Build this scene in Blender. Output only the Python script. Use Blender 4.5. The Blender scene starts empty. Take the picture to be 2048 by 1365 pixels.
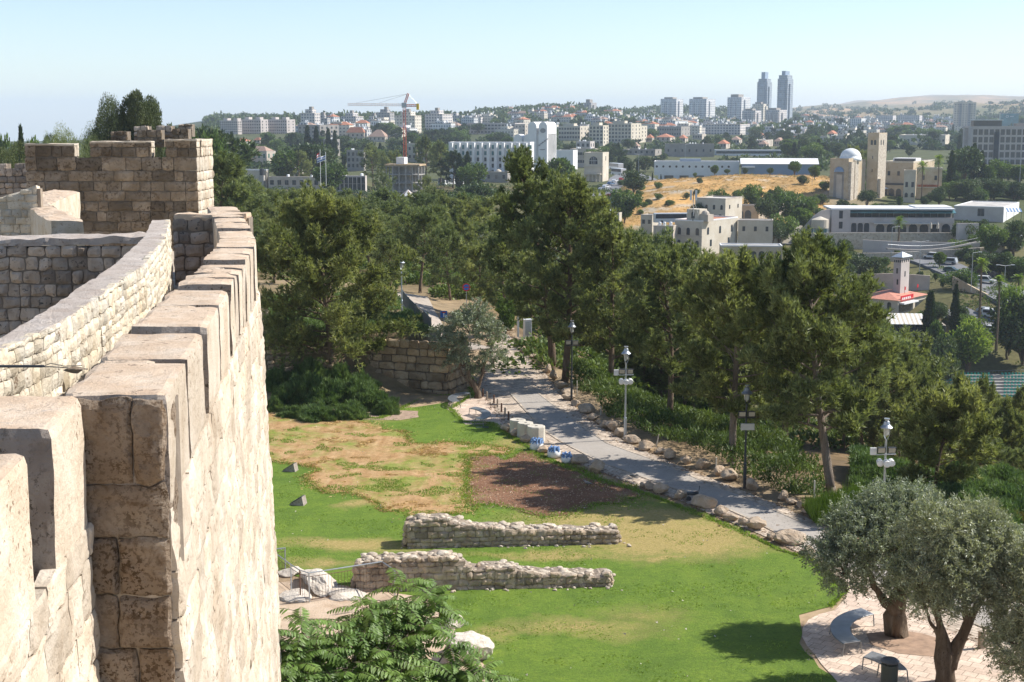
import bpy, math, random
import numpy as np
from math import sin, cos, pi, radians as R
random.seed(11)
C = bpy.context.scene.collection
D_ = bpy.data
# ------------------------------------------------------------------ view geometry (used only to lay things out on the ground)
F = 2844.0; EYE = 17.0; HOR = 240.0
PITCH = math.atan((682.5 - HOR) / F)
CP, SP = cos(PITCH), sin(PITCH)
def ray(px, py):
    x = (px - 1024) / F; y = (682.5 - py) / F
    return x, CP + y * SP, -SP + y * CP
def PY(px, py, Y):
    d = ray(px, py); t = Y / d[1]
    return np.array([d[0] * t, Y, EYE + d[2] * t])
def G(px, py, z=0.0):
    d = ray(px, py); t = (z - EYE) / d[2]
    return np.array([d[0] * t, d[1] * t, z])
def ss(t):
    t = np.clip(t, 0, 1); return t * t * (3 - 2 * t)
# ------------------------------------------------------------------ terrain
TU = np.array([150, 450, 900, 1150, 1350, 1500, 1650, 1800, 1950, 2100], float)
TT = np.array([
 (60,17,17,17,17,17,17,17,17,17,17),
 (110,17,17,17,18,23,24,24,25,26,27),
 (160,17,17,17.5,24,31,35,38,40,40,40),
 (230,21,21,22,31,42,48,52,56,58,58),
 (300,27,27,27,36,44,50,54,57.5,58,58),
 (322,27.5,27.5,28,36,44,48,50,51,50,51),
 (350,28,28,29,36,42,43,44,44.5,42.5,43),
 (400,28,28,30,35,39,39.5,40,40,39,39.5),
 (440,28,28,30,34,36.8,37,38,38,38,38.5),
 (480,28,28,30,33,34,34,36.5,37.5,37.5,38),
 (540,28,28,30,32,28,28,33,34,35,35),
 (600,28,28,29.5,31,25.5,24.5,26,31,32,33),
 (640,28,28,29,31,26,24,25,30,31,31),
 (720,28,28,29,30,31,29,27,29,29,29),
 (900,28,26,28,28,28,27,26,27,27,27),
 (1300,30,17,20,22,24,24,24,23,23,22),
 (1800,34,5,8,8,16,19,19,20,20,20),
 (2400,43,0,-2,-15,5,12,12,13,12,8),
 (3000,53,6,2,-9,-22,-14,6,4,-2,-10),
 (4000,70,20,10,0,0,5,-15,-25,-34,-42),
 (6000,105,20,10,0,0,-30,-52,-62,-66,-80),
 (10000,170,20,10,0,0,-60,-100,-150,-165,-150),
 (16000,250,0,0,0,0,-60,-80,-90,-90,-90)], float)
TY = np.log(TT[:, 0]); TH = TT[:, 1:]
ZPU = [450, 900, 1000, 1100, 1250, 1400, 1650, 2048]; ZPY = [150, 150, 118, 99, 80, 73, 64, 60]
def vn(x, y, z=0.0, seed=0):
    """value noise, vectorised, about -1..1"""
    x, y, z = np.broadcast_arrays(np.asarray(x, float), np.asarray(y, float), np.asarray(z, float))
    xi, yi, zi = np.floor(x).astype(np.int64), np.floor(y).astype(np.int64), np.floor(z).astype(np.int64)
    fx, fy, fz = x - xi, y - yi, z - zi
    fx, fy, fz = fx*fx*(3-2*fx), fy*fy*(3-2*fy), fz*fz*(3-2*fz)
    def h(a, b, c):
        n = (a * 374761393 + b * 668265263 + c * 2147483647 + seed * 1274126177) & 0xffffffff
        n = ((n ^ (n >> 13)) * 1274126177) & 0xffffffff
        n = n ^ (n >> 16)
        return (n & 0xffff) / 32767.5 - 1
    r = 0
    for dx in (0, 1):
        for dy in (0, 1):
            for dz in (0, 1):
                w = (fx if dx else 1-fx) * (fy if dy else 1-fy) * (fz if dz else 1-fz)
                r = r + w * h(xi+dx, yi+dy, zi+dz)
    return r
def terr(X, Y):
    X = np.asarray(X, float); Y = np.asarray(Y, float)
    Yc = np.clip(Y, 60, 16000)
    u = 1024 + F * X / Yc
    ly = np.log(Yc)
    i = np.clip(np.searchsorted(TY, ly, 'right') - 1, 0, len(TY) - 2)
    fy = (ly - TY[i]) / (TY[i+1] - TY[i])
    uc = np.clip(u, TU[0], TU[-1])
    j = np.clip(np.searchsorted(TU, uc, 'right') - 1, 0, len(TU) - 2)
    fu = (uc - TU[j]) / (TU[j+1] - TU[j])
    fu = fu*fu*(3-2*fu)*.5 + fu*.5
    H = (TH[i, j]*(1-fu) + TH[i, j+1]*fu)*(1-fy) + (TH[i+1, j]*(1-fu) + TH[i+1, j+1]*fu)*fy
    zp = np.interp(u, ZPU, ZPY)
    t = ss((Y - zp) / 25)
    z = EYE - (17*(1-t) + H*t)
    # rolling relief on the far ground
    amp = np.clip((Y - 500) / 4000, 0, 1) * 14
    z = z + amp * (vn(X/260, Y/420, 0, 3) + .5*vn(X/110, Y/170, 0, 4)) + t*.35*vn(X/7, Y/7, 0, 5)*np.clip((Y-80)/60, 0, 1)
    # raised terrace behind the big stone retaining wall, and the planted mound in front of it
    plat = 3.3 * ss((Y - 88.6)/.5) * ss((-4.3 - X) / (.5 + np.maximum(0, Y - 93)*.35)) * (1 - ss((Y-118)/35))
    mound = 1.6*np.exp(-((X+12.2)/4.6)**2 - ((Y-88.5)/3.2)**2)
    return z + np.maximum(plat, mound)
def tz(x, y): return float(terr(x, y))
def hit(px, py, y0=45., y1=9000.):
    """where the line of sight meets the ground"""
    Ys = np.exp(np.linspace(math.log(y0), math.log(y1), 2500))
    d = ray(px, py); X = d[0]/d[1]*Ys; Z = EYE + d[2]/d[1]*Ys
    g = terr(X, Ys)
    k = np.argmax(Z < g)
    if Z[k] >= g[k]: k = len(Ys)-1
    return np.array([X[k], Ys[k], g[k]])
# ------------------------------------------------------------------ mesh helpers
def mesh_np(name, V, faces, mats=(), mi=None, smooth=False):
    """faces: list of int arrays (n,3) or (n,4)"""
    me = D_.meshes.new(name)
    V = np.ascontiguousarray(V, dtype=np.float32)
    me.vertices.add(len(V)); me.vertices.foreach_set('co', V.ravel())
    faces = [np.asarray(f, np.int32) for f in faces if len(f)]
    loops = np.concatenate([f.ravel() for f in faces])
    sizes = np.concatenate([np.full(len(f), f.shape[1], np.int32) for f in faces])
    starts = np.concatenate([[0], np.cumsum(sizes)[:-1]]).astype(np.int32)
    me.loops.add(len(loops)); me.loops.foreach_set('vertex_index', loops)
    me.polygons.add(len(sizes)); me.polygons.foreach_set('loop_start', starts)
    try: me.polygons.foreach_set('loop_total', sizes)
    except Exception: pass
    for m in mats: me.materials.append(m)
    if mi is not None: me.polygons.foreach_set('material_index', np.asarray(mi, np.int32))
    me.polygons.foreach_set('use_smooth', np.full(len(sizes), bool(smooth)))
    me.update(calc_edges=True)
    return me
def link(name, me, parent=None, loc=(0, 0, 0), rz=0, sc=None):
    o = D_.objects.new(name, me); C.objects.link(o)
    o.location = loc; o.rotation_euler = (0, 0, rz)
    if sc is not None: o.scale = sc if hasattr(sc, '__len__') else (sc,)*3
    if parent is not None: o.parent = parent
    return o
LABELS = {}
def tag(o, label, cat, group=None):
    o['label'] = label; o['category'] = cat
    if group: o['group'] = group
    LABELS.setdefault(label, []).append((o.name, group))
    return o
def thing(name, label, cat, loc=(0, 0, 0), rz=0, group=None, sc=None):
    o = link(name, None, None, [float(v) for v in loc], rz, sc)
    o.empty_display_size = .2
    return tag(o, label, cat, group)
def structure(o): o['kind'] = 'structure'; return o
def stuff(o, label, cat): o['kind'] = 'stuff'; return tag(o, label, cat)
ORD = ['first','second','third','fourth','fifth','sixth','seventh','eighth','ninth','tenth','eleventh','twelfth','thirteenth',
 'fourteenth','fifteenth','sixteenth','seventeenth','eighteenth','nineteenth','twentieth']
def ordn(i):
    if i < 20: return ORD[i]
    tens = ['twenty','thirty','forty','fifty','sixty','seventy','eighty','ninety']
    n = i + 1
    t, r = divmod(n, 10)
    if r == 0: return {2:'twentieth',3:'thirtieth',4:'fortieth',5:'fiftieth',6:'sixtieth',7:'seventieth',8:'eightieth',9:'ninetieth'}[t]
    return tens[t-2] + '-' + ORD[r-1]
class MB:
    def __init__(s): s.V = []; s.F3 = []; s.F4 = []; s.M3 = []; s.M4 = []; s.n = 0; s.m = 0
    def add(s, V, F):
        V = np.asarray(V, float).reshape(-1, 3); b = s.n
        s.V.append(V); s.n += len(V)
        for f in F:
            if len(f) == 3: s.F3.append([a+b for a in f]); s.M3.append(s.m)
            elif len(f) == 4: s.F4.append([a+b for a in f]); s.M4.append(s.m)
            else:
                for k in range(1, len(f)-1): s.F3.append([f[0]+b, f[k]+b, f[k+1]+b]); s.M3.append(s.m)
        return s
    def addnp(s, V, F):
        V = np.asarray(V, float).reshape(-1, 3); F = np.asarray(F) + s.n
        s.V.append(V); s.n += len(V)
        (s.F3 if F.shape[1] == 3 else s.F4).extend(F.tolist()); (s.M3 if F.shape[1] == 3 else s.M4).extend([s.m]*len(F))
        return s
    def hexa(s, c):   # 8 corners: bottom 0-3 ccw, top 4-7 ccw
        return s.add(c, [(3,2,1,0),(4,5,6,7),(0,1,5,4),(1,2,6,5),(2,3,7,6),(3,0,4,7)])
    def box(s, x0, x1, y0, y1, z0, z1):
        return s.hexa([(x0,y0,z0),(x1,y0,z0),(x1,y1,z0),(x0,y1,z0),(x0,y0,z1),(x1,y0,z1),(x1,y1,z1),(x0,y1,z1)])
    def cbox(s, c, size, rz=0, rx=0):
        hx, hy, hz = size[0]/2, size[1]/2, size[2]/2
        P = []
        for z in (-hz, hz):
            for x, y in ((-hx,-hy),(hx,-hy),(hx,hy),(-hx,hy)):
                y2, z2 = y*cos(rx)-z*sin(rx), y*sin(rx)+z*cos(rx)
                P.append((c[0]+x*cos(rz)-y2*sin(rz), c[1]+x*sin(rz)+y2*cos(rz), c[2]+z2))
        return s.hexa(P)
    def prism(s, poly, z0, z1, top=None):
        n = len(poly); top = top or poly
        V = [(x, y, z0) for x, y in poly] + [(x, y, z1) for x, y in top]
        return s.add(V, [tuple(range(n-1, -1, -1)), tuple(range(n, 2*n))] + [(i, (i+1) % n, n+(i+1) % n, n+i) for i in range(n)])
    def yprism(s, prof, y0, y1):   # profile in x,z extruded along y
        n = len(prof)
        V = [(x, y0, z) for x, z in prof] + [(x, y1, z) for x, z in prof]
        return s.add(V, [tuple(range(n)), tuple(range(2*n-1, n-1, -1))] + [(i, n+i, n+(i+1) % n, (i+1) % n) for i in range(n)])
    def xprism(s, prof, x0, x1):   # profile in y,z extruded along x
        n = len(prof)
        V = [(x0, y, z) for y, z in prof] + [(x1, y, z) for y, z in prof]
        return s.add(V, [tuple(range(n)), tuple(range(2*n-1, n-1, -1))] + [(i, n+i, n+(i+1) % n, (i+1) % n) for i in range(n)])
    def tube(s, P, r, n=6, cap=True):
        P = np.asarray(P, float); k = len(P)
        r = np.broadcast_to(np.asarray(r, float), (k,))
        T = np.gradient(P, axis=0); T /= np.linalg.norm(T, axis=1)[:, None] + 1e-9
        ref = np.array([1., 0, 0]) if abs(T[0][0]) < .7 else np.array([0, 1., 0])
        A = np.cross(T, ref); A /= np.linalg.norm(A, axis=1)[:, None] + 1e-9
        B = np.cross(T, A)
        a = np.arange(n) * 2*pi/n
        V = P[:, None] + r[:, None, None]*(np.cos(a)[None, :, None]*A[:, None] + np.sin(a)[None, :, None]*B[:, None])
        Fs = [(i*n+j, i*n+(j+1) % n, (i+1)*n+(j+1) % n, (i+1)*n+j) for i in range(k-1) for j in range(n)]
        if cap: Fs += [tuple(range(n-1, -1, -1)), tuple((k-1)*n+j for j in range(n))]
        return s.add(V, Fs)
    def lathe(s, prof, c=(0, 0, 0), n=12):
        V = [(c[0]+r*cos(2*pi*j/n), c[1]+r*sin(2*pi*j/n), c[2]+z) for r, z in prof for j in range(n)]
        k = len(prof)
        return s.add(V, [(i*n+j, i*n+(j+1) % n, (i+1)*n+(j+1) % n, (i+1)*n+j) for i in range(k-1) for j in range(n)]
                     + [tuple(range(n-1, -1, -1)), tuple((k-1)*n+j for j in range(n))])
    def hip(s, x0, x1, y0, y1, z0, h, over=.4, ridge=.35):
        x0 -= over; x1 += over; y0 -= over; y1 += over
        w, d = x1-x0, y1-y0; m = min(w, d)*.5
        if w >= d: a, b = (x0+m, (y0+y1)/2), (x1-m, (y0+y1)/2)
        else: a, b = ((x0+x1)/2, y0+m), ((x0+x1)/2, y1-m)
        V = [(x0,y0,z0),(x1,y0,z0),(x1,y1,z0),(x0,y1,z0),(a[0],a[1],z0+h),(b[0],b[1],z0+h)]
        if w >= d: Fs = [(0,1,5,4),(1,2,5),(2,3,4,5),(3,0,4),(3,2,1,0)]
        else: Fs = [(0,1,4),(1,2,5,4),(2,3,5),(3,0,4,5),(3,2,1,0)]
        return s.add(V, Fs)
    def arrays(s):
        V = np.concatenate(s.V) if s.V else np.zeros((0, 3))
        return V, [np.array(s.F3).reshape(-1, 3), np.array(s.F4).reshape(-1, 4)], s.M3 + s.M4
    def mesh(s, name, mats, smooth=False):
        V, Fs, mi = s.arrays()
        if not hasattr(mats, '__len__'): mats = [mats]
        return mesh_np(name, V, Fs, mats, mi, smooth)
    def obj(s, name, mats, parent=None, loc=(0, 0, 0), rz=0, smooth=False):
        return link(name, s.mesh(name, mats, smooth), parent, loc, rz)
def displ(V, amp, sc, seed=0):
    V = np.asarray(V, float)
    D = np.stack([vn(V[:,0]*sc, V[:,1]*sc, V[:,2]*sc, seed+k) + .5*vn(V[:,0]*sc*2.7, V[:,1]*sc*2.7, V[:,2]*sc*2.7, seed+7+k) for k in range(3)], 1)
    return V + D*amp
def rough_hexa(mb, c, res=.15, amp=.02, rnd=.03, sc=3., faces='all', skip=()):
    """six gridded faces of a hexahedron with worn edges; c: bottom 4 ccw, top 4 ccw"""
    c = np.asarray(c, float); ctr = c.mean(0)
    fs = [(3,2,1,0),(4,5,6,7),(0,1,5,4),(1,2,6,5),(2,3,7,6),(3,0,4,7)]
    for k, f in enumerate(fs):
        if k in skip: continue
        a, b, d_, e = c[list(f)]
        nu = max(2, int(np.linalg.norm(b-a)/res)); nv = max(2, int(np.linalg.norm(e-a)/res))
        u, v = np.meshgrid(np.linspace(0, 1, nu+1), np.linspace(0, 1, nv+1), indexing='ij')
        u, v = u.ravel()[:, None], v.ravel()[:, None]
        P = a*(1-u)*(1-v) + b*u*(1-v) + d_*u*v + e*(1-u)*v
        ex = ((u == 0) | (u == 1)).astype(float) + ((v == 0) | (v == 1)).astype(float)
        w = ctr - P; w /= np.linalg.norm(w, axis=1)[:, None] + 1e-9
        P = P + w*ex*rnd*(1 + .9*vn(P[:,0]*4, P[:,1]*4, P[:,2]*4, 50)[:, None])
        P = displ(P, amp, sc, 20)
        q = np.array([(i*(nv+1)+j, (i+1)*(nv+1)+j, (i+1)*(nv+1)+j+1, i*(nv+1)+j+1) for i in range(nu) for j in range(nv)])
        mb.addnp(P, q)
def stones(mb, A, Bp, z0, z1, n, course=(.3, .4), length=(.35, .7), gap=.02, bulge=.05, back=.12, batter=0., top=None, rough=.012, seed=1, res=4, shape=4):
    """a face of separate pillowed stones between A and Bp (xy), heights z0..z1, outward normal n (xy). top: function(t)->z of the wall top"""
    rn = random.Random(seed)
    A = np.array(A, float); Bp = np.array(Bp, float); L = np.linalg.norm(Bp-A); d = (Bp-A)/L
    n = np.array(n, float); n = n/np.linalg.norm(n)
    z = z0
    g = np.linspace(0, 1, res+1)
    U, W = np.meshgrid(g, g, indexing='ij'); U = U.ravel(); W = W.ravel()
    Q = [(i*(res+1)+j, (i+1)*(res+1)+j, (i+1)*(res+1)+j+1, i*(res+1)+j+1) for i in range(res) for j in range(res)]
    ring = [i*(res+1) for i in range(res+1)] + [res*(res+1)+j for j in range(1, res+1)] + [i*(res+1)+res for i in range(res-1, -1, -1)] + [j for j in range(res-1, 0, -1)]
    m = len(ring); N = (res+1)**2
    Q2 = [(ring[k], N+k, N+(k+1) % m, ring[(k+1) % m]) for k in range(m)]
    while z < z1 - .05:
        h = rn.uniform(*course)
        if z + h > z1 - course[0]*.5: h = z1 - z
        x = -rn.uniform(0, .2)
        while x < L - .03:
            l = rn.uniform(*length)
            x0, x1 = max(x, 0), min(x+l, L)
            if L - x1 < .1: x1 = L; l = L - x + .1
            zt = z + h
            if top is not None:
                tp = top((x0+x1)/2/L)
                if z > tp - .07: x += l; continue
                zt = min(zt, tp + rn.uniform(-.04, .05))
            if x1 - x0 > .06:
                gp = gap*rn.uniform(.6, 1.6)
                b = bulge*rn.uniform(.4, 1.5)
                px = x0+gp + (x1-x0-2*gp)*U + rn.uniform(-.6, .6)*gp*(W-.5)
                pz = z+gp + (zt-z-2*gp)*W + rn.uniform(-1, 1)*gp*(U-.5)
                # pull corners in a little
                cu, cw = np.abs(2*U-1), np.abs(2*W-1)
                k = (cu*cw)**3*gp*1.2
                px = px - np.sign(U-.5)*k; pz = pz - np.sign(W-.5)*k
                dep = b*(1-cu**shape)*(1-cw**shape)
                off = dep + batter*(z1-pz)
                P = A[None, :2] + d[None, :2]*px[:, None] + n[None, :2]*off[:, None]
                P = np.column_stack([P, pz])
                P = displ(P, rough, 6., seed)
                Bk = P[ring].copy(); Bk[:, :2] -= n[:2]*back
                mb.addnp(np.vstack([P, Bk]), np.array(Q + Q2))
            x += l
        z += h
# ------------------------------------------------------------------ materials
def lin(c): return tuple(c) + (1.0,) if len(c) == 3 else tuple(c)
class NT:
    def __init__(s, name):
        s.m = D_.materials.new(name); s.m.use_nodes = True; s.t = s.m.node_tree; s.t.nodes.clear()
        s.out = s.n('ShaderNodeOutputMaterial')
    def n(s, typ, **kw):
        nd = s.t.nodes.new(typ)
        for k, v in kw.items():
            if k.startswith('i_'):
                key = k[2:].replace('_', ' ')
                nd.inputs[int(key) if key.isdigit() else key].default_value = v
            else: setattr(nd, k, v)
        return nd
    def l(s, a, b): s.t.links.new(a, b)
    def ramp(s, fac, stops):
        r = s.n('ShaderNodeValToRGB'); e = r.color_ramp.elements
        while len(e) < len(stops): e.new(.5)
        for k, (p, c) in enumerate(stops): e[k].position = p; e[k].color = lin(c)
        s.l(fac, r.inputs[0]); return r.outputs[0]
    def noise(s, vec, scale, detail=4, rough=.55, dist=0):
        nd = s.n('ShaderNodeTexNoise'); nd.inputs['Scale'].default_value = scale; nd.inputs['Detail'].default_value = detail
        nd.inputs['Roughness'].default_value = rough; nd.inputs['Distortion'].default_value = dist
        s.l(vec, nd.inputs['Vector']); return nd.outputs['Fac']
    def mix(s, fac, a, b, mode='MIX'):
        nd = s.n('ShaderNodeMix', data_type='RGBA', blend_type=mode)
        for i, v in ((0, fac), (6, a), (7, b)):
            if hasattr(v, 'default_value') or hasattr(v, 'is_linked'): s.l(v, nd.inputs[i])
            else: nd.inputs[i].default_value = v if i == 0 else lin(v)
        return nd.outputs[2]
    def math(s, op, a, b=0., c=0.):
        nd = s.n('ShaderNodeMath', operation=op)
        for i, v in enumerate((a, b, c)):
            if hasattr(v, 'is_linked'): s.l(v, nd.inputs[i])
            else: nd.inputs[i].default_value = v
        return nd.outputs[0]
    def coord(s, kind='Object', stretch=None):
        tc = s.n('ShaderNodeTexCoord'); o = tc.outputs[kind]
        if stretch:
            mp = s.n('ShaderNodeMapping'); mp.inputs['Scale'].default_value = stretch; s.l(o, mp.inputs[0]); o = mp.outputs[0]
        return o
    def bsdf(s, col, rough=.9, bump=None, bstr=.3, bdist=.05, spec=.3, metal=0):
        b = s.n('ShaderNodeBsdfPrincipled')
        if hasattr(col, 'is_linked'): s.l(col, b.inputs['Base Color'])
        else: b.inputs['Base Color'].default_value = lin(col)
        if hasattr(rough, 'is_linked'): s.l(rough, b.inputs['Roughness'])
        else: b.inputs['Roughness'].default_value = rough
        b.inputs['Specular IOR Level'].default_value = spec; b.inputs['Metallic'].default_value = metal
        if bump is not None:
            bp = s.n('ShaderNodeBump'); bp.inputs['Strength'].default_value = bstr; bp.inputs['Distance'].default_value = bdist
            s.l(bump, bp.inputs['Height']); s.l(bp.outputs[0], b.inputs['Normal'])
        s.l(b.outputs[0], s.out.inputs[0]); return b
def stone_mat(name, c1, c2, c3, scale=1.5, spots=.0, spotcol=(.05,.04,.03), spotscale=14, island=.25, bump=.5, rough=.95, blotch=None, blotchcol=(.1,.07,.04), bdist=.04, stretch=None):
    t = NT(name); v = t.coord('Object', stretch)
    n1 = t.noise(v, scale, 6, .6, .3)
    col = t.ramp(n1, [(.3, c1), (.5, c2), (.72, c3)])
    n2 = t.noise(v, scale*7, 5, .65)
    col = t.mix(t.math('MULTIPLY', n2, .55), col, tuple(x*.72 for x in c2), 'MIX')
    if blotch is not None:
        nb = t.noise(v, scale*1.7, 7, .7, .6)
        f = t.ramp(nb, [(blotch, (0,0,0)), (blotch+.12, (1,1,1))])
        col = t.mix(f, col, blotchcol)
    if spots > 0:
        ns = t.noise(v, spotscale, 3, .7)
        f = t.ramp(ns, [(.62-spots, (0,0,0)), (.68-spots, (1,1,1))])
        lo = t.ramp(t.noise(v, scale*.8, 4, .6), [(.38, (.12,.12,.12)), (.6, (1,1,1))]); f = t.math('MULTIPLY', f, lo)
        col = t.mix(f, col, spotcol)
    if island:
        g = t.n('ShaderNodeNewGeometry'); ri = g.outputs['Random Per Island']
        f = t.ramp(ri, [(0, (1-island,)*3), (.5, (1, 1, 1)), (1, (1+island*.6, 1+island*.5, 1+island*.35))])
        col = t.mix(1.0, col, f, 'MULTIPLY')
    nb2 = t.noise(v, scale*12, 6, .7)
    t.bsdf(col, rough, nb2, bump, bdist, .15)
    return t.m
def plain(name, col, rough=.7, metal=0, spec=.4, var=.12, scale=3., bump=0):
    t = NT(name); v = t.coord('Object'); n = t.noise(v, scale, 4)
    c = t.ramp(n, [(.3, tuple(x*(1-var) for x in col)), (.7, tuple(min(1, x*(1+var)) for x in col))])
    t.bsdf(c, rough, n if bump else None, bump, .03, spec, metal); return t.m
def leaf_mat(name, c1, c2, trans=.3, nscale=.5, rough=.55, spec=.25, isl=.35):
    t = NT(name); v = t.coord('Object'); n = t.noise(v, nscale, 3)
    col = t.ramp(n, [(.35, c1), (.65, c2)])
    g = t.n('ShaderNodeNewGeometry')
    f = t.ramp(g.outputs['Random Per Island'], [(0, (1-isl,)*3), (1, (1+isl,)*3)])
    col = t.mix(1.0, col, f, 'MULTIPLY')
    oi = t.n('ShaderNodeObjectInfo')
    f2 = t.ramp(oi.outputs['Random'], [(0, (.82, .86, .85)), (1, (1.18, 1.12, 1.05))])
    col = t.mix(1.0, col, f2, 'MULTIPLY')
    b = t.n('ShaderNodeBsdfPrincipled'); t.l(col, b.inputs['Base Color']); b.inputs['Roughness'].default_value = rough
    b.inputs['Specular IOR Level'].default_value = spec
    tr = t.n('ShaderNodeBsdfTranslucent')
    c2_ = t.mix(1.0, col, (1.25, 1.3, .6), 'MULTIPLY'); t.l(c2_, tr.inputs['Color'])
    mx = t.n('ShaderNodeMixShader'); mx.inputs[0].default_value = trans
    t.l(b.outputs[0], mx.inputs[1]); t.l(tr.outputs[0], mx.inputs[2]); t.l(mx.outputs[0], t.out.inputs[0])
    return t.m
M = {}
# near wall
M['wall_face'] = stone_mat('wall_face', (.45,.355,.255), (.60,.51,.40), (.73,.655,.555), 1.3, .028, (.22,.16,.11), 16, .2, .7)
M['wall_core'] = stone_mat('wall_core', (.34,.27,.19), (.50,.41,.31), (.62,.53,.42), 3, 0, island=0)
M['wall_top'] = stone_mat('wall_top', (.52,.37,.25), (.62,.48,.35), (.71,.61,.49), 2.2, .02, (.16,.12,.09), 9, .05, .6, blotch=.60, blotchcol=(.44,.39,.34))
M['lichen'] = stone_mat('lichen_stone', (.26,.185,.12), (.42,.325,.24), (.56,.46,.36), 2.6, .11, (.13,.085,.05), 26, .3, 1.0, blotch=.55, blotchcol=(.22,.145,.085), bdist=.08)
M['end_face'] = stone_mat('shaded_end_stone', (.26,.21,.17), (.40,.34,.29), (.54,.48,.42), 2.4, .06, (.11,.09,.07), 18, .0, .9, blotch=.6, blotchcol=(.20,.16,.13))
M['rubble'] = stone_mat('rubble_stone', (.34,.26,.19), (.52,.42,.33), (.66,.58,.50), 2.5, .04, (.12,.11,.10), 10, .45, .7)
M['mortar'] = stone_mat('mortar', (.16,.13,.10), (.23,.19,.15), (.31,.26,.21), 4, 0, island=0)
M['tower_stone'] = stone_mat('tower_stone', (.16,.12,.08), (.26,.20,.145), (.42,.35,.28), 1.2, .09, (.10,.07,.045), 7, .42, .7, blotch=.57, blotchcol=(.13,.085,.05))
M['parapet_side'] = stone_mat('parapet_rubble', (.56,.45,.30), (.68,.60,.47), (.77,.72,.63), 2.2, .03, (.30,.22,.15), 12, .3, .7)
M['parapet_top'] = stone_mat('parapet_top', (.42,.34,.28), (.52,.45,.39), (.62,.56,.50), 3., .03, (.2,.17,.15), 18, .03, .8)
# park stones
M['big_stone'] = stone_mat('retaining_stone', (.26,.17,.10), (.40,.30,.20), (.54,.44,.32), 1.1, .03, (.14,.10,.07), 8, .4, .7, blotch=.66, blotchcol=(.22,.12,.07))
M['ruin'] = stone_mat('ruin_stone', (.31,.23,.155), (.46,.365,.27), (.60,.51,.41), 2.2, .04, (.14,.11,.09), 9, .4, .9)
M['ruin_mortar'] = stone_mat('ruin_mortar', (.24,.19,.14), (.33,.27,.21), (.42,.36,.29), 5, 0, island=0, bump=.8)
M['ruin_top'] = stone_mat('ruin_top_stone', (.48,.38,.28), (.61,.52,.41), (.72,.65,.56), 2.2, .04, (.25,.21,.17), 9, .2, .8)
M['boulder'] = stone_mat('boulder_stone', (.40,.28,.18), (.56,.44,.32), (.70,.60,.48), 1.6, .03, (.20,.15,.10), 8, 0, .9, blotch=.66, blotchcol=(.38,.22,.12), bdist=.08)
M['pale_rock'] = stone_mat('pale_rock', (.56,.46,.36), (.70,.62,.52), (.80,.75,.67), 1.2, .02, (.3,.25,.2), 8, 0, .9, bdist=.08)
M['drum'] = stone_mat('drum_stone', (.50,.45,.37), (.60,.55,.46), (.69,.64,.55), 2, .02, (.35,.3,.25), 12, 0, .5)
M['steel'] = plain('grey_steel', (.22,.23,.24), .45, .6)
M['pale_steel'] = plain('pale_steel', (.42,.45,.48), .4, .7)
M['dark_metal'] = plain('dark_metal', (.05,.055,.06), .5, .3)
M['rust'] = plain('rusty_metal', (.16,.09,.06), .8, .2)
M['white_paint'] = plain('white_paint', (.75,.75,.73), .5)
M['wood'] = plain('weathered_wood', (.30,.24,.18), .9, bump=.5, scale=8)
M['bark'] = stone_mat('bark', (.12,.08,.055), (.20,.145,.10), (.30,.23,.17), 2.5, .04, (.05,.035,.025), 10, 0, 1., bdist=.06, stretch=(3, 3, .6))
M['pale_bark'] = stone_mat('pale_bark', (.20,.15,.11), (.30,.24,.19), (.40,.34,.28), 2.5, .04, (.08,.06,.05), 10, 0, 1., bdist=.06, stretch=(3, 3, .6))
M['pine'] = leaf_mat('pine_needles', (.125,.155,.062), (.31,.335,.15), .34, .45)
M['pine2'] = leaf_mat('pine_needles_blue', (.12,.155,.070), (.265,.305,.150), .34, .3)
M['olive'] = leaf_mat('olive_leaves', (.185,.212,.135), (.36,.385,.285), .24, .7, .45, .4, .45)
M['broad'] = leaf_mat('broad_leaves', (.065,.110,.028), (.150,.215,.055), .3, .3)
M['lime_leaf'] = leaf_mat('bright_leaves', (.11,.17,.035), (.24,.32,.075), .4, .4)
M['darkleaf'] = leaf_mat('cypress_leaves', (.028,.052,.022), (.060,.092,.036), .15, .3)
M['farleaf'] = leaf_mat('hill_tree_leaves', (.048,.078,.032), (.105,.145,.055), .2, .12)
M['ail'] = leaf_mat('ailanthus_leaves', (.080,.150,.032), (.150,.240,.060), .32, 1.2, .5, .35, .3)
M['shrub'] = leaf_mat('shrub_leaves', (.060,.098,.026), (.140,.190,.052), .25, .6)
M['rosemary'] = leaf_mat('rosemary_leaves', (.075,.130,.045), (.160,.230,.085), .28, .6)
M['broom'] = leaf_mat('broom_leaves', (.06,.11,.015), (.12,.19,.03), .3, .5)
SKY_S = .10; SKY_DUST = .8; EXPO = .78; HAZE = 0.00010
def unit_(v): return v/np.linalg.norm(v)
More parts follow.
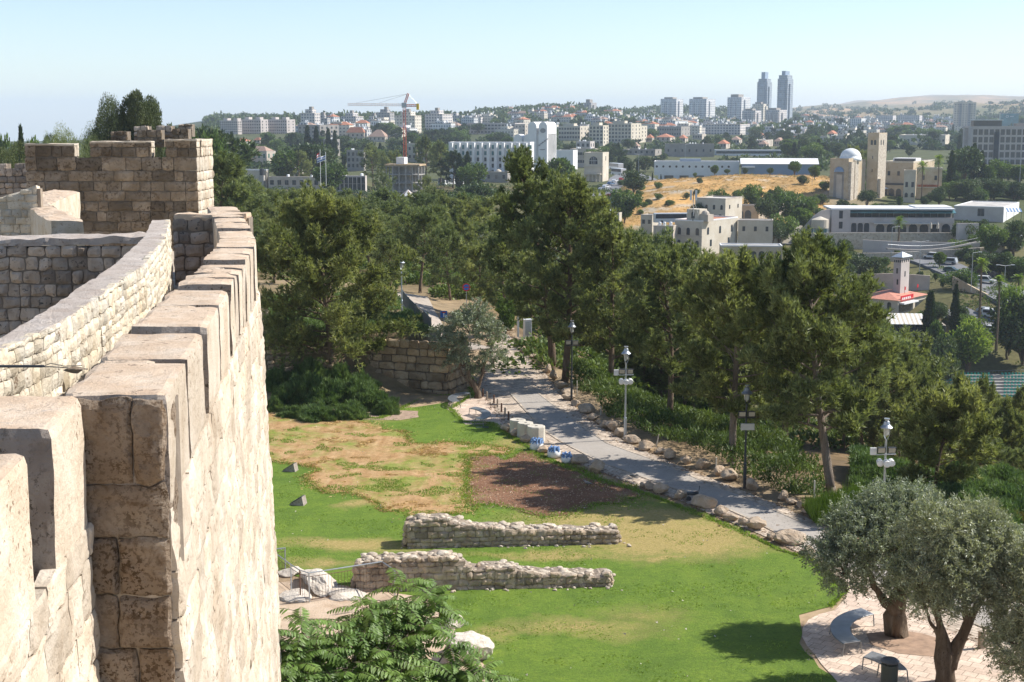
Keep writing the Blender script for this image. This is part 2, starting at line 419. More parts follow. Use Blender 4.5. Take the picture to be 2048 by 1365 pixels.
# ------------------------------------------------------------------ GROUND
def build_ground():
    us = np.concatenate([np.arange(-3600, 200, 90), np.arange(200, 2400, 9), np.arange(2400, 5300, 90)]).astype(float)
    ys = np.concatenate([[-140, -40, 10, 45, 60, 70, 78], np.arange(80, 100, .8), np.exp(np.arange(math.log(100), math.log(16000), .0125)), [16000]])
    U, Y = np.meshgrid(us, ys, indexing='ij')
    X = (U-1024)/F*np.maximum(Y, 75)
    Z = terr(X, Y)
    V = np.column_stack([X.ravel(), Y.ravel(), Z.ravel()])
    nu, nv = len(us), len(ys)
    i, j = np.meshgrid(np.arange(nu-1), np.arange(nv-1), indexing='ij')
    a = (i*nv+j).ravel()
    Q = np.column_stack([a, a+nv, a+nv+1, a+1])
    # natural colours of the land
    x, y = V[:, 0], V[:, 1]; u = 1024 + F*x/np.maximum(y, 75)
    def w(c): return np.array(c)[None, :]
    n1 = vn(x/9, y/14, 0, 31); n2 = vn(x/45, y/90, 0, 32); n3 = vn(x/220, y/420, 0, 33)
    col = w((.36, .27, .18)) * np.ones((len(x), 1))
    def blend(col, c, k): k = np.clip(k, 0, 1)[:, None]; return col*(1-k) + np.array(c)*k
    zp = np.interp(u, ZPU, ZPY)
    col = blend(col, (.17, .12, .07), ss((y-zp-1)/2) * (u > 900))
    col = blend(col, (.15, .115, .06), ss((y-110)/50))
    col = blend(col, (.10, .105, .045), ss((y-150)/80)*(.6+.4*n1))
    col = blend(col, (.085, .095, .045), ss((y-640)/60))
    col = blend(col, (.055, .07, .035), ss((y-1100)/500)*(.75+.5*n2))
    col = blend(col, (.07, .085, .035), ss((u-1640)/60)*ss((y-440)/40)*ss((700-y)/30))
    col = blend(col, (.17, .135, .075), ss((-4.6-x)/1)*ss((y-85.5)/1.5)*ss((130-y)/20)*(u > 430)*(.75+.4*n1))
    gold = ss((u-1225+12*n2)/45)*ss((1668-u)/12)*ss((y-452)/22)*ss((668-y)/15)
    g2 = np.clip(.5+.7*vn(x/3.0, y/9, 0, 40)+.4*n1, 0, 1)[:, None]
    gc = w((.50, .30, .115))*g2 + w((.36, .235, .10))*(1-g2)
    col = col*(1-gold[:, None]) + gc*gold[:, None]
    rockm = gold*ss((vn(x/7, y/5, 0, 41)-.55)/.1)
    col = blend(col, (.42, .38, .32), rockm*.8)
    scree = ss((u-1640)/15)*ss((1780-u)/60)*ss((y-520)/15)*ss((600-y)/15)
    col = blend(col, (.30, .24, .16), scree*.8)
    rh = ss((u-1480)/160)*ss((y-2900)/500)
    hb = np.clip(.5+.9*vn(x/160, y/260, 0, 42), 0, 1)[:, None]
    hc = w((.44, .29, .17))*hb + w((.22, .19, .11))*(1-hb)
    col = col*(1-rh[:, None]) + hc*rh[:, None]
    col = blend(col, (.10, .12, .06), rh*ss((vn(x/90, y/160, 0, 43)-.25)/.15)*.7)
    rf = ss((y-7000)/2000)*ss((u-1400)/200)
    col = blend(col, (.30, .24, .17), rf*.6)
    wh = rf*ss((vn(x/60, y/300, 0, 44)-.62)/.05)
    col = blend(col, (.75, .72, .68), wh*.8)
    col = col*(1+.13*n1[:, None])
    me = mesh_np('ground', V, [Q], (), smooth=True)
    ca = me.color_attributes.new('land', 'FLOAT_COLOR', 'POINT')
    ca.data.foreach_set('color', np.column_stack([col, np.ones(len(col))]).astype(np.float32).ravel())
    t = NT('land'); v = t.coord('Object')
    at = t.n('ShaderNodeAttribute', attribute_name='land')
    nn = t.noise(v, .9, 8, .65)
    c = t.mix(1., at.outputs[0], t.ramp(nn, [(.25, (.62, .62, .6)), (.75, (1.35, 1.33, 1.3))]), 'MULTIPLY')
    n5 = t.noise(v, .12, 6, .6)
    c = t.mix(1., c, t.ramp(n5, [(.3, (.8, .82, .8)), (.7, (1.2, 1.16, 1.1))]), 'MULTIPLY')
    t.bsdf(c, .95, nn, .5, .1, .1)
    me.materials.append(t.m)
    structure(link('ground', me))
build_ground()
def poly_sheet(name, pts, z, mat, soft=.0, seed=1, seg=.7):
    """flat sheet with an uneven outline; pts in metres"""
    P = []
    n = len(pts)
    for k in range(n):
        a, b = np.array(pts[k][:2], float), np.array(pts[(k+1) % n][:2], float)
        m = max(1, int(np.linalg.norm(b-a)/seg))
        for i in range(m):
            p = a+(b-a)*i/m
            p = p + soft*np.array([vn(p[0]*1.3, p[1]*1.3, 0, seed), vn(p[0]*1.3, p[1]*1.3, 5, seed+1)])
            P.append(p)
    me = D_.meshes.new(name)
    from mathutils.geometry import tessellate_polygon
    from mathutils import Vector
    vs = [Vector((p[0], p[1], 0)) for p in P]
    tris = tessellate_polygon([vs])
    me.from_pydata([(p[0], p[1], z) for p in P], [], [tuple(t_) for t_ in tris]); me.update()
    import bmesh
    bm = bmesh.new(); bm.from_mesh(me); bmesh.ops.recalc_face_normals(bm, faces=bm.faces)
    if sum(f.normal.z for f in bm.faces) < 0: bmesh.ops.reverse_faces(bm, faces=bm.faces)
    bm.to_mesh(me); bm.free()
    me.materials.append(mat)
    return link(name, me)
def gp(L): return [G(a, b) for a, b in L]
# --- lawn material: mown grass with worn, yellowed patches
def lawn_mat():
    t = NT('lawn_grass'); v = t.coord('Object')
    n1 = t.noise(v, .35, 5, .6, .4); n2 = t.noise(v, 6, 6, .75); n3 = t.noise(v, 11, 6, .85); n7 = t.noise(v, 1.1, 7, .72)
    col = t.ramp(n1, [(.3, (.100, .175, .022)), (.5, (.140, .225, .026)), (.7, (.185, .265, .034))])
    col = t.mix(t.ramp(n2, [(.35, (0,0,0)), (.75, (1,1,1))]), col, (.095, .15, .026))
    col = t.mix(1., col, t.ramp(n7, [(.28, (.70, .76, .68)), (.5, (1, 1, 1)), (.72, (1.28, 1.18, 1.1))]), 'MULTIPLY')
    col = t.mix(t.ramp(t.noise(v, 2.7, 6, .75), [(.60, (0,0,0)), (.74, (.55,.55,.55))]), col, (.24, .22, .06))
    patches = [((700,1092),4.3,1.5,.9), ((1150,1258),4.2,1.6,.62), ((1345,1075),5.6,4.2,1.25), ((1000,1270),1.6,1.0,.5), ((1255,1035),7,3.2,1.05), ((1100,1110),5,.9,.7), ((1500,1085),2.2,1.5,.45),
               ((735,1010),2.0,.9,.8), ((1335,1120),1.5,.6,.9), ((1060,885),3,2.,.8), ((880,1010),2.5,.9,.6), ((640,1130),2,1.0,.7), ((1225,990),7,1.8,1.1), ((890,905),2,1.5,.5), ((1290,1230),2.6,2.4,.35), ((770,840),3,1.2,.4)]
    wv = t.n('ShaderNodeTexNoise'); wv.inputs['Scale'].default_value = .5; wv.inputs['Detail'].default_value = 5; t.l(v, wv.inputs['Vector'])
    vm = t.n('ShaderNodeVectorMath', operation='MULTIPLY_ADD'); t.l(wv.outputs['Color'], vm.inputs[0]); vm.inputs[1].default_value = (3.4, 3.4, 0); t.l(v, vm.inputs[2])
    tot = None
    for (p, rx, ry, s) in patches:
        g = G(*p)
        mp = t.n('ShaderNodeMapping', vector_type='POINT'); mp.inputs['Scale'].default_value = (1/rx, 1/ry, 1)
        mp.inputs['Location'].default_value = (-(g[0]+1.7)/rx, -(g[1]+1.7)/ry, 0)
        t.l(vm.outputs[0], mp.inputs[0])
        gr = t.n('ShaderNodeTexGradient', gradient_type='SPHERICAL'); t.l(mp.outputs[0], gr.inputs[0])
        o = t.math('MULTIPLY', gr.outputs['Fac'], s*1.5)
        tot = o if tot is None else t.math('MAXIMUM', tot, o)
    n4 = t.noise(v, 1.6, 6, .7)
    k = t.math('MULTIPLY', tot, t.math('ADD', t.math('MULTIPLY', t.math('ADD', n2, n4), 1.3), -.35))
    fac = t.ramp(k, [(.12, (0, 0, 0)), (.95, (.92, .92, .92))])
    dry = t.ramp(n2, [(.3, (.30, .24, .075)), (.7, (.46, .34, .16))])
    col = t.mix(fac, col, dry)
    col = t.mix(1., col, t.ramp(n3, [(.3, (.66, .70, .64)), (.7, (1.30, 1.25, 1.18))]), 'MULTIPLY')
    t.bsdf(col, .85, n3, .9, .06, .2)
    return t.m
lawn_pts = [(556,835),(640,836),(760,838),(815,812),(850,795),(898,792),(905,740),(935,742),(948,790),(900,818),(925,845),(985,848),(1000,862),(1040,885),(1090,918),(1200,962),(1290,988),(1330,1003),(1400,1030),(1500,1072),(1560,1102),
            (1622,1120),(1690,1185),(1660,1215),(1600,1232),(1605,1290),(1650,1340),(1740,1420),(1800,1560),(960,1560),(985,1380),(965,1310),(900,1255),(870,1205),(800,1188),(700,1178),(620,1160),(520,1130),(300,1100),(300,835)]
LP = gp(lawn_pts)
lawn = structure(poly_sheet('lawn', LP, .02, lawn_mat(), .18, 3))
def mat_straw():
    t = NT('straw_turf'); v = t.coord('Object')
    n1 = t.noise(v, .38, 5, .65, .8)
    st = t.coord('Object', (1.1, .35, 1)); n2 = t.noise(st, 1.6, 6, .75, .3); n3 = t.noise(v, 9, 6, .85)
    col = t.ramp(n2, [(.30, (.32, .185, .085)), (.5, (.44, .275, .14)), (.7, (.54, .38, .22))])
    f = t.ramp(t.math('ADD', t.math('MULTIPLY', n1, .75), t.math('MULTIPLY', n3, .35)), [(.53, (0,0,0)), (.66, (1,1,1))])
    col = t.mix(t.math('MULTIPLY', f, .85), col, (.17, .26, .035))
    # seams between the laid rolls
    wv = t.n('ShaderNodeTexWave', wave_type='BANDS', bands_direction='X'); wv.inputs['Scale'].default_value = .36; wv.inputs['Distortion'].default_value = 3.5; wv.inputs['Detail'].default_value = 3; wv.inputs['Detail Scale'].default_value = .7
    t.l(v, wv.inputs['Vector'])
    n6 = t.noise(v, 2.3, 7, .8)
    col = t.mix(t.math('MULTIPLY', wv.outputs['Fac'], .16), col, (.57, .42, .24))
    col = t.mix(1., col, t.ramp(n6, [(.3, (.66,.66,.6)), (.7, (1.22,1.2,1.2))]), 'MULTIPLY')
    col = t.mix(1., col, t.ramp(n3, [(.2, (.62, .6, .55)), (.8, (1.3, 1.3, 1.28))]), 'MULTIPLY')
    t.bsdf(col, .95, n3, .9, .04, .1); return t.m
z5 = [(0,380),(80,400),(400,430),(640,445),(880,485),(890,515),(1060,525),(1075,575),(1100,615),(1300,625),(1305,605),(1545,612),(1700,640),(1810,650),(1812,695),(1640,700),(1530,700),(1515,860),(1500,1085),(1560,1112),(1440,1125),(1100,1140),(1080,1105),(900,1112),(870,1055),(760,1010),(650,970),(490,980),(380,920),(330,850),(440,812),(340,782),(80,742),(-300,740),(-300,370)]
SP_ = gp([(520+a/3.657, 720+b/3.657) for a, b in z5])
structure(poly_sheet('straw_turf', SP_, .045, mat_straw(), .07, 8, .5))
def mat_mulch():
    t = NT('mulch_soil'); v = t.coord('Object'); n1 = t.noise(v, .5, 6, .7); n2 = t.noise(v, 16, 5, .85)
    col = t.ramp(n1, [(.3, (.17, .085, .05)), (.6, (.25, .135, .08)), (.8, (.36, .25, .16))])
    col = t.mix(t.ramp(n2, [(.60, (0,0,0)), (.70, (1,1,1))]), col, (.46, .34, .25))
    f = t.ramp(t.noise(v, .42, 6, .7, .5), [(.60, (0,0,0)), (.68, (1,1,1))])
    col = t.mix(f, col, (.15, .20, .04))
    t.bsdf(col, .95, n2, 1., .05, .1); return t.m
mu = [(936,912),(965,910),(993,911),(1010,921),(1040,905),(1062,902),(1100,925),(1160,938),(1200,962),(1262,975),(1285,992),(1240,1008),(1190,1010),(1130,1030),(1090,1036),(1040,1022),(985,1010),(930,1013),(931,960)]
structure(poly_sheet('mulch_bed', gp(mu), .035, mat_mulch(), .25, 9, .5))
structure(poly_sheet('dirt_patch', gp([(560,832),(640,828),(720,826),(800,822),(838,824),(836,836),(795,842),(720,840),(640,838),(560,840)]), .03, plain('bare_soil', (.34,.24,.17), .95, var=.25, bump=.5), .15, 4))
# --- paving
def mat_paving(name, c1, c2, bw, rw, rot=0, mort=(.24, .19, .14)):
    t = NT(name); tc = t.n('ShaderNodeTexCoord'); mp = t.n('ShaderNodeMapping'); mp.inputs['Rotation'].default_value = (0, 0, rot); t.l(tc.outputs['Object'], mp.inputs[0])
    b = t.n('ShaderNodeTexBrick'); t.l(mp.outputs[0], b.inputs['Vector']); b.inputs['Scale'].default_value = 1
    b.inputs['Brick Width'].default_value = bw; b.inputs['Row Height'].default_value = rw; b.inputs['Mortar Size'].default_value = .012; b.inputs['Mortar Smooth'].default_value = .5
    b.inputs['Color1'].default_value = lin(c1); b.inputs['Color2'].default_value = lin(c2); b.inputs['Mortar'].default_value = lin(mort); b.inputs['Bias'].default_value = 0
    n = t.noise(mp.outputs[0], 1.2, 6, .7); n2 = t.noise(mp.outputs[0], 18, 4, .7)
    c = t.mix(1., b.outputs['Color'], t.ramp(n, [(.3, (.72, .7, .68)), (.7, (1.25, 1.22, 1.2))]), 'MULTIPLY')
    c = t.mix(1., c, t.ramp(n2, [(.3, (.85, .85, .85)), (.7, (1.12, 1.12, 1.12))]), 'MULTIPLY')
    h = t.math('ADD', t.math('MULTIPLY', b.outputs['Fac'], -1.), t.math('MULTIPLY', n2, .4))
    t.bsdf(c, .85, h, .7, .03, .2); return t.m
cob = mat_paving('cobbles', (.40, .33, .26), (.60, .51, .41), .30, .20, 1.0, (.17,.14,.11))
asp = stone_mat('worn_asphalt_', (.33,.295,.255), (.40,.36,.315), (.46,.42,.37), .35, .05, (.20,.19,.17), 7, 0, .5, blotch=.62, blotchcol=(.31,.285,.25))
pav = mat_paving('stone_paving', (.56, .44, .35), (.64, .53, .43), .42, .42, .6, (.33,.25,.19))
PL = [(1000,668),(985,690),(972,740),(955,775),(975,800),(1010,848),(1045,868),(1095,900),(1160,930),(1225,955),(1300,982),(1360,1002),(1430,1034),(1520,1070),(1600,1108),(1680,1160),(1790,1215),(2048,1330)]
PR = [(1012,664),(1035,690),(1065,722),(1090,748),(1112,775),(1150,815),(1195,850),(1250,885),(1310,912),(1370,938),(1440,965),(1510,992),(1600,1030),(1660,1055),(1740,1092),(1840,1130),(1960,1180),(2200,1260)]
structure(poly_sheet('path', gp(PL + PR[::-1]), .030, cob, .05, 12))
AL = [(1022,790),(1047,818),(1090,864),(1122,885),(1160,905),(1210,930),(1290,958),(1350,980),(1420,1005),(1500,1040),(1580,1082),(1660,1125),(1800,1190),(2048,1290)]
AR = [(1074,786),(1105,810),(1140,836),(1175,862),(1215,889),(1260,905),(1330,930),(1400,962),(1480,992),(1560,1028),(1640,1062),(1720,1098),(1850,1150),(2100,1240)]
structure(poly_sheet('path_asphalt', gp(AL + AR[::-1]), .046, asp, .03, 13))
structure(poly_sheet('plaza', gp([(1640,1150),(1700,1180),(1690,1200),(1668,1222),(1612,1240),(1600,1275),(1640,1330),(1720,1415),(1800,1560),(2500,1560),(2500,1350),(2200,1250),(2000,1200),(1800,1150),(1700,1110)]), .024, pav, .12, 14))
structure(poly_sheet('bench_terrace', gp([(893,818),(905,795),(950,782),(975,795),(1005,838),(1048,862),(1020,864),(985,850),(930,850)]), .028, pav, .1, 15))
structure(poly_sheet('tree_pit', gp([(1795,1262),(1850,1268),(1905,1290),(1890,1318),(1800,1310),(1740,1290),(1735,1270)]), .034, plain('tree_pit_soil', (.33,.22,.15), .95, var=.25, bump=.6), .12, 16))
structure(poly_sheet('rock_terrace', gp([(560,1165),(620,1160),(700,1178),(800,1188),(870,1205),(900,1255),(965,1310),(985,1380),(960,1560),(300,1560),(300,1165)]), .022, stone_mat('dusty_ground', (.42,.30,.20), (.55,.42,.30), (.64,.52,.40), 1.2, .02, (.25,.2,.15), 12, 0, .8), .3, 17))
for ALk in (AL, AR):
    Pk = np.array(gp(ALk)); mbk = MB()
    for a, b in zip(Pk[:-1], Pk[1:]):
        d = unit_(b-a); nn = np.array([-d[1], d[0], 0])*.06; m = max(1, int(np.linalg.norm(b-a)/.5))
        for q in range(m):
            p0, p1 = a+(b-a)*(q+.02)/m, a+(b-a)*(q+.98)/m
            mbk.hexa([p0-nn, p1-nn, p1+nn, p0+nn, p0-nn+[0,0,.062], p1-nn+[0,0,.062], p1+nn+[0,0,.062], p0+nn+[0,0,.062]])
    structure(mbk.obj('kerb', [stone_mat('kerb_stone', (.36,.30,.24), (.48,.41,.33), (.58,.51,.43), 2, .03, (.2,.17,.14), 12, .3, .5)]))
# upper path on the terrace behind the retaining wall
def drape(name, pts, w, mat, off=.05, n=24, seed=0, kerb=None, level=True):
    P = np.array([p[:2] for p in pts], float)
    d = np.r_[0, np.cumsum(np.linalg.norm(np.diff(P, axis=0), axis=1))]
    s = np.linspace(0, d[-1], max(n, int(d[-1]/4)))
    X = np.interp(s, d, P[:, 0]); Y = np.interp(s, d, P[:, 1])
    for _ in range(3):
        X[1:-1] = (X[:-2]+X[1:-1]*2+X[2:])/4; Y[1:-1] = (Y[:-2]+Y[1:-1]*2+Y[2:])/4
    T = np.stack([np.gradient(X), np.gradient(Y)], 1); T /= np.linalg.norm(T, axis=1)[:, None]
    N = np.stack([-T[:, 1], T[:, 0]], 1)
    w = np.broadcast_to(np.asarray(w, float), (2,)); ww = np.linspace(w[0], w[1], len(s))
    m = 7
    off_k = np.linspace(-.5, .5, m)
    XX = X[:, None] + N[:, 0:1]*ww[:, None]*off_k; YY = Y[:, None] + N[:, 1:2]*ww[:, None]*off_k
    ZZ = terr(XX, YY)
    ZZ = (np.maximum(ZZ, (ZZ.mean(1))[:, None]) if level else ZZ) + off
    V = np.column_stack([XX.ravel(), YY.ravel(), ZZ.ravel()])
    k = len(s)
    i, j = np.meshgrid(np.arange(k-1), np.arange(m-1), indexing='ij'); a = (i*m+j).ravel()
    Q = [np.column_stack([a, a+1, a+m+1, a+m])]
    sk = V.copy(); sk[:, 2] -= 1.5
    b = len(V); V = np.vstack([V, sk])
    e = np.arange(k-1)*m
    Q.append(np.column_stack([e, e+m, e+m+b, e+b])); e2 = e+m-1
    Q.append(np.column_stack([e2, e2+b, e2+m+b, e2+m]))
    return link(name, mesh_np(name, V, Q, (mat,), smooth=False)), (XX, YY, ZZ)
up = [(-2.6,107),(-4.5,106),(-5.6,104.5),(-6.3,107),(-7.2,113),(-8.4,122),(-9.6,134)]
structure(drape('upper_path', up, (4.2, 3.2), stone_mat('pale_concrete_path', (.33,.28,.23), (.40,.34,.28), (.46,.40,.33), .8, .01, (.3,.3,.3), 20, 0, .3), .12, level=False)[0])
# ------------------------------------------------------------------ THE CITY WALL (nearest things)
def lerp(a, b, t): return np.array(a)*(1-t) + np.array(b)*t
TOPZ = 15.0; SILL = 14.12
proj = [(-2.54,10.3),(-3.37,16.8),(-3.78,20.1),(-4.24,23.7),(-5.65,30.0),(-7.6,38.0)]       # outer face, projecting length
def xo(y): return float(np.interp(y, [p[1] for p in proj], [p[0] for p in proj]))
def thick(y): return float(np.interp(y, [10.3, 13.5, 20, 24, 30, 38], [.78, .76, .62, .62, .66, .7]))
W = thing('city_wall', 'huge sunlit crenellated limestone wall running away along the left side of the park', 'wall', (-2.54, 10.3, 0))
wl = np.array([-2.54, 10.3, 0])
def hx(y0, y1, xa0, xb0, xa1, xb1, z0, z1, ba=0., org=wl):
    """hexahedron: at y0 spans xa0..xb0, at y1 spans xa1..xb1; ba widens the foot on the outer side"""
    c = [(xa0,y0,z0),(xb0+ba,y0,z0),(xb1+ba,y1,z0),(xa1,y1,z0),(xa0,y0,z1),(xb0,y0,z1),(xb1,y1,z1),(xa1,y1,z1)]
    return [tuple(np.array(p)-org) for p in c]
gaps = [(13.35,13.8),(16.83,17.3),(18.5,18.92),(20.0,20.3),(22.2,22.7),(26.0,26.45),(29.2,29.6)]
body = MB(); body.m = 1
for a, b in zip(proj[:-1], proj[1:]):
    t0, t1 = thick(a[1]), thick(b[1])
    rough_hexa(body, hx(a[1], b[1], a[0]-1.6, a[0]-.05, b[0]-1.6, b[0]-.05, 0, SILL-.6, .55), .6, .01, 0, 3)
    rough_hexa(body, hx(a[1], b[1], a[0]-t0, a[0]-.02, b[0]-t1, b[0]-.02, SILL-.6, SILL, 0), .3, .02, .0, 3)
body.m = 0
for k, (a, b) in enumerate(zip(proj[:-1], proj[1:])):
    nrm = (b[1]-a[1], -(b[0]-a[0]))
    A2 = np.array(a)-wl[:2]; B2 = np.array(b)-wl[:2]
    stones(body, A2, B2, 3.2 if k < 3 else .2, SILL, nrm, (.36,.46), (.45,.85), .004, .014, .1, .035, rough=.022, seed=40+k, res=7, shape=10)
body.obj('wall', [M['wall_face'], M['wall_core']], W)
ys0 = [10.3] + [g[1] for g in gaps]; ys1 = [g[0] for g in gaps] + [33.]
for k, (y0, y1) in enumerate(zip(ys0, ys1)):
    mb = MB(); res = .07 if k < 2 else .12
    zt = TOPZ + [0, .0, .02, -.01, .03, 0, .02, .02][k]
    i0, i1 = xo(y0)-thick(y0), xo(y1)-thick(y1)
    sl = .26; am = .011
    ym = (y0+y1)/2 + (.05 if k else -.02); hw = .085
    def full(p, q, cut=0.):
        rough_hexa(mb, hx(p, q, xo(p)-thick(p), xo(p)-cut, xo(q)-thick(q), xo(q)-cut, SILL-.01, zt), res, am, .02)
    if y1-y0 > .9: full(y0, ym-hw); full(ym+hw, y1); full(ym-hw, ym+hw, sl)
    else: full(y0, y1)
    o = mb.mesh('merlon', [M['wall_face'], M['wall_top']])
    # top faces take the weathered top stone, ends a greyer stone with their shade put into its colour
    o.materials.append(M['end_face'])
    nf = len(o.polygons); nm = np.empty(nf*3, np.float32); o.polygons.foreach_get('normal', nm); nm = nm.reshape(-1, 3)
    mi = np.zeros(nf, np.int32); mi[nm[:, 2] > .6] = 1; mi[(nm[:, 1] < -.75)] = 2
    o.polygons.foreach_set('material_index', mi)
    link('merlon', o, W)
# dark return face where the wall steps out, and the block beside it
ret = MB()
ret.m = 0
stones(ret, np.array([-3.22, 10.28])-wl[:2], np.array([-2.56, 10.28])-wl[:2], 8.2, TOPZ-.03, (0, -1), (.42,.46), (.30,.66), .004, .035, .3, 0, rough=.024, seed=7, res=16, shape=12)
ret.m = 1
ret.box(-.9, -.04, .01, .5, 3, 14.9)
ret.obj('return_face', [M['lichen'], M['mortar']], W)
# nearer, recessed length of wall
N_ = thing('city_wall', 'nearest stretch of pale battlement wall at the bottom left corner, set back', 'wall', (-3.1, 9, 0))
nl = np.array([-3.1, 9, 0])
def xn(y): return -2.95 - .115*(y-8.5)
nb = MB(); nb.m = 1
rough_hexa(nb, hx(-4, 10.29, xn(-4)-1.9, xn(-4)-.04, xn(10.3)-1.9, xn(10.3)-.04, 0, 13.9, .45, nl), .8, .01, 0)
nb.m = 0
stones(nb, np.array([xn(4.5), 4.5])-nl[:2], np.array([xn(10.29), 10.29])-nl[:2], 8.5, 14.05, (10, 1.15), (.38,.46), (.4,.8), .004, .012, .1, .02, rough=.022, seed=77, res=9, shape=10)
nb.obj('wall', [M['wall_face'], M['wall_core']], N_)
def near_merlon(y0, y1, xi0, xi1, slit=None, zt=TOPZ):
    mb = MB()
    rough_hexa(mb, hx(y0, y1, xi0, xn(y0), xi1, xn(y1), 13.9, zt, 0, nl), .07, .012, .025)
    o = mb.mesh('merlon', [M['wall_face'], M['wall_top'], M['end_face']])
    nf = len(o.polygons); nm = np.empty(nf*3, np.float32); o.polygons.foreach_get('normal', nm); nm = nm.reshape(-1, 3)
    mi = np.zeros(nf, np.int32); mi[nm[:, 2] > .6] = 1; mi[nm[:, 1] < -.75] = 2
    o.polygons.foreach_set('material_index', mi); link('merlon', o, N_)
near_merlon(9.14, 10.27, -4.75, -4.75)
near_merlon(5.0, 8.49, -3.9, -4.3)
# walkway floor between the two parapets
wk = MB()
wk.prism([(-4.9,10.3),(-3.3,10.3),(-3.9,13.5),(-4.15,17),(-4.45,20),(-4.9,24),(-6.3,30),(-8.4,38),(-9.6,38),(-7.3,28.5),(-5.5,20),(-5.2,14)], 12.5, 12.9)
structure(wk.obj('rampart_walk', [M['parapet_top']]))
# inner parapet that curves away
ir = [(-4.38,11.0),(-4.45,12.4),(-4.46,13.9),(-4.68,16.0),(-4.9,17.8),(-5.08,19.6),(-5.9,24.2),(-6.87,28.6)]
il = [(-4.64,11.0),(-4.71,13.0),(-4.91,15.0),(-5.17,16.9),(-5.34,18.4),(-5.50,19.6),(-6.27,24.2),(-7.2,28.5)]
IP = thing('inner_parapet', 'curving pale rubble parapet with grey mortared top between walkway and wall', 'wall', (-5, 18, 12.5))
io = np.array([-5, 18, 12.5])
mb = MB()
for k in range(len(ir)-1):
    a, b, c, d = ir[k], ir[k+1], il[k+1], il[k]
    cs = [(d[0],d[1],12.4),(a[0]-.05,a[1],12.4),(b[0]-.05,b[1],12.4),(c[0],c[1],12.4),(d[0],d[1],TOPZ+.02),(a[0]-.02,a[1],TOPZ+.02),(b[0]-.02,b[1],TOPZ+.02),(c[0],c[1],TOPZ+.02)]
    mb.m = 0; rough_hexa(mb, [tuple(np.array(p)-io) for p in cs], .1, .016, 0, 3)
    mb.m = 1
    A2, B2 = np.array(a)-io[:2], np.array(b)-io[:2]
    stones(mb, A2, B2, 0, 2.52, (b[1]-a[1], a[0]-b[0]), (.09,.18), (.12,.28), .003, .018, .08, rough=.018, seed=90+k, res=3)
mb.obj('masonry', [M['parapet_top'], M['parapet_side']], IP)
# thin iron bar and loose stone lying on the wall top
def rock_mesh(name, seed, mat, sub=3, flat=.25, amp=.28):
    import bmesh
    bm = bmesh.new(); bmesh.ops.create_icosphere(bm, subdivisions=sub, radius=.5)
    V = np.array([v.co[:] for v in bm.verts])
    rr = np.random.default_rng(seed)
    for _ in range(9):    # chop facets
        n = rr.normal(size=3); n /= np.linalg.norm(n); dd = rr.uniform(.26, .42)
        s = V@n; k = s > dd; V[k] -= (s[k]-dd)[:, None]*n*.85
    V = displ(V, amp*.25, 2.6, seed); V = displ(V, amp*.10, 8, seed+3)
    V[:, 2] += .5 - .08
    for v, p in zip(bm.verts, V): v.co = p
    me = D_.meshes.new(name); bm.to_mesh(me); bm.free(); me.materials.append(mat)
    return me
st = link('loose_stone', rock_mesh('loose_stone', 5, M['boulder']), None, (-3.48, 11.15, 15.0), .2, (.17, .10, .065))
tag(st, 'small oblong brown stone lying loose on the wall top', 'stone')
mb = MB()
for k in range(2): mb.tube([(-1.3, .03*k, .02), (-.05, .03*k+.01, .02)], .009, 5)
mb.tube([(-.05,.0,.02),(.02,-.05,.03),(.1,-.02,.02),(.2,-.04,.015),(.33,-.05,.01)], .004, 4)
mb.tube([(-.05,.02,.02),(.0,.05,.04),(.12,.03,.02),(.25,.06,.02)], .003, 4)
tag(mb.obj('iron_rod', [M['dark_metal']], None, (-3.72, 11.25, 15.02)), 'thin twin iron rods with curled wire lying on the battlement top', 'rod')
# cross wall of rounded grey stones closing the walkway
CW = thing('rubble_wall', 'shaded wall of rounded grey stones in dark mortar behind the curving parapet', 'wall', (-10, 28.6, 12))
mb = MB(); o_ = np.array([-10, 28.6])
mb.m = 1; mb.box(-4.2, 2.95, .02, .55, -1.0, 2.44)
mb.m = 0
stones(mb, (-4.2, 0), (2.93, 0), -1.0, 2.5, (0, -1), (.20,.27), (.2,.42), .009, .045, .06, rough=.024, seed=5, res=4)
mb.m = 2; rough_hexa(mb, [(-4.2,-.02,2.42),(2.93,-.02,2.55),(2.93,.6,2.55),(-4.2,.6,2.42),(-4.2,-.02,2.55),(2.93,-.02,2.70),(2.93,.6,2.72),(-4.2,.6,2.56)], .1, .03, .02)
mb.obj('masonry', [M['rubble'], M['mortar'], M['parapet_top']], CW)
CW2 = thing('rubble_wall', 'narrow shaded rubble wall blocking the walkway before the tower', 'wall', (-6.3, 30, 11))
mb = MB(); mb.m = 1; mb.box(-.85, .75, .02, .5, -1, 3.95); mb.m = 0
stones(mb, (-.85, 0), (.68, 0), -1, 4.0, (0, -1), (.2,.3), (.2,.45), .009, .045, .06, rough=.024, seed=15)
mb.m = 2; rough_hexa(mb, [(-.85,-.03,3.9),(.72,-.03,3.9),(.72,.6,3.9),(-.85,.6,3.9),(-.85,-.03,4.02),(.72,-.03,4.04),(.72,.6,4.04),(-.85,.6,4.02)], .1, .02, .02)
mb.obj('masonry', [M['rubble'], M['mortar'], M['wall_top']], CW2)
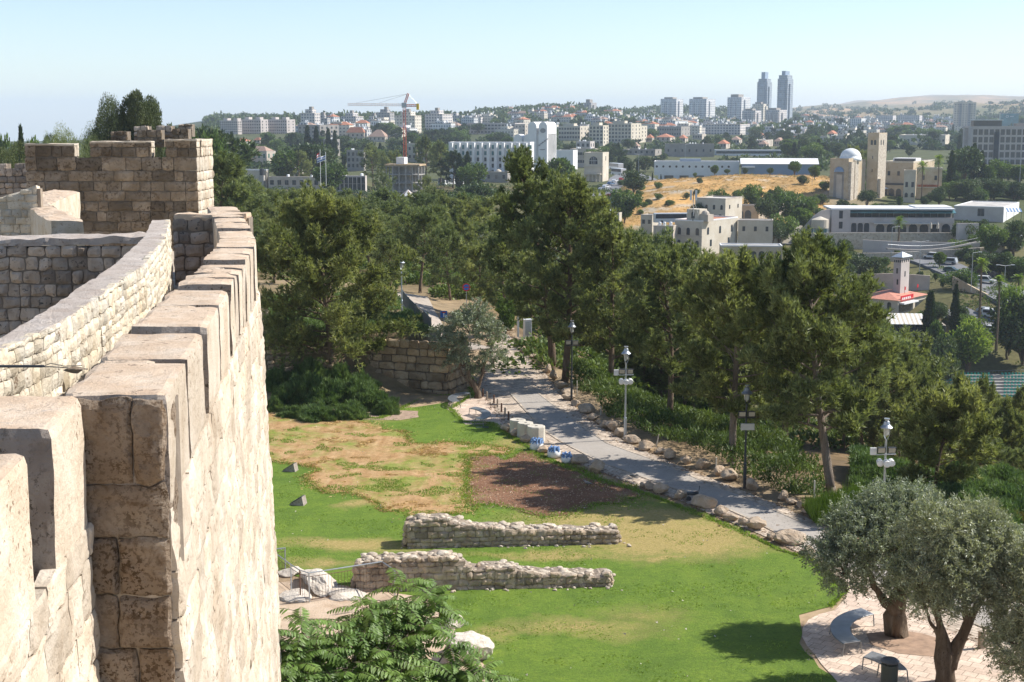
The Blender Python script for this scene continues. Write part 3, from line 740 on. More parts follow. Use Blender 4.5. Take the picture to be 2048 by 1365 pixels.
# zigzag battlement beyond the cross wall
ZB = thing('zigzag_parapet', 'peach-topped parapet zigzagging below the square tower', 'wall', (-17, 48, 10))
def pz(px, py, z=14.3): g = G(px, py, z); return g[:2]-np.array([-17, 48])
mb = MB()
zz = [(112,382),(45,392),(35,406),(95,432),(160,440)]
zr = [(104,382),(104,412),(78,414),(125,422),(165,434)]
L0 = [(105,378),(35,402),(100,442)]; R0 = [(160,383),(100,408),(166,441)]
for k in range(2):
    a, b = pz(*L0[k]), pz(*L0[k+1]); c, d = pz(*R0[k+1]), pz(*R0[k])
    cs = [(a[0],a[1],-2),(b[0],b[1],-2),(c[0],c[1],-2),(d[0],d[1],-2),(a[0],a[1],4.3),(b[0],b[1],4.3),(c[0],c[1],4.3),(d[0],d[1],4.3)]
    me0 = MB(); rough_hexa(mb, cs, .3, .05, .03, 1.5)
me = mb.mesh('masonry', [M['parapet_side'], M['wall_top']])
nf = len(me.polygons); nm = np.empty(nf*3, np.float32); me.polygons.foreach_get('normal', nm); nm = nm.reshape(-1, 3)
me.polygons.foreach_set('material_index', (np.abs(nm[:, 2]) > .6).astype(np.int32)); link('masonry', me, ZB)
PWL = thing('pale_wall', 'small plain pale wall with wooden doorpost at the left edge below the battlements', 'wall', (-14.9, 44, 10))
mb = MB(); rough_hexa(mb, [(-3,0,-1),(.25,0,-1),(.25,.4,-1),(-3,.4,-1),(-3,0,3.9),(.25,0,5.0),(.25,.4,5.0),(-3,.4,4.0)], .2, .03, .02)
stones(mb, (-3, -.01), (.27, -.01), -1, 5, (0, -1), (.18,.26), (.2,.45), .006, .03, .05, rough=.02, seed=33, top=lambda q: 3.9+1.1*q)
mb.obj('masonry', [M['parapet_side']], PWL)
mb = MB(); mb.box(.27, .37, 0, .2, 1, 4.9); mb.obj('doorpost', [M['wood']], PWL)
# square tower
TX, TYp = -13.2, 60.0; sT = F/60
TW = thing('wall_tower', 'square battlemented stone tower, front stone toned dark for shade, right side toned pale for sun', 'tower', (-16.8, 60, 0))
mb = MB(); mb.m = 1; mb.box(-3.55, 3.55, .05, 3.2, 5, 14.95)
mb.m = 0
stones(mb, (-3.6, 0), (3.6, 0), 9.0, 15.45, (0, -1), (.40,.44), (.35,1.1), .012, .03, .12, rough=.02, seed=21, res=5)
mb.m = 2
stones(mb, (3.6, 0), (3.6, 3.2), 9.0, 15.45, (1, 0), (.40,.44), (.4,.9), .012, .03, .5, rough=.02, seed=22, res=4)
mb.obj('walls', [M['tower_stone'], M['mortar'], M['wall_face']], TW)  # front's shade and side's sunlight put into separate dark and pale stones
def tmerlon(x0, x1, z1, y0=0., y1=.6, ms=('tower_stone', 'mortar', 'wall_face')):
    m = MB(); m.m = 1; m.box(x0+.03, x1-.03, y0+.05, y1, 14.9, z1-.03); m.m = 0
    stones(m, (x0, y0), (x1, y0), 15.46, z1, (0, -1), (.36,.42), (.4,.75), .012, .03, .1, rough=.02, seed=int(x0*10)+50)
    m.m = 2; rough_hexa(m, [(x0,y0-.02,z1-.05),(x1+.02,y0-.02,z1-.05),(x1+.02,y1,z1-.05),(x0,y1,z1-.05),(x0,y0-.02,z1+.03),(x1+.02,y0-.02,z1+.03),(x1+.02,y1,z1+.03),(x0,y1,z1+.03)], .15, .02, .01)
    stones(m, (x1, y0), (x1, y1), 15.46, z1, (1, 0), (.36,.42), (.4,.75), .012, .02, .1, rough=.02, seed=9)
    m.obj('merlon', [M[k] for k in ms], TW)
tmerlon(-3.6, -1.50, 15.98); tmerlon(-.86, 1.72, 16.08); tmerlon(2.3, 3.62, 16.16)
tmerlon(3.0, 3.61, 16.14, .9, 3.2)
for x0, x1 in ((-1.5, -.86), (1.72, 2.3)):
    mb = MB(); mb.box(x0, x1, 2.6, 3.1, 14.9, 15.75); mb.obj('merlon', [M['rubble']], TW)
# battlements showing behind and left of the tower
UB = thing('upper_battlement', 'upper row of weathered merlons rising behind the tower top', 'battlement', (-14.6, 70, 12))
sU = F/70
for (a, b, y0_, y1_, yy) in [(229,263,262,282,0),(262,293,252,282,1.2),(281,331,259,282,0),(308,340,251,282,1.2),(350,384,257,282,0),(352,381,248,262,1.2)]:
    X0 = (a-1024)/sU+14.6; X1 = (b-1024)/sU+14.6; z1 = 17-(y0_-240)/sU-12; z0 = 17-(y1_+12-240)/sU-12
    m = MB(); m.m = 1; m.box(X0+.03, X1-.03, yy+.05, yy+.7, z0, z1-.03); m.m = 0
    stones(m, (X0, yy), (X1, yy), z0, z1, (0, -1), (.22,.3), (.3,.6), .012, .03, .1, rough=.02, seed=a)
    m.obj('merlon', [M['tower_stone'] if yy == 0 else M['rubble'], M['mortar']], UB)
LB = thing('far_battlement', 'low grey battlements at the left edge beside the square tower', 'battlement', (-23, 66, 10))
sL = F/66
for (a, b, y0_, y1_) in [(-40,21,326,348),(36,68,325,350)]:
    X0 = (a-1024)/sL+23; X1 = (b-1024)/sL+23; z1 = 17-(y0_-240)/sL-10; z0 = 17-(y1_-240)/sL-10
    m = MB(); m.m = 1; m.box(X0+.02, X1-.02, .05, .6, z0, z1-.02); m.m = 0
    stones(m, (X0, 0), (X1, 0), z0, z1, (0, -1), (.22,.28), (.3,.6), .012, .03, .1, rough=.02, seed=a+99); m.obj('merlon', [M['rubble'], M['mortar']], LB)
m = MB(); m.m = 1; m.box(-3, 1.2, .05, 1, 0, 4.75); m.m = 0; stones(m, (-3, 0), (1.2, 0), 0, 4.8, (0, -1), (.25,.32), (.3,.6), .012, .03, .1, rough=.02, seed=3); m.obj('wall', [M['rubble'], M['mortar']], LB)
# ------------------------------------------------------------------ VEGETATION
def unit(v): return v/(np.linalg.norm(v, axis=-1, keepdims=True)+1e-9)
def blades(P, Dv, ln, wd, rg):
    """one thin triangle per needle tuft blade"""
    n = len(P); r = unit(rg.normal(size=(n, 3))); S = unit(np.cross(Dv, r))*np.reshape(wd, (-1, 1))*.5
    T = P + Dv*np.reshape(ln, (-1, 1))
    V = np.stack([P-S, P+S, T], 1).reshape(-1, 3)
    return V, np.arange(3*n).reshape(-1, 3)
def leaves(P, Dv, ln, wd, rg, N=None):
    """one rhombic leaf each"""
    n = len(P); r = unit(rg.normal(size=(n, 3))) if N is None else N; S = unit(np.cross(Dv, r))*np.reshape(wd, (-1, 1))*.5
    L = Dv*np.reshape(ln, (-1, 1))
    V = np.stack([P, P+L*.45+S, P+L, P+L*.45-S], 1).reshape(-1, 3)
    return V, np.arange(4*n).reshape(-1, 4)
def pine(seed, H, cb, Rm, nl=34, ns=15, m=6, nb=9, lean=(0, 0), peak=.35, flat=0., bl=.33, bw=.074, trunk_r=None, curve=0., up=.5, split=0):
    rg = np.random.default_rng(seed); mb = MB()
    k = 12; t = np.linspace(0, 1, k)
    ph = rg.uniform(0, 6)
    TX_ = lean[0]*t**1.6 + curve*np.sin(t*3.3+ph)*.5 - curve*np.sin(ph)*.5; TY_ = lean[1]*t**1.6 + curve*np.cos(t*2.7+ph)*.5 - curve*np.cos(ph)*.5
    TP = np.column_stack([TX_, TY_, t*H*.97]); tr = trunk_r or H*.017
    mb.tube(TP, tr*(1-t)**.8+.02, 8)
    mb.tube([TP[0]-[0, 0, .4], TP[0]+[0, 0, .35]], [tr*1.5, tr*1.0], 8)
    def tp(s): return np.array([np.interp(s, t, TP[:, i]) for i in range(3)])
    Ps, Ds = [], []
    for i in range(nl):
        q = (i+rg.uniform(0, .9))/nl
        s = cb + (1-cb)*q**.92
        pr = (np.sin(np.pi*min(1, (q*.93+.07))**(math.log(.5)/math.log(peak)))**.75) if q < .97 else .12
        L = Rm*(pr*(1-flat)+flat*(1-q*.3))*rg.uniform(.55, 1.12) + .25
        az = i*2.399+rg.uniform(-.5, .5); el = .08 + .75*q + rg.uniform(-.15, .25)
        d0 = np.array([cos(az)*cos(el), sin(az)*cos(el), sin(el)])
        A = tp(s)
        sg = np.linspace(0, 1, 5)[:, None]
        LP_ = A + d0*L*sg + np.array([0, 0, 1])*L*.22*sg**2*(1 if q > .25 else .4) + rg.normal(size=3)*.08*L*sg*(1-sg)*2
        mb.tube(LP_, np.linspace(tr*.36*(1-q*.6), .012, 5), 5, cap=False)
        nk = max(5, int(1.3*ns*(.4+.6*L/(Rm+.01))))
        for _ in range(nk):
            f = rg.uniform(.22, 1)**.75
            B = np.array([np.interp(f, sg[:, 0], LP_[:, c]) for c in range(3)])
            dd = unit(d0*.7 + rg.normal(size=3)*.55 + np.array([0, 0, up]))
            l2 = L*.34*(1.15-f*.6)*rg.uniform(.6, 1.2)+.25
            if rg.random() < .35: mb.tube([B, B+dd*l2*.7], [.018, .008], 3, cap=False)
            fr = rg.uniform(.15, 1, m)[:, None]
            cen = B + dd*l2*fr + rg.normal(size=(m, 3))*.09*(l2+.4)
            Ps.append(np.repeat(cen, nb, 0)); Ds.append(unit(np.repeat(np.tile(dd, (m, 1)), nb, 0)*.6 + rg.normal(size=(m*nb, 3))*.46 + np.array([0, 0, .5])))
        # young shoots standing up from the end of the bough
        for _ in range(3 if q > .25 else 1):
            tip = LP_[-1] + rg.normal(size=3)*np.array([.35, .35, .1])*L*.3; hh = rg.uniform(.35, .95)*(bl/.33)**.6
            cen = tip + np.column_stack([rg.normal(size=7)*.06, rg.normal(size=7)*.06, np.linspace(0, hh, 7)])
            Ps.append(np.repeat(cen, nb, 0)); Ds.append(unit(rg.normal(size=(7*nb, 3))*.4+np.array([0, 0, .8])))
    # leader tufts
    cen = tp(.97) + np.column_stack([rg.normal(size=24)*.18, rg.normal(size=24)*.18, rg.uniform(-1.1, .25, 24)])
    Ps.append(np.repeat(cen, nb, 0)); Ds.append(unit(rg.normal(size=(24*nb, 3))*.6+np.array([0, 0, .9])))
    P = np.vstack(Ps); Dv = np.vstack(Ds); n = len(P)
    V, Fc = blades(P, Dv, bl*rg.uniform(.7, 1.25, n), bw*rg.uniform(.7, 1.3, n), rg)
    return mb, V, Fc
def finish_tree(pre, mb, V, Fc, bark, leaf, norm=True):
    if norm:
        k = 10./np.percentile(V[:, 2], 99.9); V = V*np.array([1, 1, k])
        mb.V = [v*np.array([1, 1, k]) for v in mb.V]
    me = mesh_np('crown', V, [Fc], (leaf,)); me['rad'] = float(np.percentile(np.hypot(V[:, 0], V[:, 1]), 96))
    return mb.mesh('trunk', [bark], True), me
def _old(pre, mb, V, Fc, bark, leaf):
    return mb.mesh('trunk', [bark], True), mesh_np('crown', V, [Fc], (leaf,))
def place_tree(kind, meshes, label, cat, loc, rz=0, sc=1., group=None, name=None):
    t = thing(name or kind, label, cat, loc, rz, group, sc)
    if meshes[0] is not None: link('trunk', meshes[0], t)
    link('crown', meshes[1], t)
    return t
def tz3(p): return (float(p[0]), float(p[1]), tz(p[0], p[1]))
# --- the six big Aleppo pines along the path
def hero(px, py, ptop, wpx, label, seed, z=None, cb=.2, bark='bark', **kw):
    g = hit(px, py, 50, 200) if z is None else G(px, py, z)
    s = F/g[1]; top = EYE - (ptop-HOR)/s; H = top - g[2]
    Rm = wpx/2/s
    mb, V, Fc = pine(seed, H, cb, Rm, **kw)
    kz = H/np.percentile(V[:, 2], 99.95); V = V*np.array([1, 1, kz]); mb.V = [v*np.array([1, 1, kz]) for v in mb.V]
    return place_tree('pine_tree', finish_tree('pine', mb, V, Fc, M[bark], M['pine'], False), label, 'pine tree', (g[0], g[1], g[2]-.05))
hero(667, 750, 368, 325, 'broad Aleppo pine standing in the shrubs in front of the stone retaining wall', 1, cb=.10, nl=74, ns=26, m=6, nb=12, peak=.27, flat=.14, lean=(-.9, 0), curve=.3)
hero(1105, 737, 292, 215, 'tallest pine beside the path with a thin ragged leader top', 2, cb=.22, nl=50, ns=17, peak=.30, lean=(-1.6, 1), curve=.5, nb=12)
hero(1130, 765, 345, 235, 'dense pine close behind the boulders, right next to the tallest pine', 3, cb=.2, nl=46, ns=18, peak=.4, lean=(.6, 1.5), curve=.5, nb=12)
hero(1338, 845, 478, 235, 'twin-trunked dark pine between the first lamp and the curved-trunk pine', 4, cb=.28, nl=40, ns=18, peak=.4, lean=(-.9, .8), curve=.5, nb=12)
hero(1464, 930, 492, 245, 'pine with a pale curved bare trunk left of the dark lamp post', 5, bark='pale_bark', cb=.24, nl=42, ns=19, peak=.42, lean=(-.9, 0), curve=.7, nb=12)
hero(1662, 985, 462, 285, 'large pine with a bent bare trunk behind the broom bush', 6, bark='pale_bark', cb=.26, nl=54, ns=21, peak=.36, lean=(-1.2, .6), curve=.8, nb=12)
hero(1872, 998, 765, 190, 'young bushy pine standing in the scrub behind the big olive', 7, cb=.14, nl=34, ns=14, peak=.45, lean=(.5, 0), curve=.3)
hero(1568, 905, 520, 190, 'shadowed pine filling the gap behind the curved-trunk pine', 8, cb=.2, nl=34, ns=14, peak=.4, lean=(.3, 0), z=-1.5)
hero(1222, 800, 430, 175, 'dark pine in the shade behind the white floodlight lamp', 9, cb=.25, nl=34, ns=14, peak=.4, z=-1)
# --- shared pine forms for the woods
PV = []
for k in range(5):
    mb, V, Fc = pine(100+k, 10., [.2, .25, .15, .3, .22][k], [3.3, 3.0, 3.6, 3.4, 2.6][k], nl=[30, 28, 34, 26, 30][k], ns=12, m=5, nb=7, peak=[.4, .35, .45, .55, .33][k], curve=.6, bl=.44, bw=.085, up=.45)
    PV.append(finish_tree('pine', mb, V, Fc, M['bark'], M['pine' if k % 2 == 0 else 'pine2']))
FARP = []
for k in range(3):
    mb, V, Fc = pine(150+k, 10., [.2, .12, .3][k], [3.4, 3.0, 4.0][k], nl=24, ns=9, m=4, nb=5, peak=[.45, .4, .6][k], curve=.5, bl=.75, bw=.3, up=.3)
    FARP.append(finish_tree('pine', mb, V, Fc, M['bark'], M['farleaf']))
def lobes(seed, H, Rm, nlobe=14, n=2600, ls=.35, lw=.2, cb=.25, squash=.8, core=True, stem=.03, gappy=.0, multi=1, flare=0.):
    """broad crown of many small leaves on clustered lobes"""
    rg = np.random.default_rng(seed); mb = MB()
    cz = H*(cb+(1-cb)*.5); hz = H*(1-cb)*.5
    Ps, Ds = [], []
    cents = []
    for i in range(nlobe):
        v = unit(rg.normal(size=3)); v[2] = v[2]*.9+.1
        c = np.array([0, 0, cz]) + v*np.array([Rm, Rm, hz])*rg.uniform(.35, .68)
        r = Rm*rg.uniform(.30, .48); cents.append((c, r))
    if flare: cents = [(np.array([c[0]*(1+flare*(c[2]/H)**2), c[1]*(1+flare*(c[2]/H)**2), c[2]]), r*(.8+.4*c[2]/H)) for c, r in cents]
    for c, r in cents:
        k = n//nlobe; v = unit(rg.normal(size=(k, 3))); rad = r*rg.uniform(.7, 1.12, (k, 1))
        Ps.append(c+v*rad*np.array([1, 1, squash])); Ds.append(unit(v*.5+rg.normal(size=(k, 3))*.7+[0, 0, .2]))
        mb.tube([(0, 0, H*cb*.6), c*np.array([.5, .5, 1])*np.array([1, 1, .8]), c], [H*stem*.4, H*stem*.25, .02], 5, cap=False)
    mb.tube([(0, 0, -.4), (rg.normal()*.02*H, rg.normal()*.02*H, H*cb*.7), (0, 0, cz)], [H*stem, H*stem*.7, H*stem*.3], 7)
    P = np.vstack(Ps); Dv = np.vstack(Ds); m = len(P)
    V, Fc = leaves(P, Dv, ls*rg.uniform(.7, 1.3, m), lw*rg.uniform(.7, 1.3, m), rg)
    return mb, V, Fc
BV = []
for k in range(5):
    mb, V, Fc = lobes(200+k, 10., [4.2, 4.8, 3.6, 4.4, 5.][k], 15, 3800, .62, .42, [.08, .05, .12, .04, .10][k])
    BV.append(finish_tree('t', mb, V, Fc, M['bark'], M['broad' if k < 3 else 'farleaf']))
LV_ = []
for k in range(2):
    mb, V, Fc = lobes(260+k, 10., [4.6, 4.2][k], 18, 6000, .5, .34, .08)
    LV_.append(finish_tree('t', mb, V, Fc, M['bark'], M['lime_leaf']))
BU = []
for k in range(3):
    mb, V, Fc = lobes(240+k, 10., [6., 7., 8.][k], 12, 2600, 1.0, .6, .0)
    BU.append(finish_tree('t', mb, V, Fc, M['bark'], M['broad' if k else 'farleaf']))
CV = []
for k in range(3):
    rg = np.random.default_rng(300+k); n = 3200
    q = rg.uniform(0, 1, n); r = .95*np.sin(np.pi*np.clip(q*.94+.05, 0, 1)**.62)**.8*rg.uniform(.72, 1.1, n)*(1+.15*np.sin(q*23+k))
    a = rg.uniform(0, 2*pi, n); P = np.column_stack([r*np.cos(a), r*np.sin(a), .5+q*9.5])
    Dv = unit(np.column_stack([np.cos(a)*.35, np.sin(a)*.35, np.ones(n)]) + rg.normal(size=(n, 3))*.25)
    V, Fc = leaves(P, Dv, .6*rg.uniform(.7, 1.3, n), .22*rg.uniform(.7, 1.3, n), rg)
    mb = MB(); mb.tube([(0, 0, -.5), (0, 0, 5)], [.16, .1], 6)
    CV.append(finish_tree('t', mb, V, Fc, M['bark'], M['darkleaf']))
# --- olives
def olive(name, label, loc, trunk, lob, seed, nleaf=42000, ls=.11, lw=.032, bark='bark'):
    """trunk: list of (points, radii); lob: list of (x,y,z,rx,ry,rz) relative to loc"""
    rg = np.random.default_rng(seed); mb = MB()
    for P, r in trunk:
        P = np.array(P, float); s = np.linspace(0, 1, 9); L_ = np.linspace(0, 1, len(P))
        Q = np.column_stack([np.interp(s, L_, P[:, c]) for c in range(3)]); rr = np.interp(s, L_, r)
        Q[1:-1] += rg.normal(size=(7, 3))*rr[1:-1, None]*.25
        mb.tube(Q, rr*(1+.12*rg.normal(size=9)), 9)
    vol = np.array([l[3]*l[4]*l[5] for l in lob])**.75; vol /= vol.sum()
    Ps, Ds = [], []
    for l, fr in zip(lob, vol):
        c = np.array(l[:3]); R3 = np.array(l[3:]); k = int(nleaf*fr/30)
        # sprigs of leaves on the lobe's shell, bent outwards
        v = unit(rg.normal(size=(k, 3))); v[:, 2] = np.where(v[:, 2] < -.5, -v[:, 2]*.5, v[:, 2])
        rad = rg.uniform(.45, 1.0, (k, 1))**.5
        rad *= 1+.22*vn(v[:, 0]*3+l[0], v[:, 1]*3, v[:, 2]*3, seed)[:, None]
        base = c+v*R3*rad
        dr = unit(v+rg.normal(size=(k, 3))*.6+[0, 0, .1]); ln = rg.uniform(.25, .55, (k, 1))
        f = rg.uniform(0, 1, (k, 30, 1))
        P = base[:, None]+dr[:, None]*ln[:, None]*f + np.array([0, 0, -.18])*ln[:, None]*f**2 + rg.normal(size=(k, 30, 3))*.035
        Dv = unit(dr[:, None]*.7+rg.normal(size=(k, 30, 3))*.75)
        Ps.append(P.reshape(-1, 3)); Ds.append(Dv.reshape(-1, 3))
        for _ in range(7):
            vv = unit(rg.normal(size=3)); mb.tube([c-np.array([0, 0, l[5]*.6]), c+vv*R3*.8], [.03, .008], 4, cap=False)
    P = np.vstack(Ps); Dv = np.vstack(Ds); n = len(P)
    V, Fc = leaves(P, Dv, ls*rg.uniform(.7, 1.3, n), lw*rg.uniform(.8, 1.2, n), rg)
    return place_tree(name, (mb.mesh('trunk', [M[bark]], True), mesh_np('crown', V, [Fc], (M['olive'],))), label, 'olive tree', loc)
def rel(px, py, dy, base):   # point seen at px,py at depth base.y+dy, relative to base
    return PY(px, py, base[1]+dy) - base
b = G(958, 797)
lb = [(940,650,0,1.35,1.3,.95),(905,690,-.3,.95,1.,.75),(975,668,.3,1.0,1.,.85),(955,625,.2,.75,.8,.6),(925,722,.1,1.,.9,.55),(985,715,.2,.75,.8,.6),(885,670,.4,.7,.8,.5),(960,740,0,.6,.6,.4)]
olive('olive_tree', 'small grey-green olive with a twisted trunk beside the curved bench and path', b,
      [([(0,0,-.1),(-.1,0,.45),rel(940,755,0,b),rel(938,722,0,b)],[.26,.20,.15,.09]),([(-.1,0,.5),rel(965,752,.1,b),rel(972,705,.1,b)],[.15,.09,.05]),([rel(945,775,0,b),rel(925,750,.1,b),rel(915,720,0,b)],[.09,.06,.03])],
      [tuple(rel(x, y, d, b))+(p, q, r) for x, y, d, p, q, r in lb], 5, 30000, .13, .045)
b = G(1790, 1275)
lb = [(1740,1090,0,1.25,1.3,.85),(1690,1130,-.1,.85,1.,.6),(1790,1050,.6,1.25,1.3,.85),(1720,1050,.9,1.0,1.1,.7),(1655,1105,.3,.65,.7,.5),(1800,1120,.2,1.1,1.2,.8),(1850,1070,.8,1.1,1.1,.8),(1810,1185,.2,.75,.8,.5),(1775,1010,1.2,.9,1.,.55),(1830,1005,1.3,.8,.9,.5),(1690,1170,.1,.6,.6,.35)]
olive('olive_tree', 'rear silvery olive tree with a stout leaning trunk behind the curved bench', b,
      [([(0,0,-.1),rel(1792,1225,0,b),rel(1800,1190,0,b),rel(1805,1130,0,b)],[.42,.36,.26,.14]),([rel(1792,1225,0,b),rel(1765,1200,0,b),rel(1745,1170,0,b),rel(1730,1120,0,b)],[.24,.15,.11,.06])],
      [tuple(rel(x, y, d, b))+(p, q, r) for x, y, d, p, q, r in lb], 6, 90000, .105, .034)
b = G(1895, 1368)
lb = [(1900,1130,0,1.2,1.2,.9),(1960,1110,.4,1.2,1.2,.95),(1845,1150,0,.85,.9,.6),(1880,1060,.5,1.1,1.1,.8),(1980,1160,.2,1.05,1.,.8),(1935,1190,0,.9,.9,.6),(1890,1200,-.2,.8,.8,.5),(1945,1050,.8,1.0,1.,.65),(2010,1105,.6,.8,.9,.7),(1850,1205,0,.5,.5,.35)]
olive('olive_tree', 'front olive tree with dark forked trunks at the right of the paving', b,
      [([(-.05,0,-.2),rel(1892,1310,0,b),rel(1885,1268,0,b),rel(1872,1225,0,b),rel(1860,1170,0,b)],[.36,.30,.17,.12,.07]),([rel(1898,1335,0,b),rel(1918,1290,0,b),rel(1935,1250,0,b),rel(1962,1205,0,b),rel(1985,1160,0,b)],[.28,.19,.14,.10,.06]),
       ([rel(1935,1250,0,b),rel(1930,1210,0,b),rel(1925,1160,0,b)],[.12,.09,.05]),([rel(1878,1275,0,b),rel(1860,1240,0,b),rel(1850,1212,0,b)],[.07,.05,.03]),([rel(1872,1225,0,b),rel(1895,1190,0,b),rel(1898,1140,0,b)],[.09,.06,.04])],
      [tuple(rel(x, y, d, b))+(p, q, r) for x, y, d, p, q, r in lb], 7, 100000, .105, .034)
b = G(2095, 1400)
lb = [(2060,1215,0,.95,1.,.75),(2030,1300,-.2,.8,.8,.8),(2085,1150,.2,1.,1.,.7),(2020,1270,.2,.6,.6,.5),(2065,1340,-.2,.8,.8,.6),(2120,1250,0,1.1,1.1,1.),(2055,1110,.8,.7,.8,.5)]
olive('olive_tree', 'partly hidden olive cut by the right edge of the picture', b, [([(0,0,-.2),rel(2090,1300,0,b),rel(2075,1230,0,b)],[.3,.22,.1])],
      [tuple(rel(x, y, d, b))+(p, q, r) for x, y, d, p, q, r in lb], 8, 45000, .105, .034)
# --- shrubs and ground cover
def shrub_mesh(seed, n, ls, lw, mat, upw=.6, flat=.75):
    rg = np.random.default_rng(seed)
    v = unit(rg.normal(size=(n, 3))); v[:, 2] = np.abs(v[:, 2])
    rad = rg.uniform(.55, 1., (n, 1))**.6*(1+.42*vn(v[:, 0]*3.1, v[:, 1]*3.1, v[:, 2]*3.1, seed)[:, None]+.22*vn(v[:, 0]*8, v[:, 1]*8, v[:, 2]*8, seed+9)[:, None])
    P = v*rad*np.array([1, 1, flat]); Dv = unit(v*.6+rg.normal(size=(n, 3))*.45+[0, 0, upw])
    V, Fc = blades(P, Dv, ls*rg.uniform(.6, 1.3, n), lw*rg.uniform(.7, 1.3, n), rg)
    return mesh_np('shrub', V, [Fc], (mat,))
SM = [shrub_mesh(400+k, 15000, .2, .04, M['rosemary']) for k in range(3)] + [shrub_mesh(410+k, 11000, .22, .05, M['shrub']) for k in range(3)]
mound = [(612,790,62,52,0),(575,800,45,40,1),(650,800,60,50,2),(700,795,58,48,0),(745,810,58,46,1),(700,830,50,34,2),(640,832,52,34,0),(590,828,40,26,1),(770,822,34,30,2),(560,770,40,44,0),(620,755,50,45,1),(680,765,45,45,2),(725,775,40,40,0),(548,815,30,30,1)]
mound.sort(key=lambda a: (a[0]))
for i, (px, py, w_, h_, k) in enumerate(mound):
    g = hit(px, py+6, 60, 200); s = F/g[1]
    o = link('rosemary_shrub', SM[k], None, (g[0], g[1], tz(g[0], g[1])-.15), i*1.3, (w_/s*.75, w_/s*.75, h_/s*1.1))
    tag(o, f'dense dark green shrub below the retaining wall, {ordn(i)} from the left in the clump', 'shrub', 'shrubs below the retaining wall')
# ground cover under the pines: nobody could count it
def cover(name, label, pts, n, mat, ls=.22, lw=.06, hh=.55, seed=1, z=None):
    rg = np.random.default_rng(seed)
    P2 = np.array([G(a, b_, z)[:2] if z is not None else hit(a, b_, 50, 260)[:2] for a, b_ in pts])
    lo, hi = P2.min(0), P2.max(0)
    Q = rg.uniform(lo, hi, (n*5, 2))
    ins = np.zeros(len(Q), bool); j = len(P2)-1
    for i in range(len(P2)):
        xi, yi = P2[i]; xj, yj = P2[j]
        c = ((yi > Q[:, 1]) != (yj > Q[:, 1])) & (Q[:, 0] < (xj-xi)*(Q[:, 1]-yi)/(yj-yi+1e-12)+xi)
        ins ^= c; j = i
    Q = Q[ins]
    den = vn(Q[:, 0]/2.2, Q[:, 1]/2.2, 0, seed)+.5*vn(Q[:, 0]/.8, Q[:, 1]/.8, 0, seed+1)
    th = -.5; Q = Q[den > th][:n]; den = den[den > th][:n]
    h = hh*np.clip(den+.6, .12, 1.2)*rg.uniform(.45, 1., len(Q))
    P = np.column_stack([Q, terr(Q[:, 0], Q[:, 1])+h]); Dv = unit(rg.normal(size=(len(Q), 3))*.55+[0, 0, .8])
    V, Fc = blades(P, Dv, ls*rg.uniform(.6, 1.3, len(Q)), lw*rg.uniform(.7, 1.4, len(Q)), rg)
    return stuff(link(name, mesh_np(name, V, [Fc], (mat,))), label, 'ground cover')
cover('ground_cover', 'low green rosemary spreading under the pines beside the boulders', [(1135,770),(1175,800),(1240,862),(1300,888),(1400,925),(1500,968),(1640,1022),(1660,985),(1560,900),(1480,840),(1350,760),(1200,735)], 230000, M['shrub'], .26, .075, 1.0, 3)
cover('ground_cover', 'rough scrub on the slope right of the broom bush', [(1700,1030),(1800,1060),(1900,1095),(2060,1130),(2120,1050),(2120,960),(1900,945),(1700,930)], 90000, M['rosemary'], .26, .07, .8, 6)
cover('dry_scrub', 'olive-brown dry scrub below the young pine on the slope', [(1890,1040),(2060,1080),(2100,1010),(1960,985)], 30000, leaf_mat('dry_scrub', (.12,.10,.03), (.20,.16,.05)), .26, .06, .6, 9)
cover('ground_cover', 'straggling scrub on the terrace behind the retaining wall', [(540,735),(660,735),(780,700),(868,690),(856,655),(820,625),(700,600),(535,600)], 60000, M['rosemary'], .24, .06, .7, 12)
# broom bush on the path edge
rg = np.random.default_rng(77); b = G(1700, 1040); n = 16000
u_ = rg.uniform(0, 1, n); X = (u_-.5)*3.6; Yv = rg.normal(size=n)*.55; zt = .25+1.45*np.clip(1-np.abs(u_-.62)*1.55, .1, 1)*rg.uniform(.35, 1, n)
V, Fc = blades(np.column_stack([X, Yv, zt*.6]), unit(np.column_stack([rg.normal(size=n)*.25+.15, rg.normal(size=n)*.25, np.ones(n)])), .55*rg.uniform(.6, 1.3, n), np.full(n, .03), rg)
tag(link('broom_bush', mesh_np('broom_bush', V, [Fc], (M['broom'],)), None, (b[0], b[1], 0)), 'bright green feathery broom bush at the path edge behind the olives', 'bush')
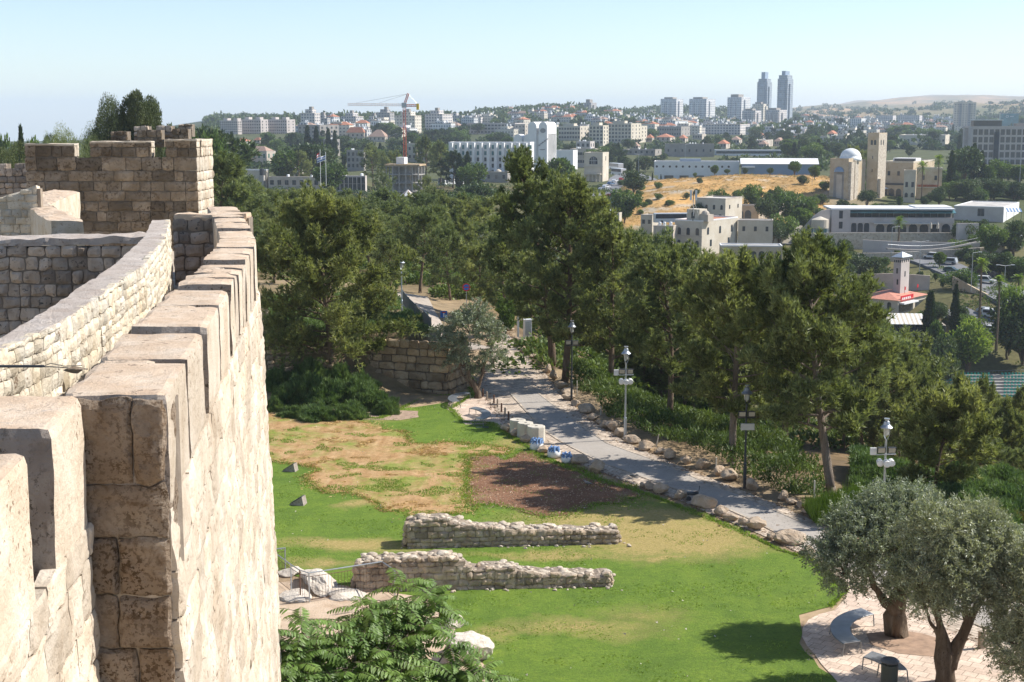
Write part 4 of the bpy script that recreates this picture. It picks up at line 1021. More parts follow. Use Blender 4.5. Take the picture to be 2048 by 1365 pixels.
# --- tree of heaven below the wall, with pinnate leaves
def ailanthus():
    rg = np.random.default_rng(12); base = np.array([-4.3, 23.5, 0.]); mb = MB()
    tops = [(800,1175,25,1.),(735,1215,24.5,.9),(860,1190,25.5,.9),(600,1235,23.5,1.),(545,1270,23,.8),(660,1280,24,1.),(850,1250,25,1.),(780,1290,24.3,1.),(900,1290,25,1.),(700,1340,23.6,1.),(590,1330,23,1.),(880,1350,24.6,1.),(960,1345,24.8,.8),(800,1370,24,1.),(640,1390,23.3,1.),(740,1260,25.2,.9),(540,1345,22.6,.8),(720,1400,23.2,1.),(860,1400,23.8,1.),(820,1225,26,.8),(560,1400,22.7,.8),(990,1390,24.6,.7),(690,1245,24.2,1.),(620,1300,23.6,1.),(760,1330,24.2,1.),(830,1310,24.6,1.),(920,1335,25,.9),(770,1215,25,.9),(870,1225,25.6,.9),(580,1300,23.2,.9),(650,1350,23.8,1.),(805,1340,24,1.),(905,1375,24.6,.9)]
    trunk = np.array([base, base+[.4, .1, 3], base+[.8, .3, 5.2], base+[1.2, .5, 7]])
    mb.tube(trunk, [.2, .16, .12, .08], 8)
    LV, LF, LS = [], [], []; nq = 0
    for (px, py, Yd, s) in tops:
        T = PY(px, py, Yd); st = trunk[2] + (trunk[3]-trunk[2])*rg.uniform(-.6, 1)
        mid = (st+T)/2+np.array([0, 0, -.3])
        mb.tube([st, mid, T], [.045, .03, .012], 5, cap=False)
        for k in range(30):
            f = rg.uniform(0, 1); A = T + (mid-T)*f*.75*(k > 6) + rg.normal(size=3)*.07
            az = k*2.399+rg.uniform(-.4, .4); el = rg.uniform(-.1, .75)
            d = np.array([cos(az)*cos(el), sin(az)*cos(el), sin(el)]); L = rg.uniform(.55, .85)*s
            m = 12; q = np.linspace(0, 1, m)[:, None]
            C_ = A + d*L*q + np.array([0, 0, -1])*L*.42*q**2
            mb.tube(C_[::3], [.006, .005, .004, .003], 3, cap=False)
            tg = unit(np.gradient(C_, axis=0)); sd = unit(np.cross(tg, [0, 0, 1.])); nn = unit(np.cross(sd, tg))
            pl = (.19*np.sin(np.pi*np.clip(q*.85+.12, 0, 1))**.6)[2:, 0]
            for sg in (-1, 1):
                dv = unit(sd*sg + tg*.35 - nn*.28 + rg.normal(size=(m, 3))*.08)[2:]
                Nn = nn[2:]; P0 = C_[2:]
                S = unit(np.cross(dv, Nn))*.026
                Lf = dv*pl[:, None]*s
                V = np.stack([P0, P0+Lf*.3+S, P0+Lf*.7+S*.8-Nn*.012, P0+Lf-Nn*.03, P0+Lf*.7-S*.8-Nn*.012, P0+Lf*.3-S], 1)
                LV.append(V.reshape(-1, 3)); k6 = np.arange(len(P0))[:, None]*6+nq
                LF.append(np.concatenate([k6+np.array([0, 1, 2, 5])[None], k6+np.array([5, 2, 3, 4])[None]])); nq += len(P0)*6
    # twig tubes hang as part of the trunk mesh
    t = thing('tree_of_heaven', 'leafy tree with long feather-like leaves rising at the foot of the wall', 'tree', base)
    V, Fs, mi = mb.arrays(); V = V-base
    link('trunk', mesh_np('trunk', V, Fs, (M['pale_bark'],), smooth=True), t)
    link('crown', mesh_np('crown', np.vstack(LV)-base, [np.vstack(LF)], (M['ail'],)), t)
ailanthus()
# ------------------------------------------------------------------ THINGS IN THE PARK
RK = [rock_mesh('boulder', 20+k, M['boulder']) for k in range(6)]
left_b = [(1012,863,25,15),(1033,873,25,15),(1053,886,25,18),(1087,907,30,16),(1159,929,36,20),(1195,947,30,24),(1286,977,17,13),(1298,981,20,16),(1323,989,34,26),(1362,1000,30,22),(1410,1018,42,27),(1443,1034,30,22),(1462,1044,30,15),(1489,1052,25,16),(1514,1062,40,32),(1543,1080,24,18),(1583,1091,54,30),(1618,1112,28,20)]
right_b = [(1020,662,18,12),(1030,683,14,10),(1041,692,26,15),(1049,706,20,12),(1068,718,20,13),(1079,730,17,13),(1096,747,15,20),(1108,760,17,17),(1122,778,28,14),(1134,790,26,14),(1138,802,26,16),(1153,813,25,14),(1172,827,33,18),(1187,842,23,15),(1200,849,14,10),(1209,856,22,16),(1226,862,30,26),(1241,875,27,20),(1264,888,30,18),(1291,902,36,19),(1324,909,22,13),(1339,919,23,22),(1372,929,23,19),(1406,940,29,24),(1440,953,25,24),(1463,963,39,21),(1503,981,28,26),(1567,1002,20,20),(1585,1010,23,16),(1604,1016,23,15),(1619,1028,23,11),(1641,1032,25,17)]
def boulders(lst, fmt, group):
    rn = random.Random(4)
    for i, (px, py, w_, h_) in enumerate(lst):
        g = G(px, py); s = F/g[1]
        o = link('boulder', RK[(i*5+len(lst)) % 6], None, (g[0], g[1]+w_/s*.25, -.04), rn.uniform(0, 6), (w_/s*1.2, w_/s*rn.uniform(.95, 1.15), h_/s*rn.uniform(1.1, 1.3)))
        big = 'large' if w_ > 29 else ('small' if w_ < 21 else 'rough')
        tag(o, fmt.format(big, ordn(i)), 'boulder', group)
boulders(left_b, '{} tan boulder on the lawn side of the path, {} from the stone drums downhill', 'boulders on the lawn side of the path')
boulders(right_b, '{} tan boulder on the pine side of the path, {} counting downhill', 'boulders on the pine side of the path')
# rocks near the fence and at the foot of the tree of heaven
PR_ = [rock_mesh('pale_rock', 60+k, M['pale_rock'], 4) for k in range(3)]
for px, py, w_, h_, d_, lab in [(640,1180,130,60,60,'broad sloping pale rock outcrop behind the metal fence'),(580,1150,60,28,50,'low pale rock beside the wall foot behind the fence'),(900,1262,46,34,50,'grey-topped boulder at the lawn edge right of the feathery tree'),(935,1325,95,62,80,'largest pale boulder at the lawn edge behind the feathery tree'),(590,1200,70,34,50,'rounded pale rock in front of the wall foot inside the fence'),(690,1195,110,30,70,'flat pale rock shelf left of the iron grating')]:
    g = G(px, py); s = F/g[1]
    tag(link('pale_rock', PR_[px % 3], None, (g[0], g[1]+.3, -.15), px*.7, (w_/s*1.1, d_/s*1.3, h_/s*(1.25 if px > 850 else .8))), lab, 'rock')
# ruined walls on the lawn
def ruin(label, px0, py0, px1, py1, hf, thick_, seed, step=None):
    A, B_ = G(px0, py0)[:2], G(px1, py1)[:2]; L = np.linalg.norm(B_-A); rz = math.atan2(B_[1]-A[1], B_[0]-A[0])
    t = thing('ruined_wall', label, 'ruined wall', (A[0], A[1], 0), rz)
    mb = MB(); mb.m = 0
    stones(mb, (0, 0), (L, 0), -.1, hf(0)+.3, (0, -1), (.16,.30), (.2,.55), .004, .05, .12, .12, top=lambda q: hf(q*L), rough=.045, seed=seed, res=4)
    stones(mb, (0, thick_), (0, 0), -.1, hf(0)+.1, (-1, 0), (.18,.3), (.25,.5), .012, .06, .12, .15, top=lambda q: hf(.05)-.05, rough=.03, seed=seed+1)
    stones(mb, (L, 0), (L, thick_), -.1, hf(L)+.1, (1, 0), (.18,.3), (.25,.5), .012, .06, .12, .15, top=lambda q: hf(L)-.05, rough=.03, seed=seed+2)
    mb.m = 2
    m = int(L/.25); xs = np.linspace(.04, L-.04, m); V = []
    for x in xs: V += [(x, .05, -.1), (x, thick_-.05, -.1), (x, thick_-.05, hf(x)-.08), (x, .05, hf(x)-.08)]
    mb.addnp(V, [(i*4+j, i*4+4+j, i*4+4+(j+1) % 4, i*4+(j+1) % 4) for i in range(m-1) for j in range(4)])
    mb.obj('masonry', [M['ruin'], M['ruin_mortar'], M['ruin_mortar']], t)
    # tumbled rubble top
    rn = np.random.default_rng(seed); mb = MB()
    import bmesh
    bs = []
    for k in range(4):
        me = rock_mesh('tmp', seed*3+k, M['ruin_top'], 2); bs.append((np.array([v.co[:] for v in me.vertices]), np.array([p.vertices[:] for p in me.polygons]))); D_.meshes.remove(me)
    n = int(L*thick_*22)
    for i in range(n):
        x = rn.uniform(.05, L-.05); y = rn.uniform(.0, thick_-.1); s = rn.uniform(.10, .26) if i % 7 else rn.uniform(.28, .48)
        V, Fc = bs[i % 4]; a = rn.uniform(0, 6)
        Vr = np.column_stack([V[:, 0]*cos(a)-V[:, 1]*sin(a), V[:, 0]*sin(a)+V[:, 1]*cos(a), V[:, 2]*.6])*s*np.array([1.2, 1, 1])
        mb.addnp(Vr+np.array([x, y+.05, hf(x)-.10-s*.14]), Fc)
    for i in range(int(L*6)):
        x = rn.uniform(-.3, L+.4); y = -abs(rn.normal())*.25-.05 if i % 4 else thick_+abs(rn.normal())*.2; s = rn.uniform(.05, .17) if i % 8 else rn.uniform(.2, .32)
        V, Fc = bs[i % 4]; mb.addnp(V*np.array([1.2, 1, .8])*s+np.array([x, y, -.01]), Fc)
    mb.obj('rubble_top', [M['ruin_top']], t)
def h1(x): return 1.05*max(0, 1-x/10.5)+.62 - .22*ss(x/2.5-.2) + .05*sin(x*5)
def h1(x): return float(np.interp(x, [0, .6, 1.6, 2.4, 5, 8.5, 20], [1.02, 1.18, 1.2, .86, .66, .52, .50])) + .03*sin(x*6)
ruin('upper ruined stone wall on the lawn, tallest at its left end', 815, 1096, 1237, 1087, h1, 1.05, 31)
def h2(x): return float(np.interp(x, [0, .4, 2.0, 3.4, 3.9, 4.3, 5.2, 6.5, 9.5, 20], [.95, 1.15, 1.2, 1.3, .95, .72, .85, .55, .42, .3])) + .04*sin(x*7)
ruin('lower ruined stone wall on the lawn, broken down to rubble at its right', 712, 1182, 1222, 1172, h2, 1.0, 35)
for px, py, w_, h_, l in [(962,1142,22,22,'round block perched on the lower ruined wall'),(1216,1165,26,14,'loose stone at the right end of the lower ruined wall')]:
    g = G(px, py, .5 if px < 1000 else 0); s = F/g[1]
    tag(link('loose_block', RK[2], None, (g[0], g[1]+.1, g[2]-.05), 1, (w_/s, w_/s, h_/s)), l, 'stone')
# retaining wall of big drafted blocks
A, B_ = G(640, 772)[:2], G(897, 791)[:2]; L = np.linalg.norm(B_-A); rz = math.atan2(B_[1]-A[1], B_[0]-A[0])
t = thing('retaining_wall', 'retaining wall of large weathered blocks behind the shrubs', 'wall', (A[0], A[1], 0), rz)
mb = MB(); mb.m = 0
stones(mb, (0, 0), (L, 0), -.2, 3.35, (0, -1), (.44,.56), (.5,1.35), .022, .07, .15, .05, rough=.03, seed=61, res=5, shape=5, top=lambda q: float(np.interp(q, [0, .2, .35, .5, 1], [2.2, 2.7, 3.1, 3.4, 3.4])))
stones(mb, (L, 0), (L, 3.2), -.2, 3.3, (1, 0), (.44,.56), (.6,1.2), .02, .07, .15, .04, rough=.03, seed=62, res=5, shape=5)
mb.m = 1; mb.box(3.2, L-.05, .1, 3.1, -.3, 3.1); mb.box(.1, 3.3, .1, 2, -.3, 2.1)
mb.obj('masonry', [M['big_stone'], M['mortar']], t)
# tumbled terraces of blocks at the left of it
for i, (px, py, pw, z0, z1, lab) in enumerate([(535,752,150,.9,2.0,'broken course of fallen blocks behind the dark shrubs'),(530,722,185,2.2,3.1,'second broken course of pale blocks under the broad pine'),(528,690,110,3.2,4.2,'upper broken terrace of pale blocks beside the city wall'),(526,642,110,4.2,5.4,'topmost ruined terrace wall touching the city wall edge')]):
    g = hit(px+pw*.5, py, 60, 160); s = F/g[1]; Lx = pw/s; zz = EYE-(py-HOR)/s
    t = thing('ruined_terrace', lab, 'ruined wall', (g[0]-Lx/2, g[1]+.3*i, zz-.1), 0)
    mb = MB(); mb.m = 0; hh = z1-z0
    stones(mb, (0, 0), (Lx, 0), -.3, hh, (0, -1), (.26,.42), (.35,.9), .03, .10, .2, .1, rough=.05, seed=70+i, top=lambda q: hh*(.72+.3*sin(q*11+i)))
    mb.m = 1; mb.box(.05, Lx-.05, .12, .9, -3, hh*.4)
    mb.obj('masonry', [M['big_stone'], M['mortar']], t)
# stone drums
for i, (px, py) in enumerate([(1035,870),(1051,877),(1072,886)]):
    g = G(px, py); s = F/g[1]; r = [17,17,19][i]/s; h = [30,31,33][i]/s
    mb = MB()
    prof = [(r*.97,0),(r,.05),(r,h-.05),(r*.95,h),(r*.22,h),(r*.2,h-.12),(.01,h-.12)]
    mb.lathe(prof, n=9)
    o = mb.obj('stone_drum', [M['drum']], None, (g[0], g[1]+r*.6, 0), i*.4)
    tag(o, f'pale stone drum with a hole in its top, {["farthest","middle","nearest"][i]} of the three', 'stone drum', 'three stone drums at the path edge')
# builders' bags
for i, (px, py, w_, h_) in enumerate([(1074,903,26,24),(1108,918,24,22),(1134,929,21,21)]):
    g = G(px, py); s = F/g[1]; w = w_/s; h = h_/s
    t = thing('bulk_bag', f'white and blue bulk bag among the boulders, {["farthest uphill","middle one","farthest downhill"][i]} of three', 'bag', (g[0], g[1]+w*.4, 0), .3*i, 'bulk bags between the boulders')
    mb = MB(); prof = [(w*.40,0),(w*.52,h*.12),(w*.55,h*.4),(w*.50,h*.72),(w*.36,h*.8),(.02,h*.82)]
    mb.lathe(prof, n=14); V, Fs, mi = mb.arrays(); V = displ(V, .05, 3, i)
    link('sack', mesh_np('sack', V, Fs, (M['white_paint'],), smooth=True), t)
    mb = MB(); rn = random.Random(i)
    for k in range(11):
        a = k*.57+rn.uniform(-.2, .2); r0 = w*.5
        mb.tube([(r0*cos(a), r0*sin(a), h*.62), (r0*.8*cos(a), r0*.8*sin(a), h*(.9+rn.uniform(0, .14))), (r0*.25*cos(a), r0*.25*sin(a), h*.86)], [.05, .075, .03], 4)
    mb.obj('blue_flaps', [M.setdefault('bag_blue', plain('bag_blue', (.14,.24,.42), .7, var=.8, scale=12))], t)
# bollards
for i, (px, py) in enumerate([(966,795),(974,801),(988,808),(995,816),(1003,825),(1010,834),(1017,842),(1025,851)]):
    g = G(px, py); h = .55
    mb = MB(); mb.tube([(0,0,-.05),(0,0,h-.05),(0,0,h)], [.055,.055,.045], 10)
    o = mb.obj('bollard', [M['wood'] if i % 2 else M['rust']], None, (g[0], g[1], 0)); tag(o, f'short round bollard in the row beside the path, {ordn(i)} from the olive tree', 'bollard', 'row of bollards beside the path')
g = G(1962, 1298); mb = MB(); mb.cbox((0,0,.28), (.16,.16,.62)); tag(mb.obj('bollard', [M['wood']], None, (g[0], g[1], 0), .3), 'lone square grey bollard on the paving right of the olive trunks', 'bollard')
# benches: curved slatted seats
def bench(label, ctr, r, a0, a1, w=.5, n=18, group=None):
    cx, cy = ctr
    am = (a0+a1)/2; ox, oy = cx+r*cos(am), cy+r*sin(am)
    t = thing('curved_bench', label, 'bench', (ox, oy, 0), 0, group)
    seat = MB(); ns_ = int(abs(a1-a0)*r/.07)
    for k in range(ns_):
        a = a0+(a1-a0)*(k+.5)/ns_; da = (a1-a0)/ns_*.32
        def p(rr, aa, z): return (cx+rr*cos(aa)-ox, cy+rr*sin(aa)-oy, z)
        c = [p(r-w/2,a-da,.43),p(r+w/2,a-da,.43),p(r+w/2,a+da,.43),p(r-w/2,a+da,.43),p(r-w/2,a-da,.455),p(r+w/2,a-da,.455),p(r+w/2,a+da,.455),p(r-w/2,a+da,.455)]
        seat.hexa(c)
    seat.obj('seat', [M['pale_steel']], t)
    fr = MB(); A_ = np.linspace(a0, a1, n)
    for rr in (r-w/2, r+w/2): fr.tube([(cx+rr*cos(a)-ox, cy+rr*sin(a)-oy, .425) for a in A_], .022, 6)
    fr.obj('frame', [M['steel']], t)
    for a in np.linspace(a0, a1, 3):
        for sg in (-1, 1):
            lg = MB(); rr = r+sg*w/2; lg.tube([(cx+rr*cos(a)-ox, cy+rr*sin(a)-oy, .42), (cx+(rr+sg*.06)*cos(a)-ox, cy+(rr+sg*.06)*sin(a)-oy, .0)], .02, 6); lg.obj('leg', [M['steel']], t)
def gb(px, py): return G(px, py, .45)[:2]
def circ(p1, p2, p3):
    (x1,y1),(x2,y2),(x3,y3) = p1, p2, p3
    d = 2*(x1*(y2-y3)+x2*(y3-y1)+x3*(y1-y2))
    ux = ((x1*x1+y1*y1)*(y2-y3)+(x2*x2+y2*y2)*(y3-y1)+(x3*x3+y3*y3)*(y1-y2))/d
    uy = ((x1*x1+y1*y1)*(x3-x2)+(x2*x2+y2*y2)*(x1-x3)+(x3*x3+y3*y3)*(x2-x1))/d
    return ux, uy
def arcbench(label, p1, p2, p3, w=.5, group=None):
    p1, p2, p3 = gb(*p1), gb(*p2), gb(*p3); c = circ(p1, p2, p3); r = math.hypot(p1[0]-c[0], p1[1]-c[1])
    an = [math.atan2(p[1]-c[1], p[0]-c[0]) for p in (p1, p2, p3)]
    a0, am, a1 = an
    while am-a0 > pi: am -= 2*pi
    while am-a0 < -pi: am += 2*pi
    while a1-am > pi: a1 -= 2*pi
    while a1-am < -pi: a1 += 2*pi
    bench(label, c, r, a0, a1, w, group=group)
gB = 'curved metal benches'
arcbench('long curved metal bench behind the stout olive trunk', (1735,1222), (1682,1248), (1705,1285), .62, gB)
arcbench('short curved metal bench beside the dark litter bin', (1735,1308), (1765,1318), (1795,1340), .58, gB)
arcbench('curved metal bench nearest the stone drums', (945,815), (968,822), (958,838), .5, gB)
arcbench('curved metal bench under the small olive tree', (935,785), (908,792), (912,803), .5, gB)
# litter bin
g = G(1778, 1368); mb = MB(); t = thing('litter_bin', 'dark round litter bin in front of the short bench', 'litter bin', (g[0], g[1], 0))
mb.lathe([(.24,0),(.25,.05),(.26,.62),(.24,.64)], n=16); mb.obj('body', [plain('bin_green', (.07,.075,.06), .6)], t)
mb = MB(); mb.lathe([(.28,.70),(.29,.74),(.22,.80),(.08,.83),(.01,.83)], n=16)
for a in range(3): mb.tube([(.22*cos(a*2.1), .22*sin(a*2.1), .6), (.22*cos(a*2.1), .22*sin(a*2.1), .72)], .015, 5)
mb.obj('lid', [plain('bin_lid', (.10,.10,.10), .4)], t)
# lamps
def lamp(label, px, py, ptop, kind, rz=0, dark=False, z=0.):
    g = G(px, py, z) if z is not None else hit(px, py)
    s = F/g[1]; H = (py-ptop)/s*1.02
    t = thing('street_lamp', label, 'street lamp', g, rz, 'park lamp posts'); pm = M['dark_metal'] if dark else M['pale_steel']
    mb = MB(); mb.tube([(0,0,-.1),(0,0,H*.24),(0,0,H*.25),(0,0,H-.9)], [.075,.075,.05,.045], 10); mb.obj('pole', [pm], t)
    mb = MB()
    for a in range(3): mb.tube([(.02*cos(a*2.1),.02*sin(a*2.1),H-.95),(.13*cos(a*2.1),.13*sin(a*2.1),H-.75),(.15*cos(a*2.1),.15*sin(a*2.1),H-.42)], .014, 4)
    mb.obj('cage', [pm], t)
    mb = MB(); mb.lathe([(.02,-.78+H),(.09,-.7+H),(.13,-.45+H),(.12,-.40+H)], n=12); mb.obj('glass', [plain('lamp_glass', (.55,.55,.5), .2)], t)
    mb = MB(); mb.lathe([(.25,H-.42),(.26,H-.38),(.15,H-.27),(.11,H-.13),(.07,H-.10),(.07,H-.05),(.12,H-.04),(.12,H),(.01,H)], n=16); mb.obj('hood', [M['steel'] if dark else M['pale_steel']], t)
    if kind:
        zb = H-1.55
        mb = MB(); mb.tube([(-.42,-.06,zb),(.42,-.06,zb+.02)], .025, 6); mb.obj('bracket', [pm], t)
        for x in (-.22, .22):
            f = MB(); f.cbox((x, -.16, zb+.22), (.34, .09, .27), 0, .25); o = f.obj('floodlight', [M['dark_metal']], t)
            f = MB(); f.cbox((x, -.215, zb+.215), (.28, .01, .21), 0, .25); f.obj('lens', [plain('flood_lens', (.45,.42,.34), .3)], o)
        if kind == 2:
            for x, y in ((-.24,-.05),(.24,-.05),(0,-.2)):
                f = MB(); f.tube([(x,y-.16,zb-.36),(x,y-.14,zb-.36),(x,y+.1,zb-.30)], [.10,.15,.13], 10); f.obj('spotlight', [M['white_paint']], t)
            f = MB(); f.cbox((-.5,.05,zb+.12), (.26,.1,.3)); f.obj('control_box', [M['white_paint']], t)
        if kind == 3:
            f = MB(); f.cbox((.05,-.1,zb-.4), (.62,.14,.3)); f.obj('projector', [M['pale_steel']], t)
lamp('pale lamp post with white floodlights standing among the path boulders', 1250, 881, 690, 2)
lamp('dark lamp post with floodlights in front of the curved-trunk pine', 1489, 977, 765, 3, dark=True)
lamp('pale lamp post with round white spotlights behind the broom bush', 1765, 1050, 830, 2)
lamp('lamp post half hidden in the shade of the tallest pine', 1143, 803, 640, 1, dark=True)
lamp('distant lamp post beside the fence of the upper path', 804, 628, 516, 0, z=3.3)
# other posts and signs
def post(label, px, py, ptop, r=.04, cat='post', name='metal_post', mat='pale_steel', tilt=0., group=None, z=0.):
    g = G(px, py, z); h = (py-ptop)*g[1]/F
    mb = MB(); mb.tube([(0,0,-.1),(tilt*h,0,h)], r, 7); return tag(mb.obj(name, [M[mat]], None, g), label, cat, group), g, h
g = G(1036, 682); t = thing('light_pole', 'slim grey pole with a thicker sleeve beside the boulders at the top of the path', 'pole', g)
mb = MB(); mb.tube([(0,0,0),(0,0,1.75),(0,0,1.76),(-.06,0,4.0)], [.09,.09,.05,.045], 8); mb.obj('pole', [M['pale_steel']], t)
g = G(1056, 690, 0); t = thing('utility_cabinet', 'small white utility cabinet behind the boulders at the top of the path', 'cabinet', (g[0], g[1]+4, 0), .3)
mb = MB(); mb.box(-.3,.3,-.2,.2,0,1.35); mb.box(-.33,.33,-.23,.23,1.35,1.42); mb.obj('body', [M['white_paint']], t); mb = MB(); mb.box(-.24,.24,-.225,-.205,.15,1.25); mb.obj('door', [M['pale_steel']], t)
wd = [(1154,792,761,0),(1200,832,813,.12),(1365,818,790,0),(1310,894,868,.3),(1432,946,914,0),(1628,1018,958,-.01),(1707,975,955,0),(1976,1043,1012,0),(2011,1035,1007,0),(1310,778,765,0),(1629,1015,985,.0),(1745,985,960,0)]
for i, (px, py, pt, ti) in enumerate(sorted(wd)):
    post(f'thin pale marker stake in the ground cover, {ordn(i)} from the left', px, py, pt, .035, 'stake', 'wooden_stake', 'wood', ti, 'marker stakes in the ground cover', z=None) if False else None
    g = hit(px, py, 50, 160); h = (py-pt)*g[1]/F; mb = MB(); mb.tube([(0,0,-.3),(ti*h,0,h)], .035, 6)
    tag(mb.obj('wooden_stake', [M['drum']], None, g), f'thin pale marker stake in the ground cover, {ordn(i)} from the left', 'stake', 'marker stakes in the ground cover')
zt = 1.5
g = G(933, 628, 0.5); t = thing('road_sign', 'round red and blue no-stopping sign on a pole behind the small olive', 'sign', g)
mb = MB(); mb.tube([(0,0,-.3),(0,0,2.3)], .03, 6); mb.obj('pole', [M['pale_steel']], t)
def disc(r, y, n=20): return [(r*cos(2*pi*k/n), 2.3+r*sin(2*pi*k/n)) for k in range(n)]
RED = plain('sign_red', (.55,.02,.03), .5, var=.03); BLU = plain('sign_blue', (.02,.16,.52), .5, var=.03); WHT = plain('sign_white', (.8,.8,.8), .5, var=.02)
mb = MB(); mb.m = 0; mb.yprism(disc(.34, 0), -.05, -.03); mb.m = 1; mb.yprism(disc(.25, 0), -.056, -.051)
mb.m = 0; mb.cbox((0,-.060,2.3), (.5,.005,.07)); 
V, Fs, mi = mb.arrays(); mb2 = MB(); mb2.m = 0
o = mb.obj('face', [RED, BLU], t)
g = G(888, 672, 3.3); t = thing('road_sign', 'square blue dead-end sign with white stem and red bar', 'sign', (g[0], g[1], 1.2))
mb = MB(); mb.tube([(0,0,0),(0,0,3.5)], .03, 6); mb.obj('pole', [M['pale_steel']], t)
mb = MB(); mb.m = 0; mb.cbox((0,-.04,3.5), (.44,.02,.44)); mb.m = 1; mb.cbox((0,-.054,3.46), (.08,.006,.26)); mb.m = 2; mb.cbox((0,-.054,3.62), (.24,.006,.07)); mb.obj('face', [BLU, WHT, RED], t)
# railing of the upper path
t = thing('metal_fence', 'grey upright-bar fence along the upper path edge', 'fence', (-5.8, 92, 3.3))
pts = [(862,672),(848,655),(832,642),(818,628),(806,612)]
PP = [G(a, b_, 3.35) for a, b_ in pts]
for a, b_ in zip(PP[:-1], PP[1:]):
    mb = MB(); o0 = np.array([-5.8, 92, 3.3]); L = np.linalg.norm(b_-a); n = int(L/.13)
    for z in (.12, 1.12): mb.tube([a-o0+[0,0,z], b_-o0+[0,0,z]], .02, 4)
    for k in range(n+1): q = a+(b_-a)*k/n-o0; mb.tube([q+[0,0,.1], q+[0,0,1.12]], .010, 3)
    mb.obj('panel', [M['steel']], t)
for a in PP: mb = MB(); q = a-o0; mb.tube([q, q+[0,0,1.2]], .04, 5); mb.obj('post', [M['steel']], t)
# railing at the wall foot
def railing(label, pts, h=1.1, name='metal_railing'):
    PP = [G(a, b_) for a, b_ in pts]; o0 = PP[0]; t = thing(name, label, 'railing', o0)
    for a, b_ in zip(PP[:-1], PP[1:]):
        L = np.linalg.norm(b_-a); n = max(2, int(L/.12))
        mb = MB(); mb.tube([a-o0+[0,0,h], b_-o0+[0,0,h]], .024, 6); mb.obj('handrail', [M['pale_steel']], t)
        mb = MB(); mb.tube([a-o0+[0,0,.1], b_-o0+[0,0,.1]], .012, 4); mb.tube([a-o0+[0,0,h-.14], b_-o0+[0,0,h-.14]], .012, 4)
        for k in range(1, n): q = a+(b_-a)*k/n-o0; mb.tube([q+[0,0,.1], q+[0,0,h-.14]], .006, 3)
        mb.obj('bars', [M['rust']], t)
    for k, a in enumerate(PP): mb = MB(); q = a-o0; mb.tube([q-[0,0,.1], q+[0,0,h+.02]], .028, 6); mb.obj('post', [M['pale_steel' if k % 2 else 'rust']], t)
railing('metal railing enclosing the rocks beside the wall foot', [(535,1150),(583,1188),(601,1200),(619,1206),(765,1182),(790,1200)])
railing('short far railing just at the edge of the city wall', [(520,1148),(571,1142)], .9)
g = G(672, 1232); mb = MB()
for k in range(14): mb.tube([(k*.05,0,0),(k*.05+.03,.03,.22)], .006, 3)
mb.tube([(0,0,0),(.66,0,0)], .014, 4); mb.tube([(.03,.03,.22),(.70,.03,.22)], .014, 4)
tag(mb.obj('iron_grating', [M['dark_metal']], None, g, .45), 'small dark iron grating on the rocks above the feathery tree', 'grating')
# floodlight housings in the lawn, birds, sprinkler plate
for i, (px, py, lab) in enumerate([(582,943,'small upper wedge-shaped lamp housing on the lawn'),(598,1010,'lower wedge-shaped lamp housing on the lawn beside a stone')]):
    g = G(px, py); mb = MB()
    t = thing('ground_light', lab, 'ground light', g, -.2, sc=.85)
    mb.hexa([(-.5,-.25,0),(.35,-.25,0),(.35,.3,0),(-.5,.3,0),(-.45,-.25,.04),(.25,-.25,.48),(.25,.3,.48),(-.45,.3,.04)]); mb.obj('housing', [M['end_face']], t)
    mb = MB(); mb.hexa([(-.40,-.2,.09),(.22,-.2,.475),(.22,.25,.475),(-.40,.25,.09),(-.41,-.2,.115),(.2,-.2,.50),(.2,.25,.50),(-.41,.25,.115)]); mb.obj('glass', [M['dark_metal']], t)
g = G(965, 856); mb = MB(); mb.cbox((0,0,.03), (.7,.5,.04)); tag(mb.obj('drain_cover', [plain('dark_green_plate', (.02,.05,.02), .7)], None, g), 'dark square plate lying on the grass beside the curved bench', 'plate')
def bird(label, px, py, rz):
    g = G(px, py); t = thing('crow', label, 'bird', g, rz)
    mb = MB(); prof = [(-.20,.02),(-.10,.05),(0,.075),(.10,.06),(.15,.035)]
    mb.tube([(-.24,0,.16),(-.14,0,.16),(-.02,0,.17),(.09,0,.19),(.14,0,.23),(.16,0,.26),(.20,0,.265),(.25,0,.255)], [.015,.04,.075,.06,.038,.036,.02,.004], 8)
    mb.obj('body', [plain('crow_grey', (.20,.19,.18), .7)], t)
    for s_ in (-1, 1):
        mb = MB(); mb.add([(.08,s_*.05,.20),(-.05,s_*.082,.20),(-.26,s_*.03,.15),(-.05,s_*.07,.12),(.06,s_*.055,.13)], [(0,1,2,3,4)] if s_ > 0 else [(4,3,2,1,0)]); mb.obj('wing', [M['dark_metal']], t)
        mb = MB(); mb.tube([(0,s_*.03,.12),(.01,s_*.03,0),(.05,s_*.03,.005)], .006, 4); mb.obj('leg', [M['dark_metal']], t)
bird('grey and black crow standing on the bare soil', 1175, 973, 2.6)
bird('grey and black crow walking at the path edge', 1268, 959, -.6)
# dark motor bike-like heap by boulder is a folded cart
g = G(1386, 1003); t = thing('metal_cart', 'small dark folded cart standing between two boulders at the path edge', 'cart', g)
mb = MB(); mb.tube([(-.25,0,.3),(.25,0,.42),(.3,.1,.7)], .02, 5); mb.tube([(-.25,.2,.3),(.25,.2,.42)], .02, 5); mb.cbox((0,.1,.33), (.5,.28,.08)); mb.obj('frame', [M['dark_metal']], t)
for x in (-.2, .2):
    mb = MB(); mb.tube([(x,-.03,.12),(x,.0,.12)], .12, 12); mb.obj('wheel', [M['dark_metal']], t)
